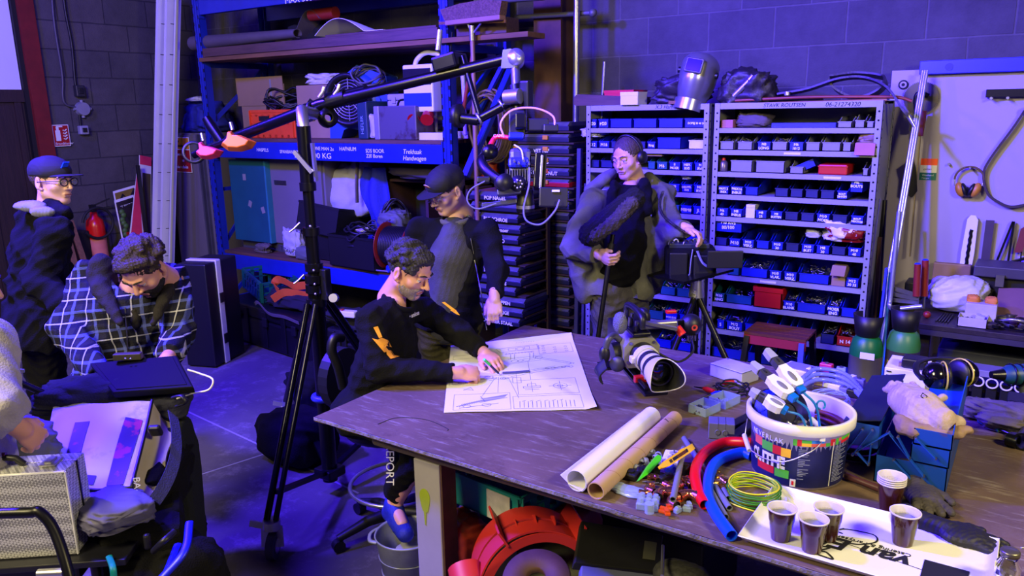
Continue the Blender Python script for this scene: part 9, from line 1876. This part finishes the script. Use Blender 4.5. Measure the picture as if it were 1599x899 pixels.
# director's monitor in the hands of the man in the checked shirt
Qm=[pd(138,566,2.92),pd(276,554,2.92),pd(302,603,2.74),pd(176,612,2.74)];c=sum(Qm,Ve())/4;t=thing('monitor','large black field monitor held by the man in the checked shirt','monitor',c);ux2=(Qm[1]-Qm[0]).normalized();n_=ux2.cross(Qm[3]-Qm[0]).normalized();n_=n_ if n_.dot(CAMP-c)>0 else -n_
def slabq(Q4,n,th,nm,m,par,bev=.004):return MB().add([p-n*th for p in Q4]+list(Q4),[(0,1,2,3),(7,6,5,4),(0,4,5,1),(1,5,6,2),(2,6,7,3),(3,7,4,0)],False).make(nm,m,par,bevel=bev)
slabq(Qm,n_,.03,'housing',mat('panel_black',(.02,.02,.025),.7,spec=.15),t,.006);slabq([c+(p-c)*.88+n_*.003 for p in Qm],n_,.003,'back_panel',mat('panel_black',(.02,.02,.025),.7,spec=.15),t,.002)
obox('mount_plate',pd(200,556,2.90),yw,(.10,.03,.025),mat('olive_metal',(.30,.28,.20),.5,.3),t,bev=.003)
for x in (196,204):MB().ell(pd(x,560,2.87),.004,8,6).make('plate_screw',CHROME,t)
MB().tube(spline([pd(293,577,2.80),pd(312,583,2.80),pd(332,592,2.78),pd(326,608,2.78),pd(300,614,2.78),pd(276,622,2.78)]),.0035,8).make('white_cable',WHITE,None,'white cable looping from the monitor down to the grey pouch','cable')
# black flight case with aluminium edge behind him
c=pz(300,575,0);c.y+=.15;t=thing('flight_case','upright black flight case with a bright aluminium edge behind the checked shirt','case',c);c2=c+Ve((-.02,.10,.43));obox('case_shell',c2,.35,(.26,.42,.84),mat('case_black',(.04,.04,.05),.5),t,bev=.01);uxf=Ve((cos(.35),sin(.35),0));uyf=Ve((-sin(.35),cos(.35),0))
obox('aluminium_edge',c2+uxf*.133-uyf*.05,.35,(.012,.06,.85),ALU,t,bev=.003);obox('aluminium_edge',c2+Ve((0,0,.425))-uyf*.05,.35,(.27,.06,.012),ALU,t,bev=.003)
for z in (.12,-.22):obox('butterfly_latch',c2+Ve((0,0,z))+uxf*.142-uyf*.05,.35,(.012,.05,.08),BLACK,t,bev=.003)
# thin black arm with chrome clamp behind the sleeve
t=thing('articulated_arm','black articulated arm with chrome wing screw beside the lilac sleeve','arm',pd(60,600,2.8));MB().cyl(pd(18,592,2.75),pd(88,622,2.78),.012).make('arm_rod',BLKM,t);MB().cyl(pd(30,590,2.74),pd(30,577,2.74),.006).make('screw',CHROME,t);MB().bar(pd(24,578,2.74),pd(38,579,2.74),.006,.012).make('wing_nut',CHROME,t)
# soft black bags by the crane stand
v,fc=cloud((0,0,0),(.46,.34,.30),320,.16,34,22,box=.6);c=pz(446,733,0)+Ve((-.05,.15,.151));q=MB(Matrix.Translation(c));q.add(v,fc,True);q.make('camera_backpack',NYL,None,'black rounded camera backpack lying on the floor by the crane stand','bag')
v,fc=cloud((0,0,0),(.40,.30,.34),321,.2,34,22,box=.6);c=pz(470,655,0)+Ve((0,.12,.171));q=MB(Matrix.Translation(c));q.add(v,fc,True);q.make('black_bag',NYL,None,'black bag standing on the floor behind the crane column','bag')
# ================================================================ UNDER THE TABLE
c=pz(636,832,.27);c.z=0;t=thing('metal_bucket','galvanised metal bucket on the floor beside the table leg','bucket',c)
MB().lathe([(0,.003),(.098,.003),(.132,.265),(.138,.272),(.134,.278),(.129,.268),(.096,.012),(0,.012)],c,n=44).make('bucket_wall',GALV,t)
for z in (.10,.11,.18):MB().tube([c+Ve(((.0995+.128*z)*cos(a),(.0995+.128*z)*sin(a),z)) for a in [2*PI*i/40 for i in range(40)]],.0022,6,closed=True).make('rolled_bead',GALV,t)
MB().tube(spline([c+Ve((.13*cos(a),.13*sin(a),.245))+Ve((cos(a),sin(a),0))*o-Ve((0,0,dz)) for a,o,dz in ((3.0,.0,0),(3.1,.035,.005),(3.35,.05,.012),(3.6,.035,.02),(3.7,0,.02))]),.009,8,flat=.6).make('side_handle',GALV,t)
lump(c+Ve((.03,.02,.19)),(.16,.15,.05),330,.2,20,14).make('pale_disc',mat('pale_content',(.60,.60,.65),.4),None,'pale object lying inside the galvanised bucket','lid')
# red flanged ring
RP=mat('ring_red',(.72,.16,.14),.45,var=.06,vs=3);cR=pd(838,905,2.62);axr=Ve((.62,-.66,.12)).normalized();t=thing('red_flanged_ring','large curved red plastic duct ring with flanges under the table','duct ring',cR-Ve((0,0,.2)))
u_=Ve((0,0,1))-axr*axr.z;u_.normalize();w_=axr.cross(u_);ring=lambda a,r,h:cR+u_*cos(a)*r+w_*sin(a)*r+axr*h
for h0,h1 in ((-.115,-.006),(.010,.10)):MB().sheet(lambda u,v:ring(-2.2+4.0*u,.21+.006*cos(9*u),h0+(h1-h0)*v),50,3,.006).make('ring_shell',RP,t)
for a in (-1.75,-.62,.55):MB().sheet(lambda u,v:ring(a,.205+.055*v,-.13+.24*u),6,2,.007).make('flange',RP,t)
for a in (-1.4,-1.1,-.3,0,.3):MB().sheet(lambda u,v:ring(a,.207+.022*v*(1-abs(2*u-1)*.6),-.03+.07*u),4,2,.004).make('rib',RP,t)
MB().sheet(lambda u,v:ring(-2.2+4.0*u,.205-.03*v,.10),50,2,.006).make('inner_lip',RP,t)
c=pd(725,885,2.55);MB().cyl(c,c+Ve((.12,-.10,-.10)),.055,n=20).make('pink_duct_elbow',RP,None,'pink-red duct end lying left of the big red ring','duct')
t=thing('grey_drum','grey-green round drum standing inside the red ring','drum',(cR.x,cR.y+.1,0));MB().lathe([(0,0),(.155,0),(.155,cR.z+.02),(.15,cR.z+.03),(0,cR.z+.03)],Ve((cR.x+.02,cR.y+.12,0)),n=36).make('drum_wall',mat('drum_grey',(.34,.35,.29),.6),t);MB().tube([Ve((cR.x+.02+.156*cos(a),cR.y+.12+.156*sin(a),cR.z-.05)) for a in [2*PI*i/36 for i in range(36)]],.004,6,closed=True).make('rolled_hoop',mat('drum_grey'),t)
MB().lathe([(.03,0),(.10,0),(.105,.012),(.10,.024),(.03,.024),(.03,0)],pd(838,897,2.35)-Ve((0,0,.02)),(.1,-.3,1),36).make('rusty_disc',RUST,None,'rusty flat disc at the bottom edge below the red ring','disc')
t=crate('teal_crate',.40,.30,.13,mat('teal_crate_paint',(.08,.50,.50),.5),'teal slotted crate with a torn white tag under the table','crate',Matrix.Translation(pd(748,782,2.85)-Ve((.0,0,.05))) @ rotm('Z',-.12),cells=2,solid=False);MB().bx((-.19,-.001,.01),(.19,.002,.12)).make('slotted_wall',mat('teal_crate_paint'),t,world=0)
MB().bx((.05,-.012,.01),(.16,-.008,.12)).make('torn_tag',mat('tag_white',(.70,.68,.66),.7,var=.2,vs=20),t,world=0)
cx=pd(748,800,2.87)-Ve((.24,0,.08));MB().bx((cx.x+.15,cx.y-.02,0),(cx.x+.42,cx.y+.30,cx.z-.0)).make('black_storage_box',BLACK,None,'black box carrying the teal crate under the table','box',bevel=.01)
lump(pd(716,850,2.9),(.20,.18,.26),340,.2,24,18).make('orange_cone_sack',mat('dull_orange_shell'),None,'dull orange sack in the shadow left of the red ring','sack')
t=thing('red_housing','dark red plastic housing behind the red ring under the table','housing',pd(875,830,2.9));lump(pd(880,832,2.95),(.26,.2,.26),341,.08,26,18,box=.4).make('housing_shell',mat('dull_red'),t)
Qk=[pd(908,812,2.55),pd(1036,835,2.6),pd(1030,893,2.4),pd(897,878,2.36)];t=thing('black_board','black flat case with a strip of grey tape under the table','case',Qk[3]);n_=(Qk[1]-Qk[0]).cross(Qk[3]-Qk[0]).normalized();n_=n_ if n_.z>0 else -n_
slabq(Qk,n_,.03,'flat_shell',mat('case_matt',(.07,.07,.07),.6,var=.3,vs=18),t);f2=lambda u,v:(Qk[0]*(1-u)+Qk[1]*u)*(1-v)+(Qk[3]*(1-u)+Qk[2]*u)*v+n_*.001
slabq([f2(.78,.25),f2(.93,.25),f2(.93,.72),f2(.78,.72)],n_,.0008,'tape_strip',mat('tape_olive',(.34,.34,.28),.6),t,0)
Qk=[pd(908,882,2.34),pd(1040,899,2.38),pd(1035,960,2.2),pd(903,950,2.16)];t=thing('plastic_panel','blue-grey plastic lid below the black taped case','lid',Qk[3]);slabq(Qk,n_,.03,'lid_panel',mat('lid_bluegrey',(.36,.38,.48),.4),t);
lump(pd(1065,905,2.3),(.17,.14,.10),350,.12,26,18,box=.8).make('round_speckled_cap',mat('speckled_dark',(.18,.18,.17),.7,var=.6,vs=80),None,'round speckled dark object at the bottom edge under the table','cap')
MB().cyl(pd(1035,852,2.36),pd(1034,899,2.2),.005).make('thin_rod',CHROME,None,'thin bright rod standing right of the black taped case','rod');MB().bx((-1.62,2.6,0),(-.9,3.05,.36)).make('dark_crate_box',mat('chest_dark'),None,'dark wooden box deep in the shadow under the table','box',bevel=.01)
